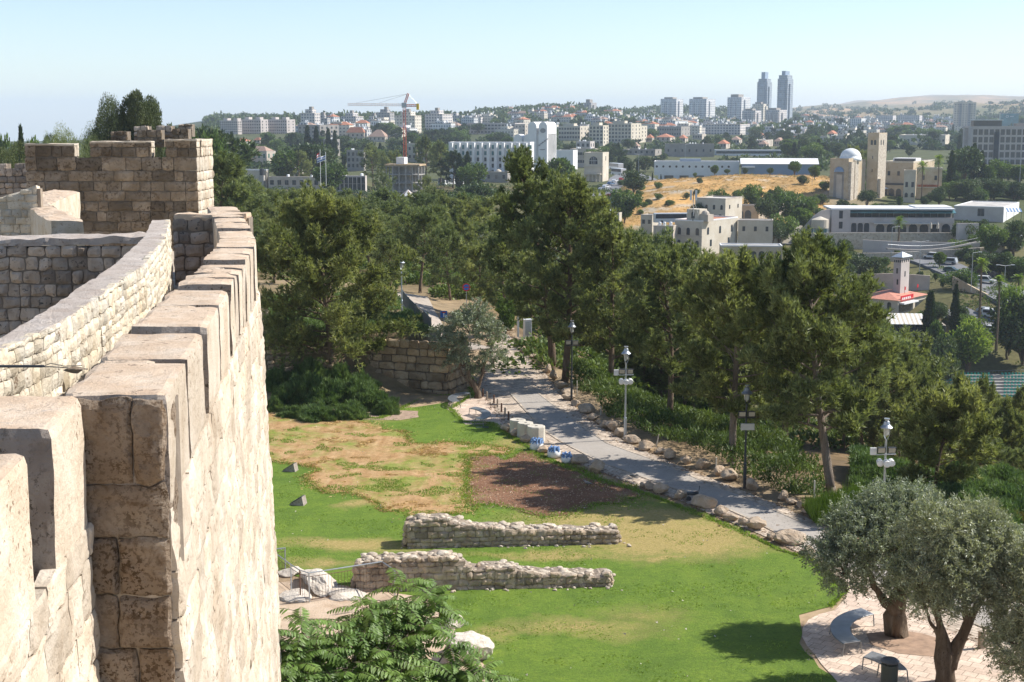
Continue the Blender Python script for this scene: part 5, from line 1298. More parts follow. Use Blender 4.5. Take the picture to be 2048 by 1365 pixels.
# ------------------------------------------------------------------ TOWN AND VALLEY
def facade(name, wall, win, bw=3.2, rh=3.1, mort=.95, sq=1.0, rough=.85):
    t = NT(name); tc = t.n('ShaderNodeTexCoord'); sp = t.n('ShaderNodeSeparateXYZ'); t.l(tc.outputs['Object'], sp.inputs[0])
    cb = t.n('ShaderNodeCombineXYZ'); t.l(t.math('ADD', sp.outputs[0], sp.outputs[1]), cb.inputs[0]); t.l(sp.outputs[2], cb.inputs[1])
    b = t.n('ShaderNodeTexBrick', offset=0.0); t.l(cb.outputs[0], b.inputs['Vector']); b.inputs['Scale'].default_value = 1
    b.inputs['Brick Width'].default_value = bw; b.inputs['Row Height'].default_value = rh; b.inputs['Mortar Size'].default_value = mort; b.inputs['Mortar Smooth'].default_value = .05
    b.inputs['Color1'].default_value = lin(win); b.inputs['Color2'].default_value = lin(tuple(x*1.9 for x in win)); b.inputs['Mortar'].default_value = lin(wall)
    g = t.n('ShaderNodeNewGeometry'); s2 = t.n('ShaderNodeSeparateXYZ'); t.l(g.outputs['True Normal'], s2.inputs[0])
    up = t.math('GREATER_THAN', t.math('ABSOLUTE', s2.outputs[2]), .5)
    n = t.noise(tc.outputs['Object'], .12, 4); c = t.mix(up, b.outputs['Color'], tuple(x*.9 for x in wall))
    c = t.mix(1., c, t.ramp(n, [(.3, (.88,.87,.85)), (.7, (1.1,1.1,1.1))]), 'MULTIPLY')
    t.bsdf(c, rough, spec=.3); return t.m
M['lime'] = stone_mat('pale_limestone', (.42,.35,.28), (.54,.47,.39), (.64,.57,.49), .25, 0, island=.0, bump=.2)
M['pinkish'] = stone_mat('pinkish_stone', (.46,.40,.36), (.56,.50,.46), (.64,.59,.55), .2, 0, island=.0, bump=.15)
M['greyst'] = stone_mat('grey_stone', (.26,.24,.21), (.34,.31,.28), (.42,.39,.35), .25, 0, island=.0, bump=.3)
M['cream'] = stone_mat('cream_stone', (.52,.45,.35), (.62,.55,.44), (.70,.64,.54), .25, .01, (.4,.33,.24), 3, 0, .2)
M['church'] = stone_mat('church_stone', (.46,.34,.20), (.56,.45,.31), (.66,.57,.44), .35, .02, (.30,.22,.13), 2.5, 0, .5, blotch=.68, blotchcol=(.42,.30,.18))
M['rusticated'] = stone_mat('rusticated_stone', (.44,.36,.27), (.62,.54,.43), (.76,.70,.60), 1.1, .05, (.24,.18,.12), 1.6, 0, 1., bdist=.2)
M['whiteb'] = plain('white_render', (.74,.73,.71), .8, var=.05, scale=.3)
M['roof_dirty'] = plain('pale_flat_roof', (.46,.43,.39), .9, var=.3, scale=.3)
M['redroof'] = stone_mat('red_roof_tiles', (.36,.14,.08), (.46,.20,.12), (.54,.27,.18), .8, 0, island=0, bump=.5)
M['brownroof'] = stone_mat('brown_roof_tiles', (.30,.19,.14), (.38,.26,.20), (.46,.34,.27), .8, 0, island=0, bump=.5)
M['glass'] = plain('dark_window_glass', (.035,.045,.055), .15, 0, .6, var=.3, scale=.8)
M['shade'] = plain('window_blind', (.20,.20,.19), .6)
M['teal'] = plain('teal_glass', (.10,.24,.26), .25, 0, .6, var=.3, scale=.2)
M['greenshutter'] = plain('green_shutter', (.04,.13,.09), .6)
M['bluegrey'] = plain('blue_grey_cladding', (.26,.33,.42), .6, var=.05)
M['concrete'] = plain('raw_concrete', (.36,.34,.31), .9, var=.2, scale=1)
M['formwork'] = plain('timber_formwork', (.45,.33,.20), .9, var=.25, scale=1)
M['fac_pale'] = facade('apartment_facade', (.62,.57,.53), (.11,.12,.14), 3.4, 3.0, .75)
M['fac_cream'] = facade('cream_apartment_facade', (.66,.60,.50), (.13,.12,.11), 3.6, 3.1, 1.0)
M['fac_white'] = facade('white_tower_facade', (.72,.71,.69), (.15,.17,.20), 3.0, 3.2, .62)
M['fac_grey'] = facade('grey_facade', (.40,.38,.36), (.10,.11,.13), 4.0, 3.1, .9)
M['fac_glass'] = facade('glass_tower_facade', (.40,.42,.44), (.13,.17,.21), 2.2, 3.4, .42)
WM = {}
def winmesh(w, h, style='rect', mat='glass'):
    k = (round(w, 1), round(h, 1), style, mat)
    if k not in WM:
        mb = MB(); w2, h2 = k[0]/2, k[1]
        if style == 'arch':
            prof = [(-w2, 0), (w2, 0)] + [(w2*cos(a), h2-w2+w2*sin(a)) for a in np.linspace(0, pi, 7)]
            mb.yprism(prof, -.06, .3)
        else: mb.box(-w2, w2, -.06, .3, 0, h2)
        if style == 'rect' and w > 1.3: mb.m = 1; mb.box(-.05, .05, -.09, -.061, 0, h2)
        WM[k] = mb.mesh('window', [M[mat], M['shade']])
    return WM[k]
RECTS = []
class Bld:
    """building placed by its near corner; local x runs left along the front (negative), y runs back"""
    def __init__(s, name, label, cat, px0, pxm, px1, yt, yb, Y, rz=-22, group=None, clear=True):
        s.k = 1.
        P = PY(pxm, yb, Y)
        if abs(tz(P[0], P[1])-P[2]) > 4 and Y > 380:
            Yh = float(hit(pxm, yb, 300, 3500)[1])
            if Yh < 3400: s.k = Yh/Y; Y = Yh
        s.Y = Y; s.s = F/Y; P = PY(pxm, yb, Y); s.tx = P[0]/Y; s.rz = R(rz)
        s.w = (pxm-px0)/s.s/(cos(s.rz)-sin(s.rz)*s.tx)
        k = -sin(s.rz)-cos(s.rz)*s.tx
        s.d = (px1-pxm)/s.s/k if px1 > pxm and k > .03 else max(6, s.w*.4)
        s.d = min(max(s.d, 3), 70)
        s.h = (yb-yt)/s.s
        s.base = P[2]
        mid = P[:2] + np.array([-cos(s.rz)*s.w/2 - sin(s.rz)*s.d/2, -sin(s.rz)*s.w/2+cos(s.rz)*s.d/2])
        cor = [P[:2]+np.array([a*cos(s.rz)-b*sin(s.rz), a*sin(s.rz)+b*cos(s.rz)]) for a, b in ((0,0),(-s.w,0),(-s.w,s.d),(0,s.d))]
        s.foot = min([tz(*c) for c in cor]+[s.base])-s.base-2
        s.t = thing(name, label, cat, P, s.rz, group)
        if clear: RECTS.append((min(px0, pxm), max(px1, pxm), yt, yb, Y, mid[0], mid[1], max(s.w, s.d)*.55))
    def body(s, mat, z1=None, part='wall', x0=None, x1=0., y0=0., y1=None, z0=None):
        mb = MB(); mb.box(-s.w if x0 is None else x0, x1, y0, s.d if y1 is None else y1, s.foot if z0 is None else z0, s.h if z1 is None else z1)
        return mb.obj(part, [M[mat]], s.t)
    def flat(s, mat='roof_dirty', x0=None, x1=0., y0=0., y1=None, z=None, p=.5, wall='lime'):
        x0 = -s.w if x0 is None else x0; y1 = s.d if y1 is None else y1; z = s.h if z is None else z
        mb = MB(); e = min(.3, (x1-x0)*.1); mb.m = 1
        mb.box(x0-.04, x1+.04, y0-.04, y0+e, z+.004, z+p); mb.box(x0-.04, x1+.04, y1-e, y1+.04, z+.004, z+p)
        mb.box(x0-.04, x0+e, y0+e+.002, y1-e-.002, z+.004, z+p); mb.box(x1-e, x1+.04, y0+e+.002, y1-e-.002, z+.004, z+p)
        mb.m = 0; mb.box(x0+e+.01, x1-e-.01, y0+e+.01, y1-e-.01, z+.004, z+.06)
        mb.obj('roof', [M[mat], M[wall]], s.t)
    def hip(s, h, mat='redroof', x0=None, x1=0., y0=0., y1=None, z=None):
        mb = MB(); mb.hip(-s.w if x0 is None else x0, x1, y0, s.d if y1 is None else y1, s.h if z is None else z, h); mb.obj('roof', [M[mat]], s.t)
    def wins(s, face, n, rows, w=1.1, h=1.5, z0=1., z1=None, style='rect', mat='glass', a=None, b=None, off=0., skip=0):
        L = s.w if face == 'f' else s.d
        a = 0 if a is None else a; b = L if b is None else b
        z1 = s.h if z1 is None else z1
        w, h, z0 = w*s.k, h*s.k, z0*s.k
        m = winmesh(w, h, style, mat); st = (z1-z0)/rows
        for r in range(rows):
            for k in range(n):
                if skip and (r*7+k*3) % skip == 0: continue
                q = a+(b-a)*(k+.5)/n; z = z0+st*r+(st-h)*.4
                if face == 'f': link('window', m, s.t, (-s.w+q, -off, z))
                else: link('window', m, s.t, (off, q, z), pi/2)
    def tanks(s, n, mat='white_paint', seed=1, z=None, r=.5):
        rn = random.Random(seed)
        for k in range(n):
            mb = MB(); mb.lathe([(r, 0), (r, 1.1), (r*.7, 1.3), (.02, 1.35)], n=8)
            mb.obj('water_tank', [M[mat]], s.t, (-rn.uniform(.1, .9)*s.w, rn.uniform(.1, .6)*s.d, (s.h if z is None else z)+.07))
    def box(s, part, mat, x0, x1, y0, y1, z0, z1):
        mb = MB(); mb.box(x0, x1, y0, y1, z0, z1); return mb.obj(part, [M[mat]], s.t)
def simple(label, px0, pxm, px1, yt, yb, Y, wall='lime', rz=-22, roof='flat', rows=2, cf=3, cs=2, rh=2.5, style='rect', cat='house', name='house', tanks=2, ww=1.1, wh=1.4, group=None, wm='glass', rmat=None):
    b = Bld(name, label, cat, px0, pxm, px1, yt, yb, Y, rz, group)
    b.body(wall)
    if roof == 'flat': b.flat(wall=wall if wall in ('lime','pinkish','greyst','cream','whiteb') else 'lime'); b.tanks(tanks, seed=px0)
    elif roof == 'hip': b.hip(rh, rmat or 'redroof')
    if not wall.startswith('fac'):
        if cf*rows: b.wins('f', cf, rows, ww, wh, style=style, mat=wm)
        if cs*rows and px1 > pxm+2: b.wins('s', cs, rows, ww, wh, style=style, mat=wm)
    return b
# ---- left skyline
AP = 'apartment blocks on the left skyline'
for i, (a, m, c, yt, yb, l) in enumerate([(440,476,484,243,268,'long pink-grey apartment block farthest left on the skyline'),(482,522,537,241,273,'middle pale apartment block with sunlit end on the skyline'),(536,574,591,241,272,'right pale apartment block of the left skyline row')]):
    b = simple(l, a, m, c, yt, yb, 1350+i*10, 'pinkish', -30, rows=5, cf=9, cs=2, ww=1.2, wh=1.3, cat='apartment block', name='apartment_block', tanks=0, group=AP)
    for q in (.2, .75): b.box('stair_head', 'pinkish', -b.w*q-2.5, -b.w*q+2.5, 2, 7, b.h, b.h+2.6)
simple('low house with bright red hipped roof at the left edge of the town', 469, 490, 503, 283, 290, 760, 'whiteb', -25, 'hip', 1, 3, 1, 2.4)
simple('second small orange roof tucked in trees left of town', 508, 520, 525, 281, 288, 800, 'lime', -25, 'hip', 1, 2, 1, 2.2)
b = simple('pale villa with brown hipped roof and green shutters', 494, 534, 552, 305, 338, 640, 'lime', -25, 'flat', 2, 4, 2, tanks=2, wm='greenshutter', ww=1.0, wh=1.8)
b.hip(2.6, 'brownroof', -b.w, -1, 1, b.d-1, b.h+.6)
simple('pinkish two-storey wing at the left of the green-shuttered villa', 469, 492, 494, 302, 338, 650, 'pinkish', -25, rows=2, cf=3, cs=0, wm='glass', ww=1.2, wh=1.8)
b = Bld('house', 'low flat-roofed building with a grated window and black roof tank', 'house', 485, 534, 537, 342, 378, 410, -8); b.body('cream'); b.flat(wall='whiteb'); b.wins('f', 1, 1, 2.2, 2.0, 1.6, 4.2, a=2., b=5)
mb = MB(); mb.lathe([(.95,0),(1.0,.1),(1.0,2.5),(.6,2.8),(.02,2.85)], n=12); mb.obj('water_tank', [M['dark_metal']], b.t, (-1.6, -1.2, b.h-1.9))
b.box('tank_stand', 'concrete', -2.6, -.6, -2.2, -.3, b.foot, b.h-1.95)
b = simple('long low stone building with flat roof behind the flagpoles', 537, 655, 660, 357, 380, 430, 'lime', -6, rows=1, cf=8, cs=0, tanks=3)
b = Bld('house', 'small pale house with arched vaulted roof and arched windows', 'house', 573, 604, 607, 345, 360, 470, -10); b.body('cream')
mb = MB(); mb.yprism([(-b.w-.2, b.h), (.2, b.h)] + [((-b.w/2)+(b.w/2+.2)*cos(a), b.h+2.2*sin(a)) for a in np.linspace(0, pi, 9)], -.3, b.d); mb.obj('roof', [M['whiteb']], b.t)
b.wins('f', 2, 1, .9, 1.9, .9, 3.6, 'arch', a=1.2, b=b.w-1.2)
simple('grey cottage with skylight left of the vaulted house', 553, 573, 574, 345, 358, 468, 'greyst', -10, rows=1, cf=2, cs=0)
b = simple('two-storey stone house with a row of tall dark windows and roof tanks', 655, 731, 733, 355, 388, 430, 'pinkish', -6, rows=2, cf=9, cs=0, tanks=6, ww=1.0, wh=1.9)
# flags
def flag(label, px, ytop, yb, Y, cols, fy0, fy1, wpx):
    P = PY(px, yb, Y); s = F/Y; h = (yb-ytop)/s
    t = thing('flagpole', label, 'flag', P)
    mb = MB(); mb.tube([(0,0,-3),(0,0,h)], .09, 6); mb.obj('pole', [M['whiteb']], t)
    mb = MB(); z1 = (yb-fy0)/s; z0 = (yb-fy1)/s; L = wpx/s; nb_ = len(cols)
    for k in range(nb_):
        mb.m = k; za, zb_ = z1-(z1-z0)*k/nb_, z1-(z1-z0)*(k+1)/nb_
        for q in range(8):
            x0, x1 = -L*q/8, -L*(q+1)/8; d0, d1 = .5*sin(q*.9), .5*sin((q+1)*.9); e0, e1 = -.12*q, -.12*(q+1)
            mb.hexa([(x1,d1,zb_+e1),(x0,d0,zb_+e0),(x0,d0+.05,zb_+e0),(x1,d1+.05,zb_+e1),(x1,d1,za+e1),(x0,d0,za+e0),(x0,d0+.05,za+e0),(x1,d1+.05,za+e1)])
    mb.obj('flag', [D_.materials.get('flag_'+c) or plain('flag_'+c, {'r':(.55,.04,.03),'w':(.8,.8,.8),'b':(.04,.12,.42)}[c], .8, var=.03) for c in cols], t)
flag('flagpole with a red and white striped flag above the stone houses', 641, 300, 352, 420, ['r','w','r','w'], 305, 314, 8)
flag('flagpole with a white flag with blue stripes above the stone houses', 652, 305, 352, 418, ['w','b','w','w','b','w'], 311, 321, 18)
# ---- middle left
for a in [('grey stone block of flats with deep balconies behind tall cypresses', 596,640,678,252,279,1050,'greyst',-35,'flat',3,5,4), ('pale stepped tower above the balconied grey flats',602,630,641,228,262,1500,'fac_pale',-25,'flat',0,0,0),
          ('flat-topped pavilion on the skyline right of the stepped tower',625,655,661,238,254,1400,'fac_grey',-20,'flat',0,0,0), ('pale apartment block with blank sunlit end on the left skyline',682,712,727,234,254,1650,'fac_pale',-30,'flat',0,0,0),
          ('grey block on the skyline directly left of the dark tower block',733,750,753,240,256,1600,'fac_pale',-20,'flat',0,0,0), ('dark square tower block left of the crane mast',752,780,789,227,252,1500,'fac_grey',-28,'flat',0,0,0),
          ('pale flats seen behind the crane mast',790,830,843,233,262,1450,'fac_cream',-25,'flat',0,0,0), ('stepped terraced flats right of the crane',850,885,905,230,262,1400,'fac_pale',-28,'flat',0,0,0)]:
    b = simple(a[0], *a[1:7], wall=a[7], rz=a[8], roof=a[9], rows=a[10], cf=a[11], cs=a[12], cat='apartment block', name='apartment_block', tanks=2, ww=1.8, wh=1.5)
    if a[7].startswith('fac'):
        b.box('upper_floor', a[7], -b.w*.75, -b.w*.25, 2, min(b.d-1, 12), b.h, b.h+4.2); b.box('lift_head', 'greyst', -b.w*.5, -b.w*.5+3.5, 3, 7, b.h+4.2, b.h+7)
b = simple('gabled house with orange tiled roof and arched window', 693, 728, 732, 266, 278, 980, 'lime', -12, 'hip', 1, 4, 1, 5., rmat='redroof')
b = simple('big house with wide brown hipped roof near the crane', 737, 770, 779, 274, 284, 940, 'lime', -15, 'hip', 1, 4, 2, 6., rmat='brownroof')
b = simple('grey house with water tanks among pines left of centre', 647, 669, 680, 281, 313, 700, 'greyst', -25, rows=2, cf=3, cs=2, tanks=5)
b = simple('square grey stone house deep in trees left of the construction site', 694, 728, 732, 303, 342, 600, 'greyst', -14, rows=3, cf=4, cs=0, tanks=2, ww=.9)
b = simple('yellowish stone wing lit by the sun right of the crane mast', 815, 833, 837, 289, 325, 680, 'cream', -20, rows=2, cf=2, cs=0, tanks=1)
b = simple('low stone house in shadow beside the yellowish wing', 840, 856, 862, 300, 326, 690, 'lime', -20, rows=2, cf=2, cs=1, tanks=1)
simple('long pinkish terrace of flats behind the white hotel', 934, 1030, 1050, 248, 270, 1150, 'pinkish', -14, rows=3, cf=14, cs=2, ww=2.0, wh=1.3, cat='apartment block', name='apartment_block', tanks=3)
simple('pale apartment wing between the pinkish terrace and the hotel tower', 1030, 1050, 1056, 250, 275, 1160, 'lime', -20, rows=3, cf=3, cs=1, cat='apartment block', name='apartment_block', tanks=1)
# construction site and crane
b = Bld('construction_site', 'unfinished concrete frame building with timber formwork on top', 'building site', 772, 838, 850, 334, 384, 520, -12)
for k in range(4):
    z = b.h*k/3.; b.box('floor_slab', 'concrete', -b.w, 0, 0, b.d, z-.15, z+.15)
for ix in range(6):
    for iy in range(3): b.box('column', 'concrete', -b.w*ix/5+(-.2 if ix < 5 else .0), -b.w*ix/5+(.2 if ix else 0)+(0 if ix else 0), b.d*iy/2*.98+.03, b.d*iy/2*.98+.4, b.foot, b.h-.16) if ix else b.box('column', 'concrete', -.42, -.02, b.d*iy/2*.98+.03, b.d*iy/2*.98+.4, b.foot, b.h-.16)
b.box('core_wall', 'concrete', -b.w*.6, -b.w*.35, b.d*.4, b.d*.7, b.foot, b.h-.2); b.box('rear_wall', 'concrete', -b.w+.1, -.5, b.d-.4, b.d-.1, b.foot, b.h-.2)
b.box('formwork', 'formwork', -b.w-.4, .4, -.4, b.d+.4, b.h+.16, b.h+.75); b.box('site_cabin', 'whiteb', -b.w*.75, -b.w*.5, 3, 7, b.h+.8, b.h+3.2)
P = PY(810, 334, 540); s = F/540; t = thing('tower_crane', 'red tower crane with long pale jib and yellow counterweight', 'crane', P)
CR = plain('crane_red', (.50,.10,.06), .5, var=.1); CW_ = plain('crane_pale', (.72,.58,.52), .5, var=.1); CY = plain('crane_yellow', (.75,.50,.04), .5, var=.05)
def lattice(a, b_, w, n, r, mat, name, parent):
    mb = MB(); a, b_ = np.array(a, float), np.array(b_, float); d = unit(b_-a); u1 = unit(np.cross(d, [0,1,0] if abs(d[1]) < .9 else [1,0,0])); u2 = np.cross(d, u1)
    cs = [u1*w/2*i+u2*w/2*j for i, j in ((-1,-1),(1,-1),(1,1),(-1,1))]
    for c in cs: mb.tube([a+c, b_+c], r, 4)
    for k in range(n):
        p, q = a+(b_-a)*k/n, a+(b_-a)*(k+1)/n
        for i in range(4): mb.tube([p+cs[i], q+cs[(i+1) % 4]], r*.7, 3); mb.tube([q+cs[i], q+cs[(i+1) % 4]], r*.7, 3)
    return mb.obj(name, [mat], parent)
zt = (334-216)/s
lattice((0,0,-12), (0,0,zt), .95, 22, .075, CR, 'mast', t)
lattice((-.5,0,zt+.6), (-(810-699)/s,0,zt+.8), .8, 26, .055, CW_, 'jib', t)
lattice((.3,0,zt+.4), (26/s,0,zt+.4), .8, 6, .09, CR, 'counter_jib', t)
lattice((0,0,zt+.6), (8/s,0,zt+25/s), .7, 6, .09, CR, 'apex', t)
mb = MB(); mb.box(24/s, 29/s, -.8, .8, zt-1.2, zt+1.1); mb.obj('counterweight', [CY], t)
mb = MB(); mb.box(-.9, .9, -1.2, .2, zt-.4, zt+1.4); mb.obj('cab', [M['pale_steel']], t)
mb = MB(); A_ = np.array([8/s, 0, zt+25/s]); mb.tube([A_, (-(810-760)/s, 0, zt+1.3)], .05, 3); mb.tube([A_, (-(810-715)/s, 0, zt+1.3)], .05, 3); mb.tube([A_, (25/s, 0, zt+1)], .05, 3); mb.obj('stay_cables', [M['pale_steel']], t)
P = PY(816, 394, 440); t = thing('tent', 'striped cream and brown pointed tent roof below the construction site', 'tent', P)
mb = MB(); s = F/440; n = 12
for k in range(n):
    mb.m = k % 2; a0, a1 = 2*pi*k/n, 2*pi*(k+1)/n; r = 2.5
    mb.add([(0,0,14/s+.1),(r*cos(a0),r*sin(a0),.3),(r*cos(a1),r*sin(a1),.3),(r*cos(a1)*.98,r*sin(a1)*.98,-.3),(r*cos(a0)*.98,r*sin(a0)*.98,-.3)], [(0,1,2),(2,1,4,3)])
mb.obj('canopy', [M['whiteb'], M['brownroof']], t); mb = MB()
for k in range(4): mb.tube([(2.3*cos(k*1.57),2.3*sin(k*1.57),-5),(2.3*cos(k*1.57),2.3*sin(k*1.57),.1)], .07, 5)
mb.tube([(0,0,-5),(0,0,14/s)], .07, 5); mb.obj('poles', [M['white_paint']], t)
simple('low white kiosk-like building half hidden by olive trees', 876, 890, 935, 362, 370, 420, 'whiteb', -40, rows=1, cf=2, cs=5, tanks=0)
# ---- white hotel with curved tower
b = Bld('hotel', 'long white hotel with vertical wall fins and green window strips', 'hotel', 897, 1060, 1068, 289, 352, 700, -10); b.body('whiteb'); b.flat(wall='whiteb', p=.8)
for k in range(11):
    x = -b.w*(k+.5)/11
    mb = MB(); mb.prism([(x-1.0,0),(x-1.0,-1.6),(x+.4,-2.1),(x+.7,0)], b.foot, b.h+.4); mb.obj('wall_fin', [M['whiteb']], b.t)
for k in range(11):
    for r in range(5):
        m = winmesh(1.9, 1.9, 'rect', 'teal' if r > 2 else 'glass'); link('window', m, b.t, (-b.w*(k+.5)/11+2.2 if k else -b.w*.5/11+1.7, 0, .8+r*b.h/5*.98))
b = Bld('hotel_tower', 'white slab tower with round top, round emblem and curly dark script', 'hotel', 1057, 1096, 1112, 262, 350, 690, -24); b.body('whiteb', b.h-2)
for (xa, xb) in ((-b.w, -b.w*.56), (-b.w*.42, 0)):
    w2 = (xb-xa)/2; mb = MB(); zc = b.h+(262-246)/b.s-w2
    mb.yprism([(xa, b.foot), (xb, b.foot)]+[((xa+xb)/2+w2*cos(a), zc+w2*sin(a)) for a in np.linspace(0, pi, 13)], -1.6 if xb == 0 else -1., b.d+.5); mb.obj('curved_slab', [M['whiteb']], b.t)
mb = MB(); xc = -b.w*.21; zc = b.h-.3
mb.yprism([(xc+1.6*cos(a), zc+1.3*sin(a)) for a in np.linspace(0, 2*pi, 17)[:-1]], -1.75, -1.62); mb.obj('emblem', [M['steel']], b.t)
mb = MB(); rr = random.Random(3); pts = [(xc-2.6+k*.4, -1.7, zc-8.2+k*.28+.55*sin(k*2.3)) for k in range(15)]; mb.tube(pts, .16, 4); mb.tube([(xc-1.8+k*.3, -1.7, zc-10.2+.18*sin(k*2.9)) for k in range(11)], .12, 4); mb.obj('lettering', [M['dark_metal']], b.t)
mb = MB()
for k in range(2): mb.yprism([(-b.w-9+k*6,b.h-7),(-b.w-4+k*6,b.h-7)]+[(-b.w-6.5+k*6+2.5*cos(a),b.h-4.8+2.5*sin(a)) for a in np.linspace(0,pi,9)], 0, 6)
mb.obj('vaulted_roof', [M['whiteb']], b.t)
simple('plain white stepped annex at the foot of the hotel tower', 1113, 1146, 1155, 303, 340, 660, 'whiteb', -20, rows=1, cf=0, cs=0, tanks=0, cat='hotel annex', name='annex')
# ---- stone building with the great arched window
b = simple('pinkish upper block of the arched stone building with rooftop tanks', 1152, 1180, 1189, 285, 312, 640, 'pinkish', -20, rows=2, cf=3, cs=2, tanks=5)
b = simple('long stone block with horizontal windows behind the arched front', 1140, 1190, 1204, 300, 335, 610, 'lime', -18, rows=2, cf=4, cs=2, tanks=4, ww=2.6, wh=1.2)
b = Bld('stone_building', 'cream stone building front with a big arched window and columned porch', 'building', 1168, 1205, 1217, 309, 364, 585, -16); b.body('cream'); b.flat(wall='cream', p=.7)
mb = MB(); xc = -b.w*.5; mb.yprism([(xc-2.1,b.h-5.2),(xc+2.1,b.h-5.2)]+[(xc+2.1*cos(a),b.h-3.4+2.1*sin(a)) for a in np.linspace(0,pi,11)], -.05, .1); fr = mb.obj('arched_window', [M['glass']], b.t)
mb = MB(); [mb.box(xc-.06+dx,xc+.06+dx,-.12,-.052,b.h-5.2,b.h-1.6) for dx in (-.8,0,.8)]; mb.box(xc-2,xc+2,-.12,-.053,b.h-3.5,b.h-3.35); mb.obj('glazing_bars', [M['whiteb']], fr)
b.box('cornice', 'cream', -b.w-.3, .3, -.5, .2, b.h-6.4, b.h-6)
b.wins('s', 1, 1, 1., 1.8, b.h-5, b.h-2); b.box('porch_roof', 'cream', -b.w+.5, -.5, -2.6, -.01, 3.6, 4.1)
for k in range(5): b.box('column', 'cream', -b.w+1+k*(b.w-2)/4-.2, -b.w+1+k*(b.w-2)/4+.2, -2.4, -2.0, b.foot, 3.6)
b = Bld('house', 'low brown stone house with a small dome behind the tallest pine', 'house', 970, 1015, 1026, 346, 366, 560, -14); b.body('greyst'); b.flat(wall='lime'); b.wins('f', 3, 1, 1, 1.5)
mb = MB(); mb.lathe([(1.6*cos(a), 1.5*sin(a)) for a in np.linspace(0, 1.45, 6)], n=10); mb.obj('dome', [M['cream']], b.t, (-b.w*.5, b.d*.4, b.h))
# ---- cream apartments
for a in [('cream flats with stepped roofline left of the twin cream blocks',1117,1160,1180,254,282,900,3,8,3), ('tall cream block with a sunlit face and small dark windows',1178,1206,1217,253,292,860,5,4,2), ('wide cream apartment block with stepped bays',1216,1262,1282,249,288,880,5,7,3), ('farther cream block with curved bay at the row end',1262,1282,1294,254,286,900,4,3,2)]:
    b = simple(a[0], *a[1:7], wall='cream', rz=-22, rows=a[7], cf=a[8], cs=a[9], ww=1.3, wh=1.3, cat='apartment block', name='apartment_block', tanks=3)
    b.box('upper_floor', 'cream', -b.w*.8, -b.w*.3, 1, min(10, b.d-.5), b.h, b.h+2.8)
# ---- skyline towers right of centre
def tower_block(label, px0, pxm, px1, yt, yb, Y, mat, rz=-28, bays=3, crown=4., group=None):
    b = Bld('tower_block', label, 'tower block', px0, pxm, px1, yt, yb, Y, rz, group)
    b.body(mat)
    for k in range(bays):
        x = -b.w*(k+.5)/bays; b.box('balcony_stack', mat, x-b.w/bays*.28, x+b.w/bays*.28, -2.2, -.01, b.foot, b.h-3-(k % 2)*3)
    b.box('side_bay', mat, .01, 2.2, b.d*.3, b.d*.7, b.foot, b.h-4)
    b.box('roof_storey', 'greyst', -b.w*.8, -b.w*.25, 2, max(4, b.d*.6), b.h, b.h+crown)
    return b
TB = 'tower blocks on the skyline'
tower_block('white tower block at the left end of the tower row', 1321, 1352, 1366, 199, 236, 2700, 'fac_white', -28, 3, 3, TB)
tower_block('second white tower block from the left in the tower row', 1378, 1412, 1430, 199, 240, 2600, 'fac_white', -28, 3, 3, TB)
tower_block('stepped white tower block standing just left of the twin towers', 1454, 1482, 1500, 196, 246, 2450, 'fac_white', -30, 3, 5, TB)
tower_block('lower pale block in front of the left twin tower', 1484, 1510, 1522, 222, 250, 2300, 'fac_pale', -28, 3, 3, TB)
tower_block('cream block directly beneath the left twin tower', 1504, 1526, 1537, 209, 250, 2500, 'fac_cream', -28, 2, 3, TB)
tower_block('wide pale block at the foot of the right twin tower', 1531, 1558, 1573, 221, 252, 2250, 'fac_pale', -28, 4, 3, TB)
for (l, a, m, c, yt, yb, cap) in [('left one of the twin glass skyscrapers, slightly lower', 1513, 1533, 1542, 166, 236, 147), ('right one of the twin glass skyscrapers, the taller', 1553, 1573, 1584, 160, 250, 145)]:
    b = Bld('skyscraper', l, 'skyscraper', a, m, c, yt, yb, 2800, -30, 'twin skyscrapers'); b.body('fac_glass')
    b.box('balcony_stack', 'fac_glass', -b.w*.75, -b.w*.25, -2.4, -.01, b.foot, b.h-6); b.box('side_bay', 'fac_glass', .01, 2.4, b.d*.25, b.d*.75, b.foot, b.h-9)
    b.box('upper_tier', 'fac_glass', -b.w*.92, -b.w*.08, 1.5, b.d-1.5, b.h, b.h+6); zc = b.h+(yt-cap)/b.s
    b.box('roof_tower', 'bluegrey', -b.w*.68, -b.w*.32, 4, b.d-4, b.h+6, zc)
tower_block('grey square tower building with a small cap on the wooded ridge', 1168, 1182, 1193, 206, 226, 2300, 'fac_grey', -25, 2, 5)
b = Bld('apartment_tower', 'broad beige apartment tower with a grid of windows at the right skyline', 'tower block', 1905, 1950, 1969, 207, 262, 1700, -18); b.body('fac_cream'); b.flat(wall='cream')
for k in (1, 3): b.box('balcony_stack', 'fac_grey', -b.w*(k+.5)/5-2, -b.w*(k+.5)/5+2, -1.8, -.01, b.foot, b.h-1)
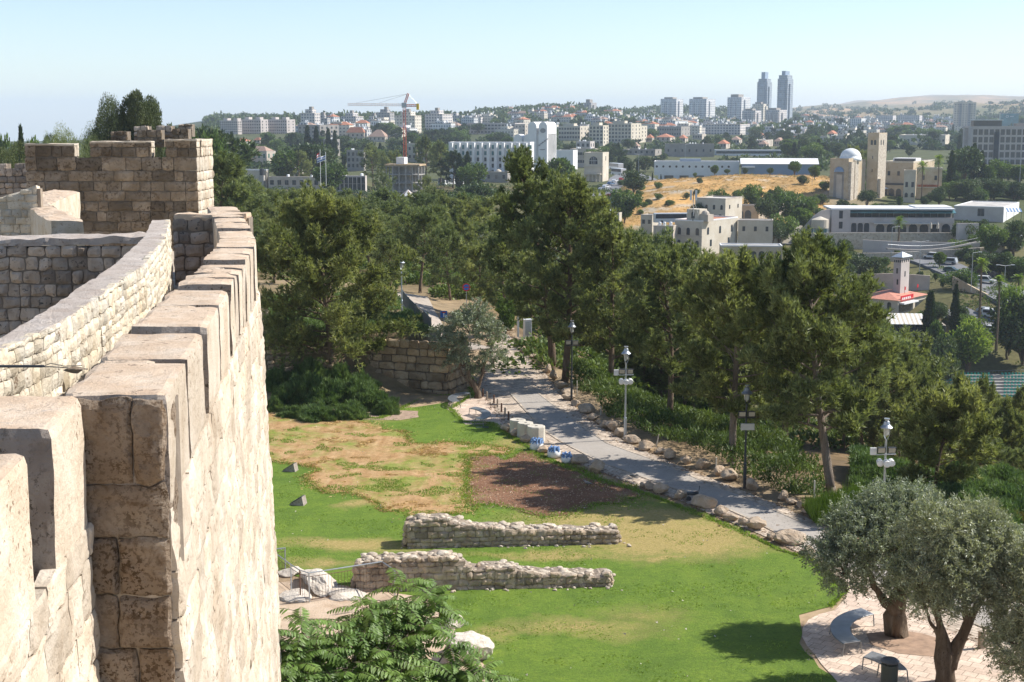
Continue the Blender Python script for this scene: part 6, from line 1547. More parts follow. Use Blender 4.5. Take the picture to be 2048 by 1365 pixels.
# ---- buildings in the middle distance right of centre
for a in [('cluster of white flats above the grey stone school', 1305,1350,1385,243,262,1500,'fac_white',0,0,0), ('long grey stone institution with flat roof on the mid slope',1314,1362,1380,255,275,1150,'greyst',2,10,3),
          ('bright white low hall beside the grey institution',1381,1400,1414,252,266,1200,'whiteb',1,4,0), ('long pale block in front of the tower row',1404,1480,1500,250,270,1400,'fac_pale',0,0,0),
          ('small white house with flat roof left of the beige hill',1700,1722,1731,238,255,1700,'fac_white',0,0,0), ('pale block of flats on the plain, left of a pair',1751,1785,1794,232,252,1750,'fac_pale',0,0,0), ('pale block of flats on the plain, right of a pair',1793,1838,1851,232,256,1650,'fac_pale',0,0,0),
          ('long low cream building with sunlit end behind the hospice trees',1797,1890,1911,272,292,900,'cream',1,12,2), ('low grey building with small tanks left of the bell tower',1640,1690,1694,274,288,850,'lime',1,8,0), ('long flat grey building near the apartment roofs',1245,1310,1323,301,312,820,'greyst',1,6,1),
          ('low white block at the right of the white hall',1385,1404,1412,270,280,1100,'lime',1,4,1), ('narrow pink stone house behind the old walled block',1508,1530,1546,282,296,880,'lime',2,4,2)]:
    simple(a[0], *a[1:7], wall=a[7], rows=a[8], cf=a[9], cs=a[10], rz=-20, cat='building', name='flat_roofed_building', tanks=3)
RR = 'red-roofed houses among the trees'
for i, a in enumerate([(1292,1304,1308,276,286,900,'redroof'),(1312,1340,1350,275,285,880,'redroof'),(1356,1370,1376,277,286,900,'redroof'),(1434,1452,1460,288,298,860,'redroof'),(1461,1478,1484,280,290,920,'brownroof'),(1513,1526,1531,272,280,980,'redroof'),(1517,1532,1537,289,298,850,'brownroof'),(1548,1562,1570,283,293,900,'brownroof'),(1262,1276,1281,293,300,840,'brownroof'),(1654,1668,1675,268,276,1000,'redroof')]):
    simple(f'house with {"terracotta red" if a[6]=="redroof" else "dull brown"} hipped roof right of centre, {ordn(i)} in a zigzag from the left' if False else ['tiny red-roofed house left of the widest red roof','widest red hipped roof below the grey institution','small red roof right of the widest one','red-roofed house at the end of the old grey wall','brown-roofed house right of the old grey wall','red-roofed cottage highest below the tower row','brown-roofed house with pale walls above the train-like sheds','easternmost brown roof above the long sheds','lone brown roof above the low grey building','distant red roof left of the bell tower'][i], *a[:6], wall='lime', rz=-20, roof='hip', rows=1, cf=3, cs=1, rh=3.2, rmat=a[6], group=RR)
b = simple('old grey stone block with long blank wall on the mid slope', 1330, 1428, 1432, 290, 314, 800, 'greyst', -6, rows=1, cf=7, cs=0, tanks=4, ww=.9)
t = None
b = simple('row of low white train-like sheds with square windows', 1433, 1562, 1566, 302, 312, 790, 'whiteb', -4, rows=1, cf=18, cs=0, tanks=0, ww=2.2, wh=1.4, cat='shed', name='long_shed')
b = Bld('station_hall', 'long white clad hall with round portholes raised on white piers', 'hall', 1308, 1478, 1484, 326, 352, 700, -7); b.body('whiteb', z0=0)
b.flat(wall='whiteb', p=.5); b.box('undercroft', 'greyst', -b.w+5, -1, 2, b.d-1, b.foot, -.01)
for k in range(12):
    mb = MB(); mb.yprism([(.55*cos(a), .55*sin(a)) for a in np.linspace(0, 2*pi, 13)[:-1]], -.06, .1); mb.obj('porthole', [M['glass']], b.t, (-b.w*(k+1.6)/13, 0, b.h*.68))
for k in range(6): b.box('pier', 'whiteb', -b.w+2+k*b.w*.18, -b.w+5+k*b.w*.18, .1, 1.8, b.foot, -.01)
b.box('roof_plant', 'bluegrey', -b.w*.7, -b.w*.45, 4, 9, b.h, b.h+1.6)
b = Bld('station_hall', 'long blue-grey shed with a low white pitched roof', 'hall', 1484, 1634, 1643, 329, 348, 690, -7); b.body('bluegrey')
mb = MB(); mb.xprism([(-.8, b.h), (b.d+.8, b.h), (b.d*.5, b.h+2.6)], -b.w-.8, .8); mb.obj('roof', [M['whiteb']], b.t)
b.box('porch', 'whiteb', -b.w-.1, -b.w+6, -2.5, -.05, b.h-1.8, b.h-1.2)
# ---- old stone cluster above the trees
b = Bld('stone_house', 'rear blocky stone house with flat roof and small windows on the dry hill edge', 'house', 1389, 1450, 1484, 400, 450, 450, -32); b.body('cream'); b.flat(wall='lime', p=.4)
b.wins('f', 4, 1, .8, 1.5, b.h*.55, b.h-1.2, 'arch', skip=5); b.wins('f', 3, 1, .9, 1.9, 1, 3.6); b.wins('s', 2, 1, .8, 1.2, b.h*.55, b.h-1)
b = Bld('stone_house', 'stone house with two tall pointed arches and a terrace', 'house', 1466, 1517, 1519, 413, 446, 438, -14); b.body('church'); b.flat(wall='lime', p=.4); b.wins('f', 2, 1, 2.0, 3.2, .6, 4.2, 'arch', a=1., b=6.2)
b.box('terrace', 'cream', -b.w, 0, -5, -.05, b.foot-4, .3)
b = Bld('stone_house', 'rugged rubble-built wing with two small openings beside the arched house', 'house', 1514, 1520, 1569, 413, 440, 440, -40); b.body('rusticated'); b.flat(wall='lime', p=.3); b.wins('s', 2, 1, 1., 1.6, 1, 3.2)
b = Bld('stone_house', 'main cream stone house with arched windows and sunlit gable side', 'house', 1348, 1403, 1477, 444, 500, 405, -38); b.body('cream'); b.flat(wall='whiteb', p=.4, mat='redroof')
b.wins('f', 3, 1, 1.1, 2.1, b.h-4.4, b.h-1.2, 'arch'); b.wins('s', 3, 1, 1.0, 2.1, b.h-4.2, b.h-1.2, 'arch'); b.wins('f', 3, 1, 1.1, 1.8, .4, 3., 'arch'); b.wins('s', 2, 1, 1.0, 1.9, .4, 3.)
b.box('string_course', 'lime', -b.w-.05, .08, -.08, .3, b.h*.46, b.h*.46+.2)
x0 = -b.w*.62
b.box('turret', 'cream', x0, x0+4.2, .8, 5, b.h, b.h+3.4); b.box('turret', 'lime', x0+4.3, x0+7, .8, 4, b.h, b.h+2.0)
mb = MB(); mb.lathe([(1.2*cos(a), 1.2*sin(a)) for a in np.linspace(0, 1.5, 6)], n=10); mb.obj('small_dome', [M['lime']], b.t, (x0+5.5, 1.9, b.h+2.0))
o = winmesh(1.1, 1.9, 'arch', 'glass'); link('window', o, b.t, (x0+2.1, .8, b.h+.8))
P = PY(1386, 428, 402); t = thing('antenna_mast', 'guyed antenna mast with two pale panels on the old house roof', 'antenna', P)
mb = MB(); mb.tube([(0,0,-2),(0,0,6.2)], .12, 6); mb.obj('mast', [M['dark_metal']], t)
for k in range(3): mb = MB(); mb.tube([(0,0,4.2),(2*cos(k*2.1+.5),2*sin(k*2.1+.5),-.5)], .04, 3); mb.obj('guy_wire', [M['whiteb']], t)
for x in (-.7, .8): mb = MB(); mb.box(x-.28,x+.28,-.15,.15,3.8,6.6); mb.obj('panel', [M['whiteb']], t)
b = Bld('stone_house', 'small square stone outhouse left of the white bus', 'house', 1281, 1304, 1318, 432, 470, 415, -30); b.body('cream'); b.flat(wall='lime', p=.3); b.wins('f', 2, 1, .8, 1.2, b.h-3, b.h-1)
b = Bld('stone_house', 'low stone annex with tanks and air conditioners below the bus', 'house', 1306, 1346, 1352, 455, 492, 403, -18); b.body('lime'); b.flat(wall='lime', p=.4); b.tanks(3, r=.45); b.wins('f', 3, 1, 1.1, 1.5, 1, 3)
b = Bld('stone_house', 'long lower stone wing right of the main cream house', 'house', 1475, 1545, 1548, 443, 480, 418, -10); b.body('cream'); b.flat(wall='lime', p=.3); b.wins('f', 3, 1, .8, 1.4, b.h-3.4, b.h-1)
b = Bld('stone_house', 'terrace building with a row of arched windows rising from the treetops', 'house', 1440, 1564, 1566, 494, 528, 385, -5); b.body('church'); b.flat(wall='whiteb', p=.35); b.wins('f', 5, 1, 1.6, 2.6, .4, 4., 'arch', a=5.5, b=b.w)
b = simple('small cream house with a railed roof seen between pines', 1205, 1238, 1243, 430, 475, 400, 'cream', -14, rows=2, cf=2, cs=0, tanks=1, ww=1.0, wh=1.9)
simple('long pale stone terrace wall above the pines left of centre', 905, 975, 982, 434, 445, 330, 'cream', -12, rows=1, cf=0, cs=0, tanks=0, cat='terrace', name='stone_terrace')
# ---- church with dome and bell tower
b = Bld('church', 'stone church with a white dome and tall arched niche in its end wall', 'church', 1657, 1694, 1726, 320, 420, 560, -34); b.body('church', y1=9); b.flat(wall='church', p=.3, y1=9)
b.box('side_buttress', 'rusticated', .01, 1.1, .3, 3.6, b.foot, b.h-1); b.box('side_buttress', 'rusticated', .01, .9, 5, 8.6, b.foot, b.h-.6)
b.box('rear_nave', 'church', -b.w, -.4, 9.01, 20, b.foot, b.h-.5)
mb = MB(); xc = -b.w*.5; mb.yprism([(xc-2.1,2.5),(xc+2.1,2.5)]+[(xc+2.1*cos(a),b.h-5+2.1*sin(a)) for a in np.linspace(0,pi,11)], -.05, .1); o = mb.obj('niche', [M['greyst']], b.t)
mb = MB(); mb.lathe([(2.15*cos(a), 2.0*sin(a)) for a in np.linspace(0, 1.5, 6)], n=14); mb.obj('apse_half_dome', [M['bluegrey']], b.t, (xc, .3, b.h-5))
mb = MB(); mb.box(xc-.9, xc+1.4, -.3, -.052, 2, b.h-6); mb.obj('niche_infill', [M['lime']], b.t)
mb = MB(); mb.lathe([(4.25, -1), (4.25, .6)]+[(4.1*cos(a), .6+3.5*sin(a)) for a in np.linspace(0, 1.52, 9)], n=24); V, Fs, mi = mb.arrays(); link('dome', mesh_np('dome', V, Fs, (M['white_paint'],), smooth=True), b.t, (-b.w*.33, 8.5, b.h))
b = Bld('bell_tower', 'tall square stone bell tower with paired openings beside the dome', 'bell tower', 1731, 1753, 1769, 270, 400, 575, -33); b.body('church', x1=-.01); b.box('sunlit_face', 'rusticated', 0, .06, 0, b.d, b.foot, b.h); b.flat(wall='church', p=.4)  # right side slab of paler stone, sunlight put into the colour
for dx in (-.28, -.58): link('window', winmesh(.9, 2.0, 'arch', 'glass'), b.t, (b.w*dx-.2, 0, b.h-4.4)); link('window', winmesh(.9, 2.0, 'arch', 'glass'), b.t, (.07, b.d*-dx, b.h-4.4), pi/2)
for z in (b.h*.62, b.h*.42): link('window', winmesh(.4, 1.2, 'rect', 'glass'), b.t, (-b.w*.5, 0, z))
b.box('sloping_buttress', 'rusticated', -.5, 1.2, 0.5, 3.2, b.foot, b.h*.32)
mb = MB(); mb.tube([(0,0,0),(0,0,1.8)], .09, 5); mb.tube([(-.5,0,1.3),(.5,0,1.3)], .09, 5); mb.obj('cross', [M['whiteb']], b.t, (-b.w*.55, b.d*.5, b.h+.3))
b = Bld('hospice', 'cream stone hospice with terrace and shaded arcade right of the bell tower', 'building', 1766, 1824, 1868, 327, 396, 590, -30); b.body('church'); b.flat(wall='cream', p=.6)
b.wins('f', 3, 1, 1.1, 1.8, b.h-6, b.h-2.5); b.wins('f', 3, 1, 1.0, 1.6, b.h-11, b.h-7.5); b.box('rooftop_gallery', 'whiteb', -b.w*.8, 0, 4, 12, b.h, b.h+1.8); b.box('gallery_windows', 'glass', -b.w*.75, -.5, 3.9, 3.99, b.h+.5, b.h+1.5)
b.box('arcade', 'church', -b.w-1, 1, -3.2, -.01, b.foot, 5.2); b.box('balcony_rail', 'dark_metal', -b.w-1, 1, -3.3, -3.2, 5.22, 6.)
for k in range(4): link('arch', winmesh(2.2, 3.6, 'arch', 'glass'), b.t, (-b.w*(k+.6)/4, -3.2, .2))
b = Bld('hospice_wing', 'projecting stone bay with framed window in front of the hospice', 'building', 1806, 1830, 1834, 343, 400, 568, -16); b.body('cream'); b.flat(wall='cream', p=.3); b.wins('f', 2, 1, 1., 2., b.h-7, b.h-3.5); b.wins('f', 2, 1, 1.2, 1.8, .8, 3, 'arch')
b = Bld('hospice_wing', 'right hospice wing with flowers along its balcony and one dark arch', 'building', 1832, 1882, 1886, 339, 400, 580, -14); b.body('church'); b.flat(wall='cream', p=.5); b.wins('f', 2, 1, 1., 1.8, b.h-5, b.h-2); b.wins('f', 1, 1, 2.6, 3.8, .3, 4.4, 'arch', a=b.w*.45, b=b.w)
mb = MB(); rg = np.random.default_rng(1); n = 900; V, Fc = leaves(np.column_stack([-rg.uniform(.1,.95,n)*b.w, rg.uniform(-1.2,-.6,n), 5.2+rg.uniform(0,.8,n)]), unit(rg.normal(size=(n,3))), np.full(n,.3), np.full(n,.2), rg); link('balcony_flowers', mesh_np('flowers', V, [Fc], (plain('orange_flowers', (.55,.16,.05), .8, var=.4),)), b.t); b.box('balcony', 'cream', -b.w, 0, -1.3, -.01, 4.8, 5.2)
# garden umbrellas
for i, (px, py, w_, closed) in enumerate([(1748,391,12,1),(1765,386,24,0)]):
    P = hit(px, py+3, 500, 640); s = F/P[1]; t = thing('garden_umbrella', ['half-closed white garden umbrella left of the open one','open white garden umbrella below the hospice arcade'][i], 'umbrella', P); r = w_/s*.5; h = 3.2
    mb = MB(); mb.lathe([(r, h-(1.6 if closed else .9)), (r*.96, h-(1.5 if closed else .8)), (r*.4, h-.2), (.03, h+.2)], n=8); mb.obj('canopy', [M['white_paint']], t); mb = MB(); mb.tube([(0,0,-.5),(0,0,h)], .05, 5); mb.obj('pole', [M['wood']], t)
# ---- modern hotel at the right edge
b = Bld('modern_hotel', 'modern hotel with a grid of dark windows at the right edge', 'hotel', 1942, 2140, 2150, 256, 335, 880, -4); b.body('pinkish'); b.flat(wall='pinkish')
for r in range(5):
    for k in range(18):
        link('window', winmesh(2.4, 3.4, 'rect', 'glass'), b.t, (-b.w*(k+.5)/18, -.0, b.h-4.8-r*4.6))
b.box('rooftop_pavilion', 'glass', -b.w+1, -b.w*.7, 2, 9, b.h, b.h+4); b.box('pavilion_roof', 'whiteb', -b.w+.3, -b.w*.69, 1, 10, b.h+4, b.h+4.5); b.box('facade_band', 'dark_metal', -b.w*.78, -b.w*.73, -.5, -.01, b.foot, b.h-3)
b.box('roof_terrace', 'greyst', -b.w*.55, -b.w*.2, 3, 9, b.h, b.h+2.2)
b = Bld('hotel_wing', 'pale stone end wing set back at the left of the modern hotel', 'hotel', 1926, 1941, 1943, 259, 330, 895, -8); b.body('pinkish'); b.flat(wall='lime')
b = Bld('glass_office', 'teal glass block with a round white ring logo behind the modern hotel', 'office', 2001, 2036, 2040, 229, 262, 960, -6); b.body('teal'); b.flat(wall='bluegrey')
mb = MB(); mb.tube([(1.5*cos(a), 0, 1.5*sin(a)) for a in np.linspace(0, 2*pi, 21)], .32, 6, cap=False); mb.obj('ring_logo', [M['white_paint']], b.t, (-b.w*.66, -.4, b.h-3.4))
for k in range(5): b.box('sign_letter', 'white_paint', -b.w*.48+k*.9, -b.w*.48+k*.9+.5, -.3, -.02, b.h-4.+(.3 if k % 2 else 0), b.h-2.9)
# ---- cultural centre (long cream building with arcade)
b = Bld('arcaded_building', 'long cream stone building with green sloping glazing and ground-floor arcade', 'building', 1661, 1907, 1912, 421, 466, 440, -3)
b.body('pinkish', z1=b.h*.62); b.box('end_block', 'pinkish', -b.w, -b.w*.85, -.3, 10, b.foot, b.h); b.box('upper_storey', 'pinkish', -b.w*.85+.01, 0, 2.5, b.d, b.h*.62+.01, b.h); b.box('parapet_band', 'pinkish', -b.w*.85+.01, 0, -.25, -.01, b.h*.42, b.h*.66)
b.box('upper_windows', 'glass', -b.w*.84, -.5, 2.3, 2.49, b.h*.66, b.h*.86)
for k in range(14): b.box('mullion', 'shade', -b.w*.84+k*b.w*.06-.1, -b.w*.84+k*b.w*.06+.1, 2.2, 2.29, b.h*.66, b.h*.86)
mb = MB(); mb.xprism([(-.3, b.h*.86), (-.3, b.h*.88), (2.6, b.h*1.0), (2.6, b.h*.98)], -b.w*.85, .5); mb.obj('sloping_canopy', [M['teal']], b.t)
mb = MB(); mb.box(-b.w-.2, .2, -.4, b.d, b.h+.01, b.h+.5); mb.box(-b.w*.3, 0, 3, b.d-2, b.h+.5, b.h+.9); mb.obj('roof', [M['whiteb']], b.t)
for k in range(3): link('arch', winmesh(1.6, 2.9, 'arch', 'glass'), b.t, (-b.w*.815+k*1.95, -.0, .15))
for k in range(7): link('arch', winmesh(2.6, 2.6, 'arch', 'glass'), b.t, (-b.w*.60+k*3.35, 0, .15))
mb = MB(); mb.xprism([(-1.9, 2.7), (-1.9, 2.78), (-.02, 3.2), (-.02, 3.1)], -b.w*.66, -b.w*.12); mb.obj('awning', [M['cream']], b.t)
for z, h in ((1.2, 2.1), (b.h*.62, 2.4)): link('window', winmesh(1.1, h, 'rect', 'glass'), b.t, (-b.w*.925, -.3, z))
b = Bld('building_wing', 'plain cream right wing with one square window and sunlit end', 'building', 1905, 2006, 2038, 416, 446, 446, -28); b.body('pinkish'); b.flat(wall='whiteb', p=.3); b.wins('f', 1, 1, 2.0, 2.4, b.h*.35, b.h*.9, a=b.w*.45, b=b.w*.65)
b.box('end_wall', 'whiteb', .005, .05, 0, b.d, b.foot, b.h)  # thin white skin: sunlight on this end put into its colour
b = Bld('entrance_annex', 'swept curved stone entrance wall with a small drum and glass porch', 'building', 1603, 1660, 1661, 442, 466, 436, -3)
mb = MB(); mb.yprism([(-b.w, -3), (0, -3), (0, b.h+3.4), (-2.5, b.h+3), (-5, b.h+1.2), (-7, b.h-1.2), (-b.w, .3)], 1.5, 2.3); mb.obj('swept_wall', [M['pinkish']], b.t)
mb = MB(); mb.lathe([(2.6, b.h-2.2), (2.6, b.h+.4), (.3, b.h+1.3)], (-3.2, -.3, 0), n=20); mb.obj('drum', [M['cream']], b.t); b.box('glass_porch', 'teal', -5.4, -1, -1.5, 1.4, b.foot, b.h-2.25)
mb = MB(); mb.tube([(-5.2,-1.7,0),(-5.2,-1.7,1.6)], .1, 5); mb.tube([(-1.2,-1.7,0),(-1.2,-1.7,1.6)], .1, 5); mb.obj('porch_posts', [M['whiteb']], b.t)
for i, (px, py) in enumerate([(1861,464),(1875,464)]):
    P = PY(px, py, 436); t = thing('parasol', f'{["left","right"][i]} closed cream parasol in front of the arcade', 'parasol', P); mb = MB(); mb.lathe([(.45,1.0),(.35,2.2),(.04,3.1)], n=8); mb.obj('canopy', [M['cream']], t); mb = MB(); mb.tube([(0,0,-.6),(0,0,1.2)], .05, 5); mb.obj('pole', [M['wood']], t)
P = PY(2026, 424, 440); t = thing('parasol_cluster', 'blue and white striped awning at the right end of the arcaded building', 'awning', P)
mb = MB()
for k in range(10): mb.m = k % 2; mb.hexa([(-2.5+k*.5,-1,0),(-2+k*.5,-1,0),(-2+k*.5,1,1.0),(-2.5+k*.5,1,1.0),(-2.5+k*.5,-1,.08),(-2+k*.5,-1,.08),(-2+k*.5,1,1.08),(-2.5+k*.5,1,1.08)])
mb.obj('canopy', [M['white_paint'], M['bag_blue']], t); mb = MB(); [mb.tube([(x,-.9,-3),(x,-.9,0)], .06, 5) for x in (-2.3, 0, 2.3)]; mb.obj('posts', [M['dark_metal']], t)
# walls, roads
def wall_line(name, label, pts, h, th, mat, drop=3.5, cat='wall'):
    """pts: (px,py_top,Y)"""
    P = [PY(a, b_, Y) for a, b_, Y in pts]; o0 = P[0]; mb = MB()
    for a, b_ in zip(P[:-1], P[1:]):
        d = unit(b_-a); n = np.array([-d[1], d[0], 0])*th
        lo = max(min(tz(*a[:2]), tz(*b_[:2]), a[2]-h, b_[2]-h), min(a[2], b_[2])-h-2.5)-drop*.3
        mb.hexa([tuple(np.array(c)-o0) for c in [(a[0],a[1],lo),(b_[0],b_[1],lo),(b_[0]+n[0],b_[1]+n[1],lo),(a[0]+n[0],a[1]+n[1],lo),a,b_,b_+n,a+n]])
    return tag(mb.obj(name, [M[mat]], None, o0), label, cat)
wall_line('retaining_wall', 'long grey-tan retaining wall below the arcaded building', [(1588,467,425),(1700,466,428),(1937,466,432)], 3, .6, 'rusticated')
wall_line('retaining_wall', 'lower cream terrace wall with planting on its top', [(1726,480,415),(1800,484,412),(1960,486,418)], 2.4, .5, 'pinkish')
wall_line('stone_wall', 'tall plain cream wall standing right of the arcade', [(1916,447,425),(1958,447,427)], 5, .8, 'pinkish')
wall_line('stone_wall', 'sloping pale boundary wall left of the swept entrance', [(1540,458,430),(1605,452,438)], 2, .6, 'cream')
wall_line('retaining_wall', 'rough stone retaining wall above the upper road bend', [(1640,508,402),(1790,506,402),(1960,496,408),(2010,490,412)], 2.5, .6, 'rusticated', 3)
wall_line('road_wall', 'long reddish stone wall dropping below the main road', [(1905,553,356),(1950,577,350),(2000,602,345),(2048,622,341),(2110,650,337)], 4, .6, 'church', 6)
wall_line('garden_wall', 'ivy-topped garden wall behind the square watchtower', [(1700,550,365),(1790,547,362),(1860,552,360)], 3, .5, 'lime', 4)
wall_line('low_wall', 'low curved kerb wall at the lower road near the palms', [(2010,660,326),(2048,672,323),(2100,690,319)], 1, .4, 'lime', 2)
asphalt2 = plain('road_asphalt', (.17,.17,.175), .85, var=.15, scale=.3)
def road(name, pts, w, off=.35):
    P = [hit(a, b_, 150, 900) for a, b_ in pts]; return structure(drape(name, P, w, asphalt2, off)[0]), P
road('main_road', [(1760,508),(1800,515),(1850,520),(1900,540),(1960,566),(2010,592),(2060,618),(2130,650)], (9, 13))
road('lower_road', [(1905,622),(1940,640),(1980,655),(2030,678),(2090,705)], (7, 9))
road('upper_road', [(1965,484),(1990,494),(2020,478),(2060,462)], (7, 8))
road('terrace_road', [(1400,492),(1500,486),(1600,490),(1700,492),(1760,497)], (6, 6))
road('station_road', [(1205,395),(1230,372),(1236,358),(1260,345),(1300,362)], (9, 9))
# footbridge
P0, P1 = PY(1775, 500, 388), PY(1955, 487, 398); t = thing('footbridge', 'slender curved footbridge with fine railing crossing below the cream walls', 'footbridge', P0)
k = np.linspace(0, 1, 9)[:, None]; L_ = (P1-P0)*k + np.array([0,0,-1.2])*np.sin(k*pi); mb = MB()
for a, b_ in zip(L_[:-1], L_[1:]): mb.hexa([a, b_, b_+[0,1.6,0], a+[0,1.6,0], a+[0,0,.4], b_+[0,0,.4], b_+[0,1.6,.4], a+[0,1.6,.4]])
mb.obj('deck', [M['greyst']], t); mb = MB(); mb.tube(L_+[0,.05,1.5], .05, 4)
for a in np.linspace(0, 1, 60): q = (P1-P0)*a+np.array([0,0,-1.2*sin(a*pi)]); mb.tube([q+[0,.05,.4], q+[0,.05,1.5]], .025, 3)
mb.obj('railing', [M['steel']], t)
# watchtower with pyramid roof
b = Bld('watchtower', 'slim square stone tower with pale pyramid roof above the red-roofed restaurant', 'tower', 1785, 1800, 1817, 517, 585, 345, -42); b.body('pinkish')
mb = MB(); mb.add([(-b.w-.5,-.5,b.h+.35),(.5,-.5,b.h+.35),(.5,b.d+.5,b.h+.35),(-b.w-.5,b.d+.5,b.h+.35),(-b.w/2,b.d/2,b.h+1.5),(-b.w-.5,-.5,b.h+.2),(.5,-.5,b.h+.2),(.5,b.d+.5,b.h+.2),(-b.w-.5,b.d+.5,b.h+.2)], [(0,1,4),(1,2,4),(2,3,4),(3,0,4),(5,6,1,0),(6,7,2,1),(7,8,3,2),(8,5,0,3),(8,7,6,5)]); mb.obj('roof', [M['pale_steel']], b.t)
for k in range(4): link('window', winmesh(.3, .6, 'rect', 'glass'), b.t, (-b.w*(k+.5)/4, 0, b.h-1)); link('window', winmesh(.3, .6, 'rect', 'glass'), b.t, (0, b.d*(k+.5)/4, b.h-1), pi/2)
for x, z in ((-.5, .55), (-.4, .22)): link('window', winmesh(.4, 1.3, 'rect', 'glass'), b.t, (b.w*x, 0, b.h*z))
link('window', winmesh(.4, 1.3, 'rect', 'glass'), b.t, (0, b.d*.5, b.h*.45), pi/2)
# restaurant with red roof
b = Bld('restaurant', 'stone restaurant with salmon tiled roof, red banner and small red flags', 'restaurant', 1706, 1795, 1853, 601, 626, 338, -40)
b.body('cream'); mb = MB(); mb.hip(-b.w, 0, 0, b.d, b.h, 1.5, .5); mb.obj('roof', [plain('salmon_roof', (.52,.22,.15), .85, var=.15, scale=2)], b.t)
link('window', winmesh(1., 2., 'arch', 'glass'), b.t, (-2.2, 0, .4)); b.box('shopfront', 'glass', .01, .15, .8, b.d*.52, -.3, 1.9); b.box('shopfront', 'glass', .01, .15, b.d*.62, b.d*.94, -.3, 1.9)
b.box('canopy', 'whiteb', .02, 1.4, .6, b.d*.54, 2.0, 2.35); o = b.box('banner', 'redroof', .16, .3, 1., b.d*.5, 2.6, 3.9); o.data.materials[0] = RED
for k in range(5): b.box('banner_letter', 'white_paint', .31, .36, 1.6+k*1.0, 2.2+k*1.0, 2.9, 3.5)
for y in (.35, .8): mb = MB(); mb.tube([(0,0,0),(0,0,1.8)], .05, 4); mb.box(0,.06,0,.6,.9,1.7); mb.obj('small_flag', [RED], b.t, (-1., b.d*y, b.h+1.0))
b = Bld('terrace_cafe', 'terrace cafe with striped cream awning over dark green glazing', 'cafe', 1733, 1846, 1853, 645, 692, 318, -6); b.body('pinkish', z1=b.h*.55); b.box('glazing', 'glass', -b.w+.2, -.2, .2, 5, b.h*.55+.01, b.h-.3)
for k in range(8): b.box('mullion', 'shade', -b.w+.2+k*(b.w-.5)/7, -b.w+.35+k*(b.w-.5)/7, .1, .19, b.h*.55, b.h-.3)
mb = MB()
for k in range(26): x0 = -b.w-.4+k*(b.w+.8)/26; mb.m = k % 2; mb.hexa([(x0,-.6,b.h-.4),(x0+(b.w+.8)/26,-.6,b.h-.4),(x0+(b.w+.8)/26,5.4,b.h+1.3),(x0,5.4,b.h+1.3),(x0,-.6,b.h-.3),(x0+(b.w+.8)/26,-.6,b.h-.3),(x0+(b.w+.8)/26,5.4,b.h+1.4),(x0,5.4,b.h+1.4)])
mb.obj('awning', [M['cream'], M['whiteb']], b.t); b.wins('f', 3, 1, 1.1, 1.5, -1.8, 1.2); b.box('paved_terrace', 'lime', -b.w, 6, 5.5, 13, b.foot, b.h*.75)
# amphitheatre seats
st = []
t = thing('seating_tiers', 'rows of green plastic amphitheatre seats behind the young pines', 'grandstand', PY(1950, 790, 300), 0)
SG = plain('seat_green', (.03,.30,.24), .5, var=.2); mbT = MB(); seatm = None
o0 = np.array(PY(1950, 790, 300))
mb = MB(); seats = []
for r in range(11):
    Y = 292+r*1.05; z = -1.2+r*.5
    mbT.box(-14, 16, Y-300, Y-300+1.05, -4, z)
    for k in range(40):
        x = -13.5+k*.74+(r % 2)*.3
        if 1.2 < x-r*.3 < 3.4: continue
        mb.box(x, x+.42, Y-300+.2, Y-300+.55, z+.12, z+.2); mb.box(x, x+.42, Y-300+.55, Y-300+.62, z+.12, z+.5)
mbT.obj('tiers', [M['concrete']], t); o = mb.obj('seat_rows', [SG], t); o['kind'] = 'stuff'
for i, (px, py, l) in enumerate([(1895,742,'flat-roofed booth with a pale top at the back of the green seats'),(1960,757,'dark control booth between the green seat blocks'),(2016,755,'second dark booth at the right of the green seat blocks')]):
    P = PY(px, py, 303); mb = MB(); t2 = thing('booth', l, 'booth', P); mb.box(-1.4, 1.4, -1, 1, -4, 0); mb.obj('walls', [M['greyst'] if i == 0 else M['dark_metal']], t2); mb = MB(); mb.box(-1.7, 1.7, -1.3, 1.3, 0, .15); mb.obj('roof', [M['whiteb'] if i == 0 else M['cream']], t2)
t = thing('stage_railing', 'long thin metal railing along the top of the green seats', 'railing', PY(1820, 750, 305)); o0 = np.array(t.location)
mb = MB(); A_, B_ = PY(1820, 748, 305), PY(2110, 738, 305)
mb.tube([A_-o0, B_-o0], .05, 4); mb.tube([A_-o0-[0,0,.6], B_-o0-[0,0,.6]], .04, 4)
for k in range(50): q = A_+(B_-A_)*k/49-o0; mb.tube([q, q-[0,0,1.2]], .03, 3)
mb.obj('rail', [M['steel']], t); mb = MB(); q = (A_+B_)/2-o0; mb.box(A_[0]-o0[0], B_[0]-o0[0], -.2, .2, -6, -1.25); mb.obj('kerb_wall', [M['concrete']], t)
P = PY(1845, 762, 300); t = thing('person', 'tiny person in dark clothes standing by the green seats', 'person', P - np.array([0,0,.8]))
mb = MB(); mb.tube([(-.1,0,0),(-.1,0,.45),(-.08,0,.9),(0,0,1.05),(0,0,1.45),(0,0,1.52),(0,0,1.6),(0,0,1.75)], [.06,.07,.1,.17,.2,.07,.1,.07], 8); mb.tube([(.1,.1,0),(.1,.05,.45),(.08,0,.9)], [.06,.07,.1], 6); mb.tube([(-.2,0,1.42),(-.28,0,1.1),(-.2,-.12,.85)], [.06,.05,.04], 6); mb.tube([(.2,0,1.42),(.28,0,1.1),(.2,-.12,.85)], [.06,.05,.04], 6); mb.obj('body', [plain('dark_clothes', (.04,.04,.05), .9)], t)
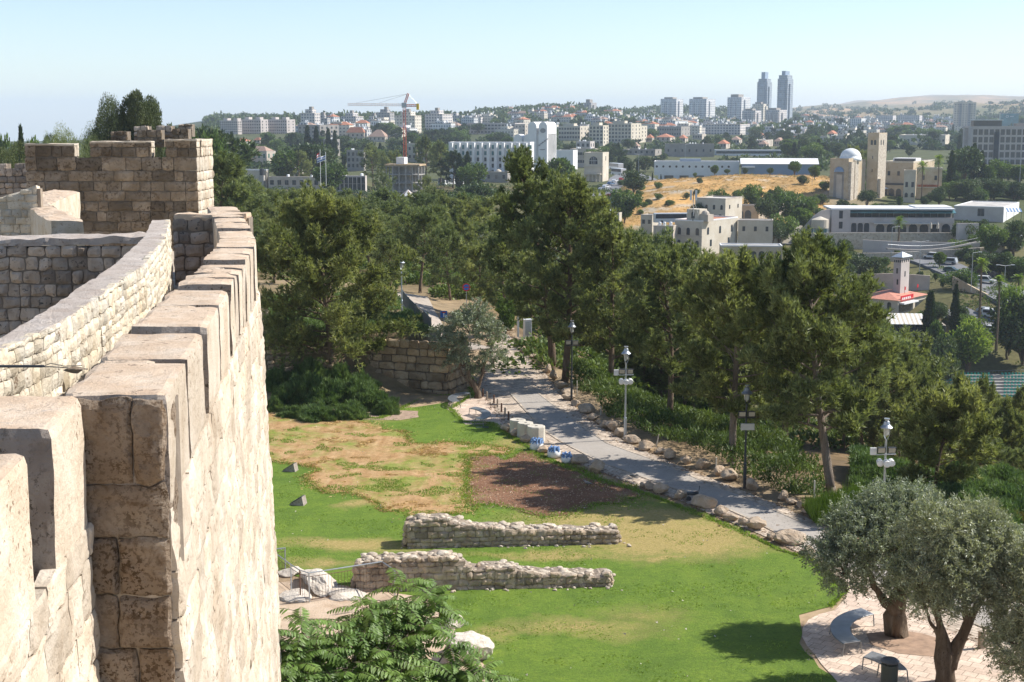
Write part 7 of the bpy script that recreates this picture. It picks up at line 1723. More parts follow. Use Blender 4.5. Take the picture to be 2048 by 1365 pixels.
# cars
CARM = {}
def carpaint(n, c): return D_.materials.get('paint_'+n) or plain('paint_'+n, c, .3, .2, .6, var=.02)
CC = {'white': (.75,.75,.75), 'silver': (.42,.44,.46), 'dark': (.05,.055,.06), 'green': (.07,.13,.12), 'blue': (.12,.2,.32), 'red': (.35,.04,.04)}
def car_meshes(kind):
    if kind in CARM: return CARM[kind]
    mb = MB(); L, W_, H = {'car': (4.3,1.75,1.45), 'suv': (4.7,1.9,1.75), 'van': (5.0,1.95,2.1), 'bus': (11.5,2.5,3.1)}[kind]
    hl = L/2; hb = .85 if kind != 'bus' else 1.2
    if kind in ('van', 'bus'): prof = [(-hl,.35),(hl,.35),(hl,hb),(hl-.3,hb+.3),(hl-(.9 if kind == 'van' else .4),H),(-hl+.1,H),(-hl,H-.3)]
    else: prof = [(-hl,.35),(hl,.35),(hl,.68),(hl-.15,.80),(hl-1.15,hb+.05),(hl-1.85,H),(-hl+(.9 if kind == 'car' else .35),H),(-hl+.1,hb+.1),(-hl,.7)]
    mb.yprism(prof, -W_/2, W_/2); body = mb.mesh('car_body', [M['white_paint']])
    mb = MB()
    if kind in ('van', 'bus'): gp_ = [(-hl+.3,hb+.35),(hl-.5,hb+.35),(hl-.95 if kind == 'van' else hl-.5,H-.25),(-hl+.3,H-.25)]
    else: gp_ = [(-hl+.55,hb+.08),(hl-1.3,hb+.08),(hl-1.88,H-.12),(-hl+(1.0 if kind == 'car' else .5),H-.12)]
    mb.yprism(gp_, -W_/2-.02, W_/2+.02); win = mb.mesh('car_windows', [M['glass']])
    mb = MB(); xa = hl-1.18 if kind not in ('van','bus') else hl-.28
    if kind in ('van','bus'): mb.hexa([(hl-.32,-W_/2+.15,hb+.32),(hl-.27,-W_/2+.15,hb+.32),(hl-.27,W_/2-.15,hb+.32),(hl-.32,W_/2-.15,hb+.32),(hl-.86 if kind=='van' else hl-.4,-W_/2+.2,H-.2),(hl-.81 if kind=='van' else hl-.36,-W_/2+.2,H-.2),(hl-.81 if kind=='van' else hl-.36,W_/2-.2,H-.2),(hl-.86 if kind=='van' else hl-.4,W_/2-.2,H-.2)])
    else: mb.hexa([(hl-1.25,-W_/2+.12,hb+.08),(hl-1.16,-W_/2+.12,hb+.10),(hl-1.16,W_/2-.12,hb+.10),(hl-1.25,W_/2-.12,hb+.08),(hl-1.83,-W_/2+.18,H-.04),(hl-1.77,-W_/2+.18,H-.06),(hl-1.77,W_/2-.18,H-.06),(hl-1.83,W_/2-.18,H-.04)])
    ws = mb.mesh('windscreen', [M['glass']])
    mb = MB(); r = .33 if kind != 'bus' else .5; mb.tube([(0,-.1,0),(0,.1,0)], r, 12); wh = mb.mesh('wheel', [M['dark_metal']])
    CARM[kind] = (body, win, ws, wh, L, W_, r); return CARM[kind]
def car(kind, col, label, px, py, rz, Y=None, group=None):
    body, win, ws, wh, L, W_, r = car_meshes(kind)
    P = hit(px, py, 150, 1200) if Y is None else PY(px, py, Y)
    t = thing('parked_car' if kind != 'bus' else 'coach', label, {'van': 'van', 'bus': 'bus'}.get(kind, 'car'), (P[0], P[1], P[2]+(.4 if Y is None else 0)), rz, group)
    b2 = body.copy() if False else body
    o = link('body', b2, t); o.material_slots[0].link = 'OBJECT'; o.material_slots[0].material = carpaint(col, CC[col])
    link('windows', win, t); link('windscreen', ws, t)
    for sx in (-.31, .31):
        for sy in (-1, 1): link('wheel', wh, t, (L*sx, sy*(W_/2-.08), r))
gR = 'vehicles on the valley roads'
for a in [('suv','white','white car highest on the main road, under the footbridge',1862,520,2.6),('suv','silver','silver car second down the main road',1897,531,2.5),('car','green','dark green car following the silver one down the road',1903,548,-.7),('car','silver','silver car behind a lamp post halfway down the road',1941,551,2.6),
          ('suv','white','big white car with roof rails in the middle of the main road',1972,569,-.6),('car','dark','dark car in shade beyond the big white car',1978,557,2.5),('van','white','white van parked by the lower road wall',1986,640,-.9),('car','silver','silver car parked tight behind the white van',1971,631,-.9),
          ('car','white','white car partly hidden by the yellow-green tree on the lower road',1984,668,-.7),('car','blue','blue-grey car at the bend of the upper road',2015,475,.2),('car','silver','pale car parked on the terrace road left of the swept entrance',1693,492,.1),('suv','white','white car parked between bushes on the terrace road',1580,485,.2),('car','silver','grey car on the terrace road below the arched house',1530,483,.1)]:
    car(a[0], a[1], a[2], a[3], a[4], a[5], None, gR)
car('bus', 'white', 'white coach with curved roof parked behind the old stone cluster', 1345, 447, .1, 432)
car('bus', 'white', 'white coach on the station road, the nearer of two', 1237, 351, 1.9, 640); car('bus', 'white', 'white coach on the station road, the farther of two', 1232, 340, 1.9, 665)
for i, (px, py, c) in enumerate([(1236,400,'dark'),(1228,405,'silver'),(1232,412,'blue'),(1222,397,'red'),(1205,384,'silver'),(1213,378,'white'),(1222,372,'blue'),(1230,366,'white'),(1243,363,'red'),(1252,368,'dark')]):
    car('car', c, f'{c} car in the car park left of the dry hill, {ordn(i)} from the nearest', px, py, .4+i*.1, None, 'cars in the car park by the dry hill')
# street lamps in the valley
def vlamp(label, px, yt, yb, Y, arms=2, rz=0):
    P = PY(px, yb, Y); h = (yb-yt)/(F/Y); t = thing('street_lamp', label, 'street lamp', P, rz, 'tall street lamps')
    mb = MB(); mb.tube([(0,0,-3),(0,0,h)], [.11,.07], 6); mb.obj('pole', [M['pale_steel']], t)
    for k in ((-1, 1) if arms == 2 else (1,)):
        mb = MB(); mb.tube([(0,0,h),(k*1.5,0,h+.25)], .05, 4); mb.cbox((k*1.8,0,h+.25), (.8,.3,.14)); mb.obj('lamp_head', [M['whiteb']], t)
for a in [('two-armed street lamp beside the main road at the right edge',2009,532,566,338,2),('single street lamp below the terrace cafe near the seats',1868,682,748,303,2),('tall lamp with two heads in front of the arcaded building',1783,455,496,402,1),('street lamp at the top of the main road by the watchtower',1839,484,540,372,2),('street lamp in front of the green olive clump on the right',1943,506,560,350,1),
          ('double lamp post in the dip left of the long white hall',1130,325,365,600,2),('slim lamp post before the station hall',1370,290,330,740,1),('lamp mast behind the car park',1277,310,352,690,2),('thin lamp post at the dry hill top by the church',1624,356,372,590,1),('lamp at the right edge above the dark shrubs',2040,318,352,600,1)]: vlamp(*a)
# ------------------------------------------------------------------ WOODS AND TOWN TREES
rt = random.Random(5)
def tree_at(px, ytop, Y, kind, wide=1., var=None, minh=2.5, yb=None):
    P = PY(px, ytop, Y); g = tz(P[0], P[1]); h = max(minh, P[2]-g)
    if yb is not None and (yb-ytop)/(F/Y) < h*1: g = P[2]-max(minh, (yb-ytop)/(F/Y)); h = P[2]-g
    return (P[0], P[1], g), h
KINDS = {'lime': (LV_, 'leafy_tree', 'tree'), 'bush': (BU, 'bush', 'bush'), 'pine': (PV, 'pine_tree', 'pine'), 'farpine': (FARP, 'pine_tree', 'pine'), 'broad': (BV, 'leafy_tree', 'tree'), 'cyp': (CV, 'cypress_tree', 'cypress')}
def put(kind, px, ytop, Y, label, wide=1., group=None, var=None, minh=2.5, wpx=None):
    (x, y, z), h = tree_at(px, ytop, Y, kind, minh=minh)
    vs, nm, cat = KINDS[kind]; m = vs[(var if var is not None else rt.randrange(len(vs))) % len(vs)]
    k = h/10.; kw = k*wide if kind != 'cyp' else k*wide*.9
    if kind in ('pine', 'farpine'): kw = min(kw, wide*(.35+k*.65)) if k > 1 else max(kw, k*wide)
    if wpx: kw = wpx/2/(F/Y)/m[1]['rad']
    return place_tree(nm, m, label, cat, (x, y, z-.1), rt.uniform(0, 6.3), (kw, kw, k), group)
# pine wood beyond the lawn, row by row
def rows(specs, fmt, group):
    L = []
    for (pa, pb, step, ta, tb, Y, wide, kd) in specs:
        px = pa
        while px <= pb:
            L.append((px+rt.uniform(-.3, .3)*step, rt.uniform(ta, tb), Y*rt.uniform(.96, 1.04), wide*rt.uniform(.85, 1.2), kd)); px += step
    by = {}
    for s in specs: pass
    L.sort(key=lambda a: a[0])
    for i, a in enumerate(L): put(a[4], a[0], a[1], a[2], fmt.format(ordn(i)), a[3], group)
rows([(446,985,30,372,392,250,1.35,'pine'),(440,960,34,392,420,205,1.3,'pine')], 'pine in the far rows of the wood beyond the lawn, {} from the left', 'far rows of pines beyond the lawn')
rows([(560,990,44,415,455,168,1.25,'pine')], 'pine in the middle row of the wood beyond the lawn, {} from the left', 'middle row of pines beyond the lawn')
put('pine', 838, 405, 138, 'tall-trunked pine right of the distant fence lamp', 1.0, None, 3); put('pine', 900, 440, 134, 'pale-trunked pine beside the upper path, right of the fence', .95, None, 1)
put('pine', 780, 470, 128, 'pine leaning over the upper path fence', 1.0, None, 0); put('pine', 545, 440, 120, 'pine between the city wall and the broad pine', 1.1, None, 2)
put('broad', 1012, 590, 112, 'small pale leafy tree behind the light pole', .7, None, 0); put('pine', 955, 480, 125, 'bushy pine behind the small olive', 1.2, None, 2); put('pine', 1010, 470, 122, 'dark pine left of the tallest pine', 1.1, None, 4)
rows([(1190,1300,36,440,480,170,1.2,'pine'),(1060,1580,40,500,560,140,1.25,'pine'),(1180,1620,36,565,650,112,1.15,'pine')], 'pine on the slope behind the path pines, {} from the left', 'pines filling the slope behind the path pines')
rows([(1590,1800,30,600,680,118,1.15,'pine'),(1700,1790,30,680,730,98,1.1,'pine'),(1780,2080,33,772,812,118,1.15,'pine'),(1760,2080,34,815,870,92,1.1,'pine'),(1960,2090,36,840,900,78,1.1,'pine')], 'light green young pine on the lower right slope, {} from the left', 'young pines on the lower right slope')
for px, yt, Y in [(1930,742,110),(1965,748,108),(2045,765,112),(1822,690,112)]: put('pine', px, yt, Y, {1930:'young pine with a spiky top in front of the green seats',1965:'second spiky young pine just right of it before the seats',2045:'dark young pine at the right edge before the seats',1822:'slender light pine left of the green seats'}[px], .75, None, 4)
# valley trees placed one by one: px, ytop, Y, kind, wide, label
for px, yt, Y, kd, wd, lab in [
 (1862,580,312,'cyp',1.0,'dark cypress at the corner of the terrace cafe'),(1913,566,322,'cyp',.8,'tall cypress right of the red-roofed restaurant'),
 (1940,636,306,'lime',1.0,'big yellow-green leafy tree below the lower road'),(1905,566,362,'broad',.8,'round dark tree behind the tall cypress'),(1872,640,308,'broad',.5,'shadowy tree beside the cafe corner'),
 (1885,672,300,'broad',.7,'green tree below the cypress by the amphitheatre'),(2025,572,315,'lime',.7,'bright green tree in front of the road wall'),(2052,590,312,'broad',1.0,'dark tree cut by the right edge near the road wall'),
 (1800,694,300,'broad',.8,'bushy tree below the cafe wall'),(1835,700,296,'pine',1.1,'dark drooping conifer above the seats'),(1752,672,304,'broad',.8,'leafy tree left of the cafe wall'),
 (1985,448,405,'broad',1.0,'round olive-coloured tree under the cream wing'),(1930,440,428,'broad',.9,'dark ivy tree beside the arcade end'),(1965,438,436,'broad',.8,'shrubby tree below the square window'),(2030,440,410,'broad',1.,'dark trees at the right edge by the upper road'),
 (1645,470,400,'broad',1.0,'round grey-green tree left of the footbridge'),(1692,478,398,'broad',.75,'small tree by the pale parked car'),(1702,505,372,'broad',1.2,'dark green tree under the retaining wall'),(1742,512,368,'broad',1.3,'olive-green tree beside the watchtower'),(1680,520,362,'broad',1.1,'dark bushy tree left under the retaining wall'),
 (1840,542,372,'broad',.7,'low tree right of the watchtower'),(1872,547,370,'broad',.8,'reddish-green bush tree above the restaurant'),(1885,560,360,'broad',.7,'tree rising behind the restaurant roof'),
 (1960,500,372,'broad',1.2,'left grey-green tree of the clump right of the main road'),(2000,505,372,'broad',1.3,'middle grey-green tree of the clump right of the main road'),(2040,512,370,'broad',1.3,'right grey-green tree of the clump right of the main road'),
 (1560,428,432,'broad',1.2,'green tree between arched house and swept entrance'),(1590,385,470,'broad',1.2,'round green tree on the dry hill beside the church'),(1605,415,445,'broad',1.1,'small bright tree left of the swept entrance'),(1540,395,470,'broad',1.,'leafy tree behind the rubble-built wing'),
 (1440,378,490,'broad',1.1,'dark green tree on the dry hill above the blocky house'),(1505,368,500,'broad',1.0,'spreading tree on the middle of the dry hill'),(1560,372,500,'broad',.7,'small tree on the dry hill left of the church shadow'),(1545,440,425,'broad',.9,'tree in front of the rubble-built wing'),
 (1250,378,470,'broad',1.1,'dark shrubby tree at the left foot of the dry hill'),(1268,340,560,'broad',1.3,'round tree beside the station road'),(1400,405,455,'broad',.6,'small shrub tree by the antenna mast'),
 (1735,380,545,'broad',1.0,'garden tree in front of the church steps'),(1800,393,545,'broad',.7,'low garden tree below the arcade'),(1850,392,548,'broad',.7,'hedge tree at the hospice garden end'),(1705,290,640,'pine',1.3,'dark pine behind the church dome'),(1735,300,650,'pine',1.2,'dark pine between dome and bell tower'),
 (1905,300,620,'cyp',1.0,'first tall dark cypress right of the hospice'),(1930,292,640,'broad',.9,'dark tall tree behind the hospice cypresses'),(1950,285,650,'cyp',1.0,'second tall dark cypress right of the hospice'),(1965,300,640,'cyp',.9,'third tall dark cypress right of the hospice'),
 (1900,362,590,'broad',1.3,'left bright green tree in the band above the cream wing'),(1940,358,585,'broad',1.4,'middle bright green tree in the band above the cream wing'),(1985,356,590,'broad',1.4,'right bright green tree in the band above the cream wing'),(2030,362,590,'broad',1.4,'bright green tree cut by the right edge above the cream wing'),
 (1880,372,560,'broad',1.0,'low green tree by the hospice wing end'),(2000,318,660,'broad',1.3,'big round tree in front of the modern hotel'),(2040,330,650,'broad',1.3,'round tree at the right edge below the modern hotel'),(1975,330,640,'broad',1.1,'round tree in front of the cypress group'),
 (1390,345,640,'broad',.8,'shrubby tree before the station hall piers'),(1430,330,650,'broad',1.,'round tree before the white hall'),(1455,338,640,'broad',1.1,'greyish tree before the hall end'),(1490,335,640,'broad',1.,'green tree where the two halls meet'),(1540,335,630,'broad',.9,'dark bush before the blue-grey shed'),(1590,322,640,'broad',1.3,'broad tree hiding the right of the blue-grey shed'),(1630,330,620,'broad',1.1,'tree at the right end of the blue-grey shed'),
 (1305,345,650,'cyp',1.,'first small cypress before the white hall'),(1322,348,650,'cyp',1.1,'second small cypress before the white hall'),(1258,330,600,'cyp',1.3,'dark cypress beside the coaches'),(1285,352,640,'cyp',1.,'tiny cypress by the station forecourt'),
 (918,305,600,'cyp',1.,'left cypress of the pair before the white hotel'),(935,302,600,'cyp',1.,'right cypress of the pair before the white hotel'),(945,325,560,'broad',1.0,'golden-green tree before the white hotel'),(905,300,620,'farpine',1.3,'pine at the left end of the white hotel'),
 (1120,315,560,'broad',1.,'round green tree at the foot of the stepped annex'),(880,280,640,'pine',1.2,'dark tall pine left of the white hotel'),(850,270,660,'pine',1.2,'tall pine right of the yellowish wing'),(790,300,600,'pine',1.1,'dark pine in front of the crane mast base'),(745,285,620,'pine',1.2,'round-topped dark pine left of the crane'),
 (620,285,640,'broad',1.3,'broad green tree above the flagpoles'),(600,300,600,'pine',1.3,'dense dark pine above the vaulted house'),(660,325,540,'broad',1.1,'small tree under the grey tanked house'),(570,300,600,'broad',1.2,'leafy tree right of the green-shuttered villa'),
 (770,345,470,'pine',1.0,'pine standing before the construction site'),(850,350,470,'pine',.9,'thin pine at the right of the construction site'),(880,380,400,'broad',1.3,'grey-green olive grove tree beside the low white building'),(925,385,395,'broad',1.3,'second olive grove tree below the white hotel'),(955,365,430,'broad',1.2,'dark tree right of the olive grove'),
 (614,250,900,'cyp',1.,'first cypress in front of the balconied grey flats'),(632,252,900,'cyp',1.,'second cypress in front of the balconied grey flats'),(656,256,900,'cyp',1.,'third cypress in front of the balconied grey flats'),(669,260,900,'cyp',.9,'fourth cypress in front of the balconied grey flats'),(463,262,760,'cyp',.9,'lone cypress left of the bright red roof'),
 (430,300,180,'pine',1.3,'bright green pine touching the lit side of the tower'),(458,330,190,'pine',1.2,'light pine right of the square tower'),(470,360,180,'pine',1.2,'lower pine beside the tower corner')]:
    put(kd, px, yt, Y, lab, wd)
# trees behind the wall on the left
EU = []
for k in range(3):
    mb, V, Fc = lobes(500+k, 10., [2.6, 3.0, 3.4][k], [11, 13, 18][k], 40000, .16, .08, [.3, .3, .3][k], .9, flare=1.1)
    EU.append(finish_tree('t', mb, V, Fc, M['pale_bark'], leaf_mat('eucalyptus_leaves%d' % k, (.055,.075,.032), (.13,.155,.070), .25, .5)))
KINDS['euc'] = (EU, 'eucalyptus_tree', 'tree')
NP_ = []
for k in range(2):
    mb, V, Fc = lobes(520+k, 10., 5.2, 26, 34000, .16, .06, .22, .62)
    NP_.append(finish_tree('pine', mb, V, Fc, M['bark'], M['pine2']))
KINDS['npine'] = (NP_, 'pine_tree', 'pine')
for px, yt, Y, kd, wp, lab, v in [(210,190,178,'euc',92,'left crown of the tall eucalyptus pair behind the tower',2),(268,183,180,'euc',104,'right crown of the tall eucalyptus pair behind the tower',0),(132,248,172,'npine',78,'round dark pine left behind the square tower',0),(184,246,176,'npine',84,'round dark pine just left of the eucalyptus',1),
   (40,247,210,'cyp',20,'lone narrow cypress against the sky at far left',1),(8,284,150,'euc',110,'green bushy tree at the left picture edge',1),(62,303,190,'euc',26,'small tree between the far battlement and the tower',2),(92,265,230,'npine',26,'distant pine showing left of the tower top',1),(303,228,184,'euc',46,'green tree right of the eucalyptus behind the tower',1),(240,238,183,'euc',60,'lower leafy crown filling the gap under the eucalyptus pair',2)]:
    put(kd, px, yt, Y, lab, 1., None, v, wpx=wp)
scatter_left = [(20,272),(52,286),(-15,268),(325,262),(352,268),(385,262),(410,266),(70,275),(100,268),(437,262)]
for i, (px, yt) in enumerate(sorted(scatter_left)): put('broad', px, yt, 330, f'hazy leafy tree on the horizon behind the battlements, {ordn(i)} from the left', 1., 'horizon trees behind the battlements', None, wpx=46)
for i, px in enumerate([345,372,398,420]): put('farpine', px, 250+i*2, 420, f'dark pine on the skyline behind the tower, {ordn(i)} from the left', 1.8, 'pines behind the tower')
# palms
def palm(label, px, yt, yb, Y, seed, r=1.9):
    P = PY(px, yb, Y); h = (yb-yt)/(F/Y)-r*.55; t = thing('palm_tree', label, 'palm tree', P); rg = np.random.default_rng(seed)
    mb = MB(); mb.tube([(0,0,-2),(0,0,0),(.1,0,h*.5),(0,.1,h)], [.32,.3,.24,.2], 8); mb.obj('trunk', [M['bark']], t)
    Vs, Fs, n = [], [], 0
    for k in range(46):
        az = k*2.399; el = rg.uniform(-.9, 1.35); d = np.array([cos(az)*cos(el), sin(az)*cos(el), sin(el)]); L = r*rg.uniform(.8, 1.1); m = 8; q = np.linspace(0, 1, m)[:, None]
        C_ = np.array([0,0,h]) + d*L*q - np.array([0,0,1])*L*.35*q**2; sd = unit(np.cross(d, [0,0,1.])+1e-3)
        for s_ in (-1, 1):
            for j in range(1, m):
                Lf = unit(sd*s_+d*.6-np.array([0,0,.25]))*L*.34*sin(pi*min(1, j/m*.8+.15)); w_ = d*.15
                Vs += [C_[j]-w_, C_[j]+w_, C_[j]+Lf]; Fs.append((n, n+1, n+2)); n += 3
    link('crown', mesh_np('crown', np.array(Vs), [np.array(Fs)], (M['lime_leaf'],)), t)
for a in [('tall palm left of the pair beside the lower road',1957,515,655,318,1,2.1),('tall palm nearest the lower road wall',1993,550,684,306,2,2.1),('palm at the right edge beside the main road',2035,548,612,330,3,2.),('palm in front of the arcaded building',1797,434,482,420,4,2.3),
          ('left palm before the hospice wing',1843,324,394,560,5,3.),('right palm before the hospice wing',1875,312,392,565,6,3.)]: palm(*a)
# scattered town trees, grouped by place
def scatter(n, xa, xb, ya, yb, fmt, group, kinds, hts, wide=1., seed=1):
    r2 = random.Random(seed); L = []
    tries = 0
    while len(L) < n and tries < n*30:
        tries += 1; px, py = r2.uniform(xa, xb), r2.uniform(ya, yb); P = hit(px, py, 300, 3500); s = F/P[1]; h = r2.uniform(*hts); top = py-h*s
        bad = False
        for (a, b_, yt, y2, Y, mx, my, rr) in RECTS:
            if math.hypot(P[0]-mx, P[1]-my) < rr+1.5: bad = True; break
            if P[1] < Y and a-2 < px < b_+2 and top < yt+(y2-yt)*.72 and py > yt: bad = True; break
        if not bad: L.append((px, P, h, r2.choice(kinds)))
    L.sort(key=lambda a: a[0])
    for i, (px, P, h, kd) in enumerate(L):
        vs, nm, cat = KINDS[kd]; k = h/10.; w_ = k*wide*r2.uniform(.85, 1.3)
        place_tree(nm, vs[r2.randrange(len(vs))], fmt.format({'pine':'dark pine','farpine':'dark pine','bush':'leafy bush','broad':'leafy tree','cyp':'narrow cypress'}[kd], ordn(i)), cat, (P[0], P[1], P[2]-.2), r2.uniform(0, 6), (w_, w_, k), group)
K1 = ['broad','broad','farpine','farpine','cyp']
scatter(46, 440, 700, 272, 345, '{} on the slope under the left apartment row, {} tree from the left', 'trees under the left apartment row', K1, (8, 14), 1.15, 1)
scatter(44, 700, 900, 266, 345, '{} around the crane and construction site, {} tree from the left', 'trees around the crane', K1, (9, 15), 1.15, 2)
scatter(30, 900, 1130, 262, 300, '{} behind the white hotel, {} tree from the left', 'trees behind the white hotel', K1, (9, 14), 1.2, 3)
scatter(38, 1130, 1310, 285, 350, '{} left of the long white hall, {} tree from the left', 'trees left of the white hall', K1, (7, 12), 1.1, 4)
scatter(60, 1290, 1650, 264, 322, '{} among the red roofs right of centre, {} tree from the left', 'trees among the red roofs', K1, (8, 14), 1.15, 5)
scatter(36, 1560, 1730, 262, 330, '{} on the slope left of the bell tower, {} tree from the left', 'trees left of the bell tower', K1, (9, 15), 1.2, 6)
scatter(34, 1770, 1935, 262, 318, '{} behind the hospice, {} tree from the left', 'trees behind the hospice', K1, (9, 15), 1.2, 7)
scatter(18, 1420, 1660, 395, 445, '{} on the lower edge of the dry hill, {} bush from the left', 'bushes on the lower edge of the dry hill', ['bush'], (2.2, 4), 1., 8)
scatter(15, 1600, 1960, 500, 600, '{} on the terraces under the footbridge, {} tree from the left', 'trees under the footbridge', ['broad','bush'], (3, 5.5), 1.15, 9)
scatter(16, 1740, 1960, 640, 740, '{} on the valley side above the green seats, {} tree from the left', 'trees above the green seats', ['broad','bush'], (3, 5.5), 1.15, 10)
scatter(26, 1590, 2060, 244, 262, '{} on the plain below the brown hills, {} tree from the left', 'trees on the far plain', ['farpine','broad','cyp'], (10, 18), 1.4, 11)
scatter(26, 1000, 1320, 255, 290, '{} between the cream apartment blocks, {} tree from the left', 'trees between the cream apartments', K1, (9, 14), 1.2, 12)
scatter(44, 1840, 2060, 350, 408, '{} in the green band above the cream wing, {} tree from the left', 'trees above the cream wing', ['broad','bush'], (4, 6.5), 1.2, 13)
scatter(20, 1230, 1420, 360, 440, '{} on the left slope of the dry hill, {} bush from the left', 'bushes left of the dry hill', ['bush'], (1.6, 3.2), 1., 14)
scatter(22, 1600, 1760, 365, 455, '{} on the bank around the church foot, {} bush from the left', 'bushes at the church foot', ['bush'], (2.5, 4.5), 1., 15)
scatter(22, 1955, 2060, 500, 560, '{} in the grey-green clump right of the main road, {} from the left', 'bushes right of the main road', ['bush'], (2., 3.6), 1., 16)
# small far houses
def houses(n, xa, xb, ya, yb, fmt, group, wr, hr, mats, seed):
    r2 = random.Random(seed); L = []; tries = 0
    while len(L) < n and tries < n*30:
        tries += 1; px, py = r2.uniform(xa, xb), r2.uniform(ya, yb); P = hit(px, py, 500, 9000)
        if P[1] > 8900: continue
        if any(math.hypot(P[0]-mx, P[1]-my) < rr+8 or (P[1] < Y and a-4 < px < b_+4 and yt-2 < py < y2+3) for (a, b_, yt, y2, Y, mx, my, rr) in RECTS): continue
        if any(abs(px-q[0]) < 9 and abs(py-q[2]) < 2.5 for q in L): continue
        L.append((px, P, py))
    L.sort(key=lambda a: a[0])
    for i, (px, P, py) in enumerate(L):
        w_, h, d = r2.uniform(*wr), r2.uniform(*hr), r2.uniform(8, 14); m = r2.choice(mats)
        t = thing('house' if w_ < 20 else 'apartment_block', fmt.format(ordn(i)), 'house' if w_ < 20 else 'apartment block', P, R(r2.uniform(-38, -12)), group)
        mb = MB(); mb.box(-w_/2, w_/2, 0, d, -6, h)
        if w_ > 14: mb.box(-w_*.3, w_*.1, 2, d-2, h, h+3)
        mb.obj('wall', [M[m]], t)
        if r2.random() < .25: mb = MB(); mb.hip(-w_/2, w_/2, 0, d, h, 3.); mb.obj('roof', [M['redroof' if r2.random() < .6 else 'brownroof']], t)
        else: mb = MB(); mb.box(-w_/2-.1, w_/2+.1, -.1, d+.1, h+.01, h+.5); mb.obj('roof', [M['roof_dirty']], t)
        RECTS.append((px-w_/2*F/P[1], px+w_/2*F/P[1], py-h*F/P[1], py, P[1], P[0], P[1], w_*.6))
FM = ['fac_pale','fac_cream','fac_white','fac_cream']
houses(36, 880, 1320, 224, 252, 'small pale house on the wooded central ridge, {} from the left', 'houses on the wooded central ridge', (12, 30), (5, 9), FM, 21)
houses(26, 600, 900, 250, 275, 'pale block on the left hillside under the skyline, {} from the left', 'blocks on the left hillside', (12, 26), (6, 11), FM, 22)
houses(34, 1290, 1560, 246, 272, 'pale flat-roofed block below the tower row, {} from the left', 'blocks below the tower row', (14, 34), (6, 11), FM, 23)
houses(44, 1580, 1930, 238, 268, 'low pale building on the far plain, {} from the left', 'buildings on the far plain', (14, 40), (5, 11), FM, 24)
houses(20, 1560, 1900, 262, 285, 'stone house on the plain before the bell tower, {} from the left', 'stone houses before the bell tower', (12, 26), (5, 8), ['fac_cream','fac_pale'], 25)
houses(14, 1000, 1300, 252, 275, 'stone house between the cream apartments, {} from the left', 'stone houses between the apartments', (12, 24), (6, 9), ['fac_cream','fac_pale'], 26)
# far wooded ridge that reads as one mass
def wood(name, label, pts, n, size, mat, seed):
    """clumps of leaves over the hills in a picture region"""
    rg = np.random.default_rng(seed); Vs = []
    xa, xb, Ya, Yb = pts
    Y = np.exp(rg.uniform(math.log(Ya), math.log(Yb), n)); u = rg.uniform(xa, xb, n); X = (u-1024)/F*Y
    keep = vn(X/180, Y/300, 0, seed)+.5*vn(X/60, Y/100, 0, seed+1) > -.28
    for (a, b_, yt, y2, YY, mx, my, rr) in RECTS:
        if YY > 1000: keep &= ~((np.hypot(X-mx, Y-my) < rr+6) | ((Y < YY) & (Y > YY-140) & (np.abs(X/Y*F+1024-(a+b_)/2) < (b_-a)/2+1)))
    X, Y = X[keep], Y[keep]; Z = terr(X, Y); k = 46; N = len(X)
    r = size*rg.uniform(.4, 1.1, (N, 1))*np.clip(Y[:, None]/1500, .6, 1.); tall = rg.uniform(.8, 1.5, (N, 1))
    C_ = np.column_stack([X, Y, Z])
    v = unit(rg.normal(size=(N, k, 3))); v[:, :, 2] = np.abs(v[:, :, 2])
    P = C_[:, None] + v*np.stack([r, r, r*tall], 2)*rg.uniform(.6, 1.05, (N, k, 1))
    P = P.reshape(-1, 3); Dv = unit(v.reshape(-1, 3)*.6+rg.normal(size=(N*k, 3))*.6)
    V, Fc = leaves(P, Dv, size*.55*rg.uniform(.7, 1.3, N*k), size*.42*rg.uniform(.7, 1.3, N*k), rg)
    stuff(link(name, mesh_np(name, V, [Fc], (mat,))), label, 'woodland')
wood('ridge_wood', 'continuous dark wood covering the skyline ridge behind the town', (420, 1620, 1650, 3100), 3400, 8.5, M['farleaf'], 51)
wood('hillside_wood', 'green tree cover between the houses of the far slopes', (420, 1660, 760, 1700), 2600, 5.0, M['farleaf'], 52)
wood('plain_wood', 'tree patches on the far plain and lower brown hills', (1560, 2120, 1200, 5200), 1100, 9, M['farleaf'], 53)
TKM = None
def tankmesh():
    global TKM
    if TKM is None:
        mb = MB(); mb.lathe([(.8,0),(.8,1.8),(.5,2.1),(.02,2.15)], n=8); TKM = mb.mesh('water_tank', [M['white_paint']])
    return TKM
r3 = random.Random(9)
for o in [o for o in C.objects if o.type == 'EMPTY' and o.get('group') in ('houses on the wooded central ridge','blocks on the left hillside','blocks below the tower row','buildings on the far plain','stone houses before the bell tower','stone houses between the apartments')]:
    ch = [c for c in o.children if c.name.startswith('wall')]
    if not ch: continue
    zs = max(v.co.z for v in ch[0].data.vertices); xs = max(v.co.x for v in ch[0].data.vertices)
    for k in range(r3.randint(1, 3)): link('water_tank', tankmesh(), o, (r3.uniform(-.8, .8)*xs, r3.uniform(2, 7), zs if len(ch[0].data.vertices) > 8 else zs+.4))
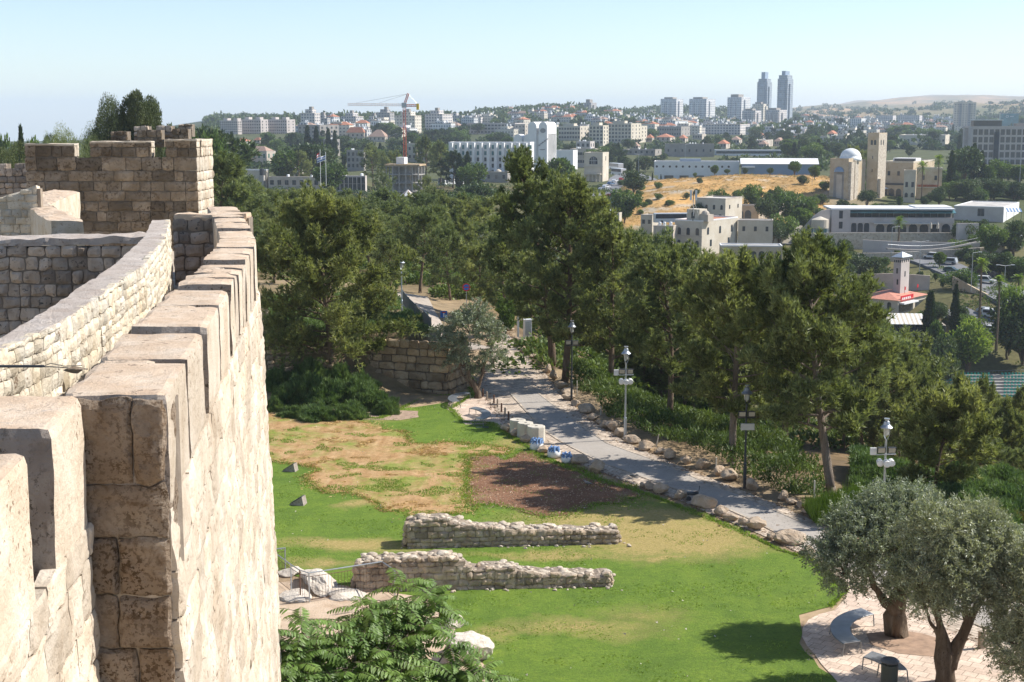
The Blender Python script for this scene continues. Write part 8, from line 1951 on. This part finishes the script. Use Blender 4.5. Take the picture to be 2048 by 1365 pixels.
# scrub on the valley slopes
def scrub(name, label, xa, xb, Ya, Yb, n, size, mat, seed, thr=-.1):
    rg = np.random.default_rng(seed); Y = rg.uniform(Ya, Yb, n); u = rg.uniform(xa, xb, n); X = (u-1024)/F*Y
    keep = vn(X/9, Y/14, 0, seed)+.5*vn(X/3, Y/4, 0, seed+1) > thr
    for (a, b_, yt, y2, YY, mx, my, rr) in RECTS: keep &= np.hypot(X-mx, Y-my) > rr+1
    X, Y = X[keep], Y[keep]; k = 60; N = len(X); r = size*rg.uniform(.5, 1.3, (N, 1)); v = unit(rg.normal(size=(N, k, 3))); v[:, :, 2] = np.abs(v[:, :, 2])
    P = (np.column_stack([X, Y, terr(X, Y)])[:, None]+v*r[:, :, None]*np.array([1.3, 1.3, .8])).reshape(-1, 3); Dv = unit(v.reshape(-1, 3)+rg.normal(size=(N*k, 3))*.5)
    V, Fc = leaves(P, Dv, size*.4*rg.uniform(.7, 1.3, N*k), size*.22*rg.uniform(.7, 1.3, N*k), rg)
    stuff(link(name, mesh_np(name, V, [Fc], (mat,))), label, 'scrub')
scrub('wood_scrub', 'undergrowth covering the slope beneath the pine wood', 1000, 2150, 95, 260, 2600, 1.0, M['shrub'], 61)
scrub('wood_scrub', 'undergrowth in the pine wood beyond the lawn', 430, 1000, 135, 300, 1800, 1.1, M['shrub'], 62)
scrub('valley_scrub', 'wild scrub on the valley side around the roads', 1560, 2150, 305, 430, 900, 1.2, M['shrub'], 63, .15)
scrub('slope_scrub', 'green scrub on the slope between wood and town', 430, 1240, 300, 640, 1900, 1.8, M['farleaf'], 64, -.2)
scrub('dry_grass', 'sun-bleached dry grass tufts on the golden hill', 1235, 1660, 458, 655, 2600, .42, leaf_mat('dry_grass_blades', (.42,.26,.10), (.62,.42,.20), .2, .1), 71, -.4)
scrub('dry_weeds', 'greyish weeds among the rocks of the golden hill', 1235, 1660, 456, 655, 420, .7, leaf_mat('dry_weeds', (.20,.19,.09), (.32,.28,.15), .2, .1), 72, .2)
# ------------------------------------------------------------------ LOOSE GRASS, STRAW AND CHIPS
def edge_pts(P, n, jit, rg, closed=True):
    P = np.array([p[:2] for p in P]); Q = np.roll(P, -1, 0)
    if not closed: Q = Q[:-1]; P = P[:-1]
    L = np.linalg.norm(Q-P, axis=1); k = rg.choice(len(P), n, p=L/L.sum()); t = rg.uniform(0, 1, (n, 1))
    X = P[k]*(1-t)+Q[k]*t
    cl = vn(X[:, 0]*1.4, X[:, 1]*1.4, 0, 88)[:, None]
    return X + rg.normal(size=(n, 2))*jit*(.35+np.clip(cl+.4, 0, 1.4))
def flecks(name, label, cat, XY, z, ln, wd, mat, up, rg):
    n = len(XY); P = np.column_stack([XY, np.full(n, z)]); Dv = rg.normal(size=(n, 3)); Dv[:, 2] = np.abs(Dv[:, 2])*up+.02; Dv = Dv/np.linalg.norm(Dv, axis=1)[:, None]
    V, Fc = blades(P, Dv, ln*rg.uniform(.5, 1.5, n), wd*rg.uniform(.6, 1.5, n), rg)
    return stuff(link(name, mesh_np(name, V, [Fc], (mat,))), label, cat)
rg = np.random.default_rng(5)
GM = leaf_mat('grass_blades', (.150,.235,.035), (.230,.330,.065), .4, .6); SMt = leaf_mat('straw_bits', (.40,.24,.09), (.60,.42,.20), .2, 1.)
chip = plain('bark_chips', (.42,.30,.20), .9, var=.5, scale=8)
MUP = gp(mu)
lx, ly = LP[:, 0] if False else np.array([p[0] for p in LP]), np.array([p[1] for p in LP])
E = np.vstack([edge_pts(LP[:24], 20000, .14, rg, False), edge_pts(SP_[5:], 8000, .22, rg, False), edge_pts(MUP, 6500, .26, rg)])
keep = ~((E[:, 0] > 17) | (E[:, 1] < 35)); flecks('grass', 'ragged tufts of grass along the edges of the lawn', 'grass', E[keep], .03, .10, .035, GM, 1.2, rg)
def inside(P, n, rg):
    P = np.array([p[:2] for p in P]); lo, hi = P.min(0), P.max(0); Q = rg.uniform(lo, hi, (n*3, 2)); ins = np.zeros(len(Q), bool); j = len(P)-1
    for i in range(len(P)):
        xi, yi = P[i]; xj, yj = P[j]; c = ((yi > Q[:, 1]) != (yj > Q[:, 1])) & (Q[:, 0] < (xj-xi)*(Q[:, 1]-yi)/(yj-yi+1e-12)+xi); ins ^= c; j = i
    return Q[ins][:n]
I = inside(SP_, 60000, rg); den = vn(I[:, 0]*.5, I[:, 1]*.9, 0, 5)+.6*vn(I[:, 0]*2, I[:, 1]*2, 0, 6)
flecks('grass', 'new green grass showing through the straw turf', 'grass', I[den > .42], .048, .06, .04, GM, 1.0, rg)
flecks('straw', 'loose straw scattered over the laid turf', 'straw', np.vstack([I[den < -.75], edge_pts(SP_, 7000, .3, rg)]), .05, .14, .03, SMt, .05, rg)
flecks('bark_chips', 'pale chips scattered over the dark mulch', 'wood chips', np.vstack([inside(MUP, 2200, rg), edge_pts(MUP, 1200, .5, rg)]), .045, .07, .05, chip, .15, rg)
I = inside(LP, 90000, rg); den = vn(I[:, 0]*.7, I[:, 1]*.7, 0, 15)+.6*vn(I[:, 0]*2.6, I[:, 1]*2.6, 0, 16)
flecks('grass', 'longer grass tufts standing out of the mown lawn', 'grass', I[den > .3], .02, .065, .03, GM, .9, rg)
I2 = inside(LP, 260, rg); flecks('litter', 'tiny pale leaves and scraps lying on the lawn', 'litter', I2, .05, .07, .06, M['drum'], .1, rg)
Ppath = gp(PL+PR[::-1]); n = 5000; flecks('leaf_litter', 'dry pine needles and leaf litter along the path edges', 'leaf litter', edge_pts(Ppath, n, .35, rg), .055, .14, .04, plain('leaf_litter', (.22,.14,.08), .9, var=.5, scale=5), .1, rg)
# ------------------------------------------------------------------ LIGHT, SKY, AIR, CAMERA
SUN_EL, SUN_AZ = R(43), math.atan2(.97, .24)       # azimuth measured from +Y towards +X
to_sun = np.array([sin(SUN_AZ)*cos(SUN_EL), cos(SUN_AZ)*cos(SUN_EL), sin(SUN_EL)])
sl_ = D_.lights.new('sun', 'SUN'); sl_.energy = 4.4; sl_.angle = R(.53); sl_.color = (1.0, .955, .89)
so = D_.objects.new('sun', sl_); C.objects.link(so)
from mathutils import Vector
so.rotation_euler = Vector(to_sun).to_track_quat('Z', 'Y').to_euler(); so.location = (30, 20, 60)
w = D_.worlds.new('World'); bpy.context.scene.world = w; w.use_nodes = True
nt = w.node_tree; nt.nodes.clear()
bg = nt.nodes.new('ShaderNodeBackground'); wo = nt.nodes.new('ShaderNodeOutputWorld'); sk = nt.nodes.new('ShaderNodeTexSky')
sk.sky_type = 'NISHITA'; sk.sun_disc = False; sk.sun_elevation = SUN_EL; sk.sun_rotation = SUN_AZ; sk.altitude = 1500; sk.air_density = 1.0; sk.dust_density = SKY_DUST; sk.ozone_density = 1.6
bg.inputs['Strength'].default_value = SKY_S
nt.links.new(sk.outputs[0], bg.inputs[0]); nt.links.new(bg.outputs[0], wo.inputs[0])
if HAZE > 0:
    mb = MB(); mb.box(-6000, 9000, -150, 16600, -240, 235)
    t = D_.materials.new('haze_air'); t.use_nodes = True; n = t.node_tree; n.nodes.clear()
    ou = n.nodes.new('ShaderNodeOutputMaterial'); pv = n.nodes.new('ShaderNodeVolumePrincipled')
    pv.inputs['Color'].default_value = (.74, .85, 1.0, 1); pv.inputs['Density'].default_value = HAZE; pv.inputs['Anisotropy'].default_value = 0
    n.links.new(pv.outputs[0], ou.inputs['Volume'])
    hz = mb.obj('haze', [t]); hz['kind'] = 'stuff'
cam = D_.cameras.new('camera'); cam.lens = 50*F/2844.44; cam.sensor_width = 36; cam.clip_end = 30000; cam.clip_start = .1
co = D_.objects.new('camera', cam); C.objects.link(co); co.location = (0, 0, EYE); co.rotation_euler = (pi/2 - PITCH, 0, 0)
sc = bpy.context.scene; sc.camera = co
sc.view_settings.view_transform = 'Standard'; sc.view_settings.look = 'None'; sc.view_settings.exposure = EXPO; sc.view_settings.gamma = 1
cy = sc.cycles; cy.max_bounces = 6; cy.diffuse_bounces = 3; cy.glossy_bounces = 2; cy.transmission_bounces = 3; cy.volume_bounces = 1; cy.transparent_max_bounces = 4
cy.use_denoising = True
try: cy.denoiser = 'OPENIMAGEDENOISE'; cy.denoising_input_passes = 'RGB_ALBEDO_NORMAL'
except Exception: pass
cy.sample_clamp_indirect = 6
dup = {k: v for k, v in LABELS.items() if len(v) > 1}
print('THINGS', sum(len(v) for v in LABELS.values()), 'DUP LABELS', {k: len(v) for k, v in list(dup.items())[:30]})
for k in LABELS:
    nw = len(k.split())
    if nw < 4 or nw > 16: print('LABEL LENGTH', nw, k)
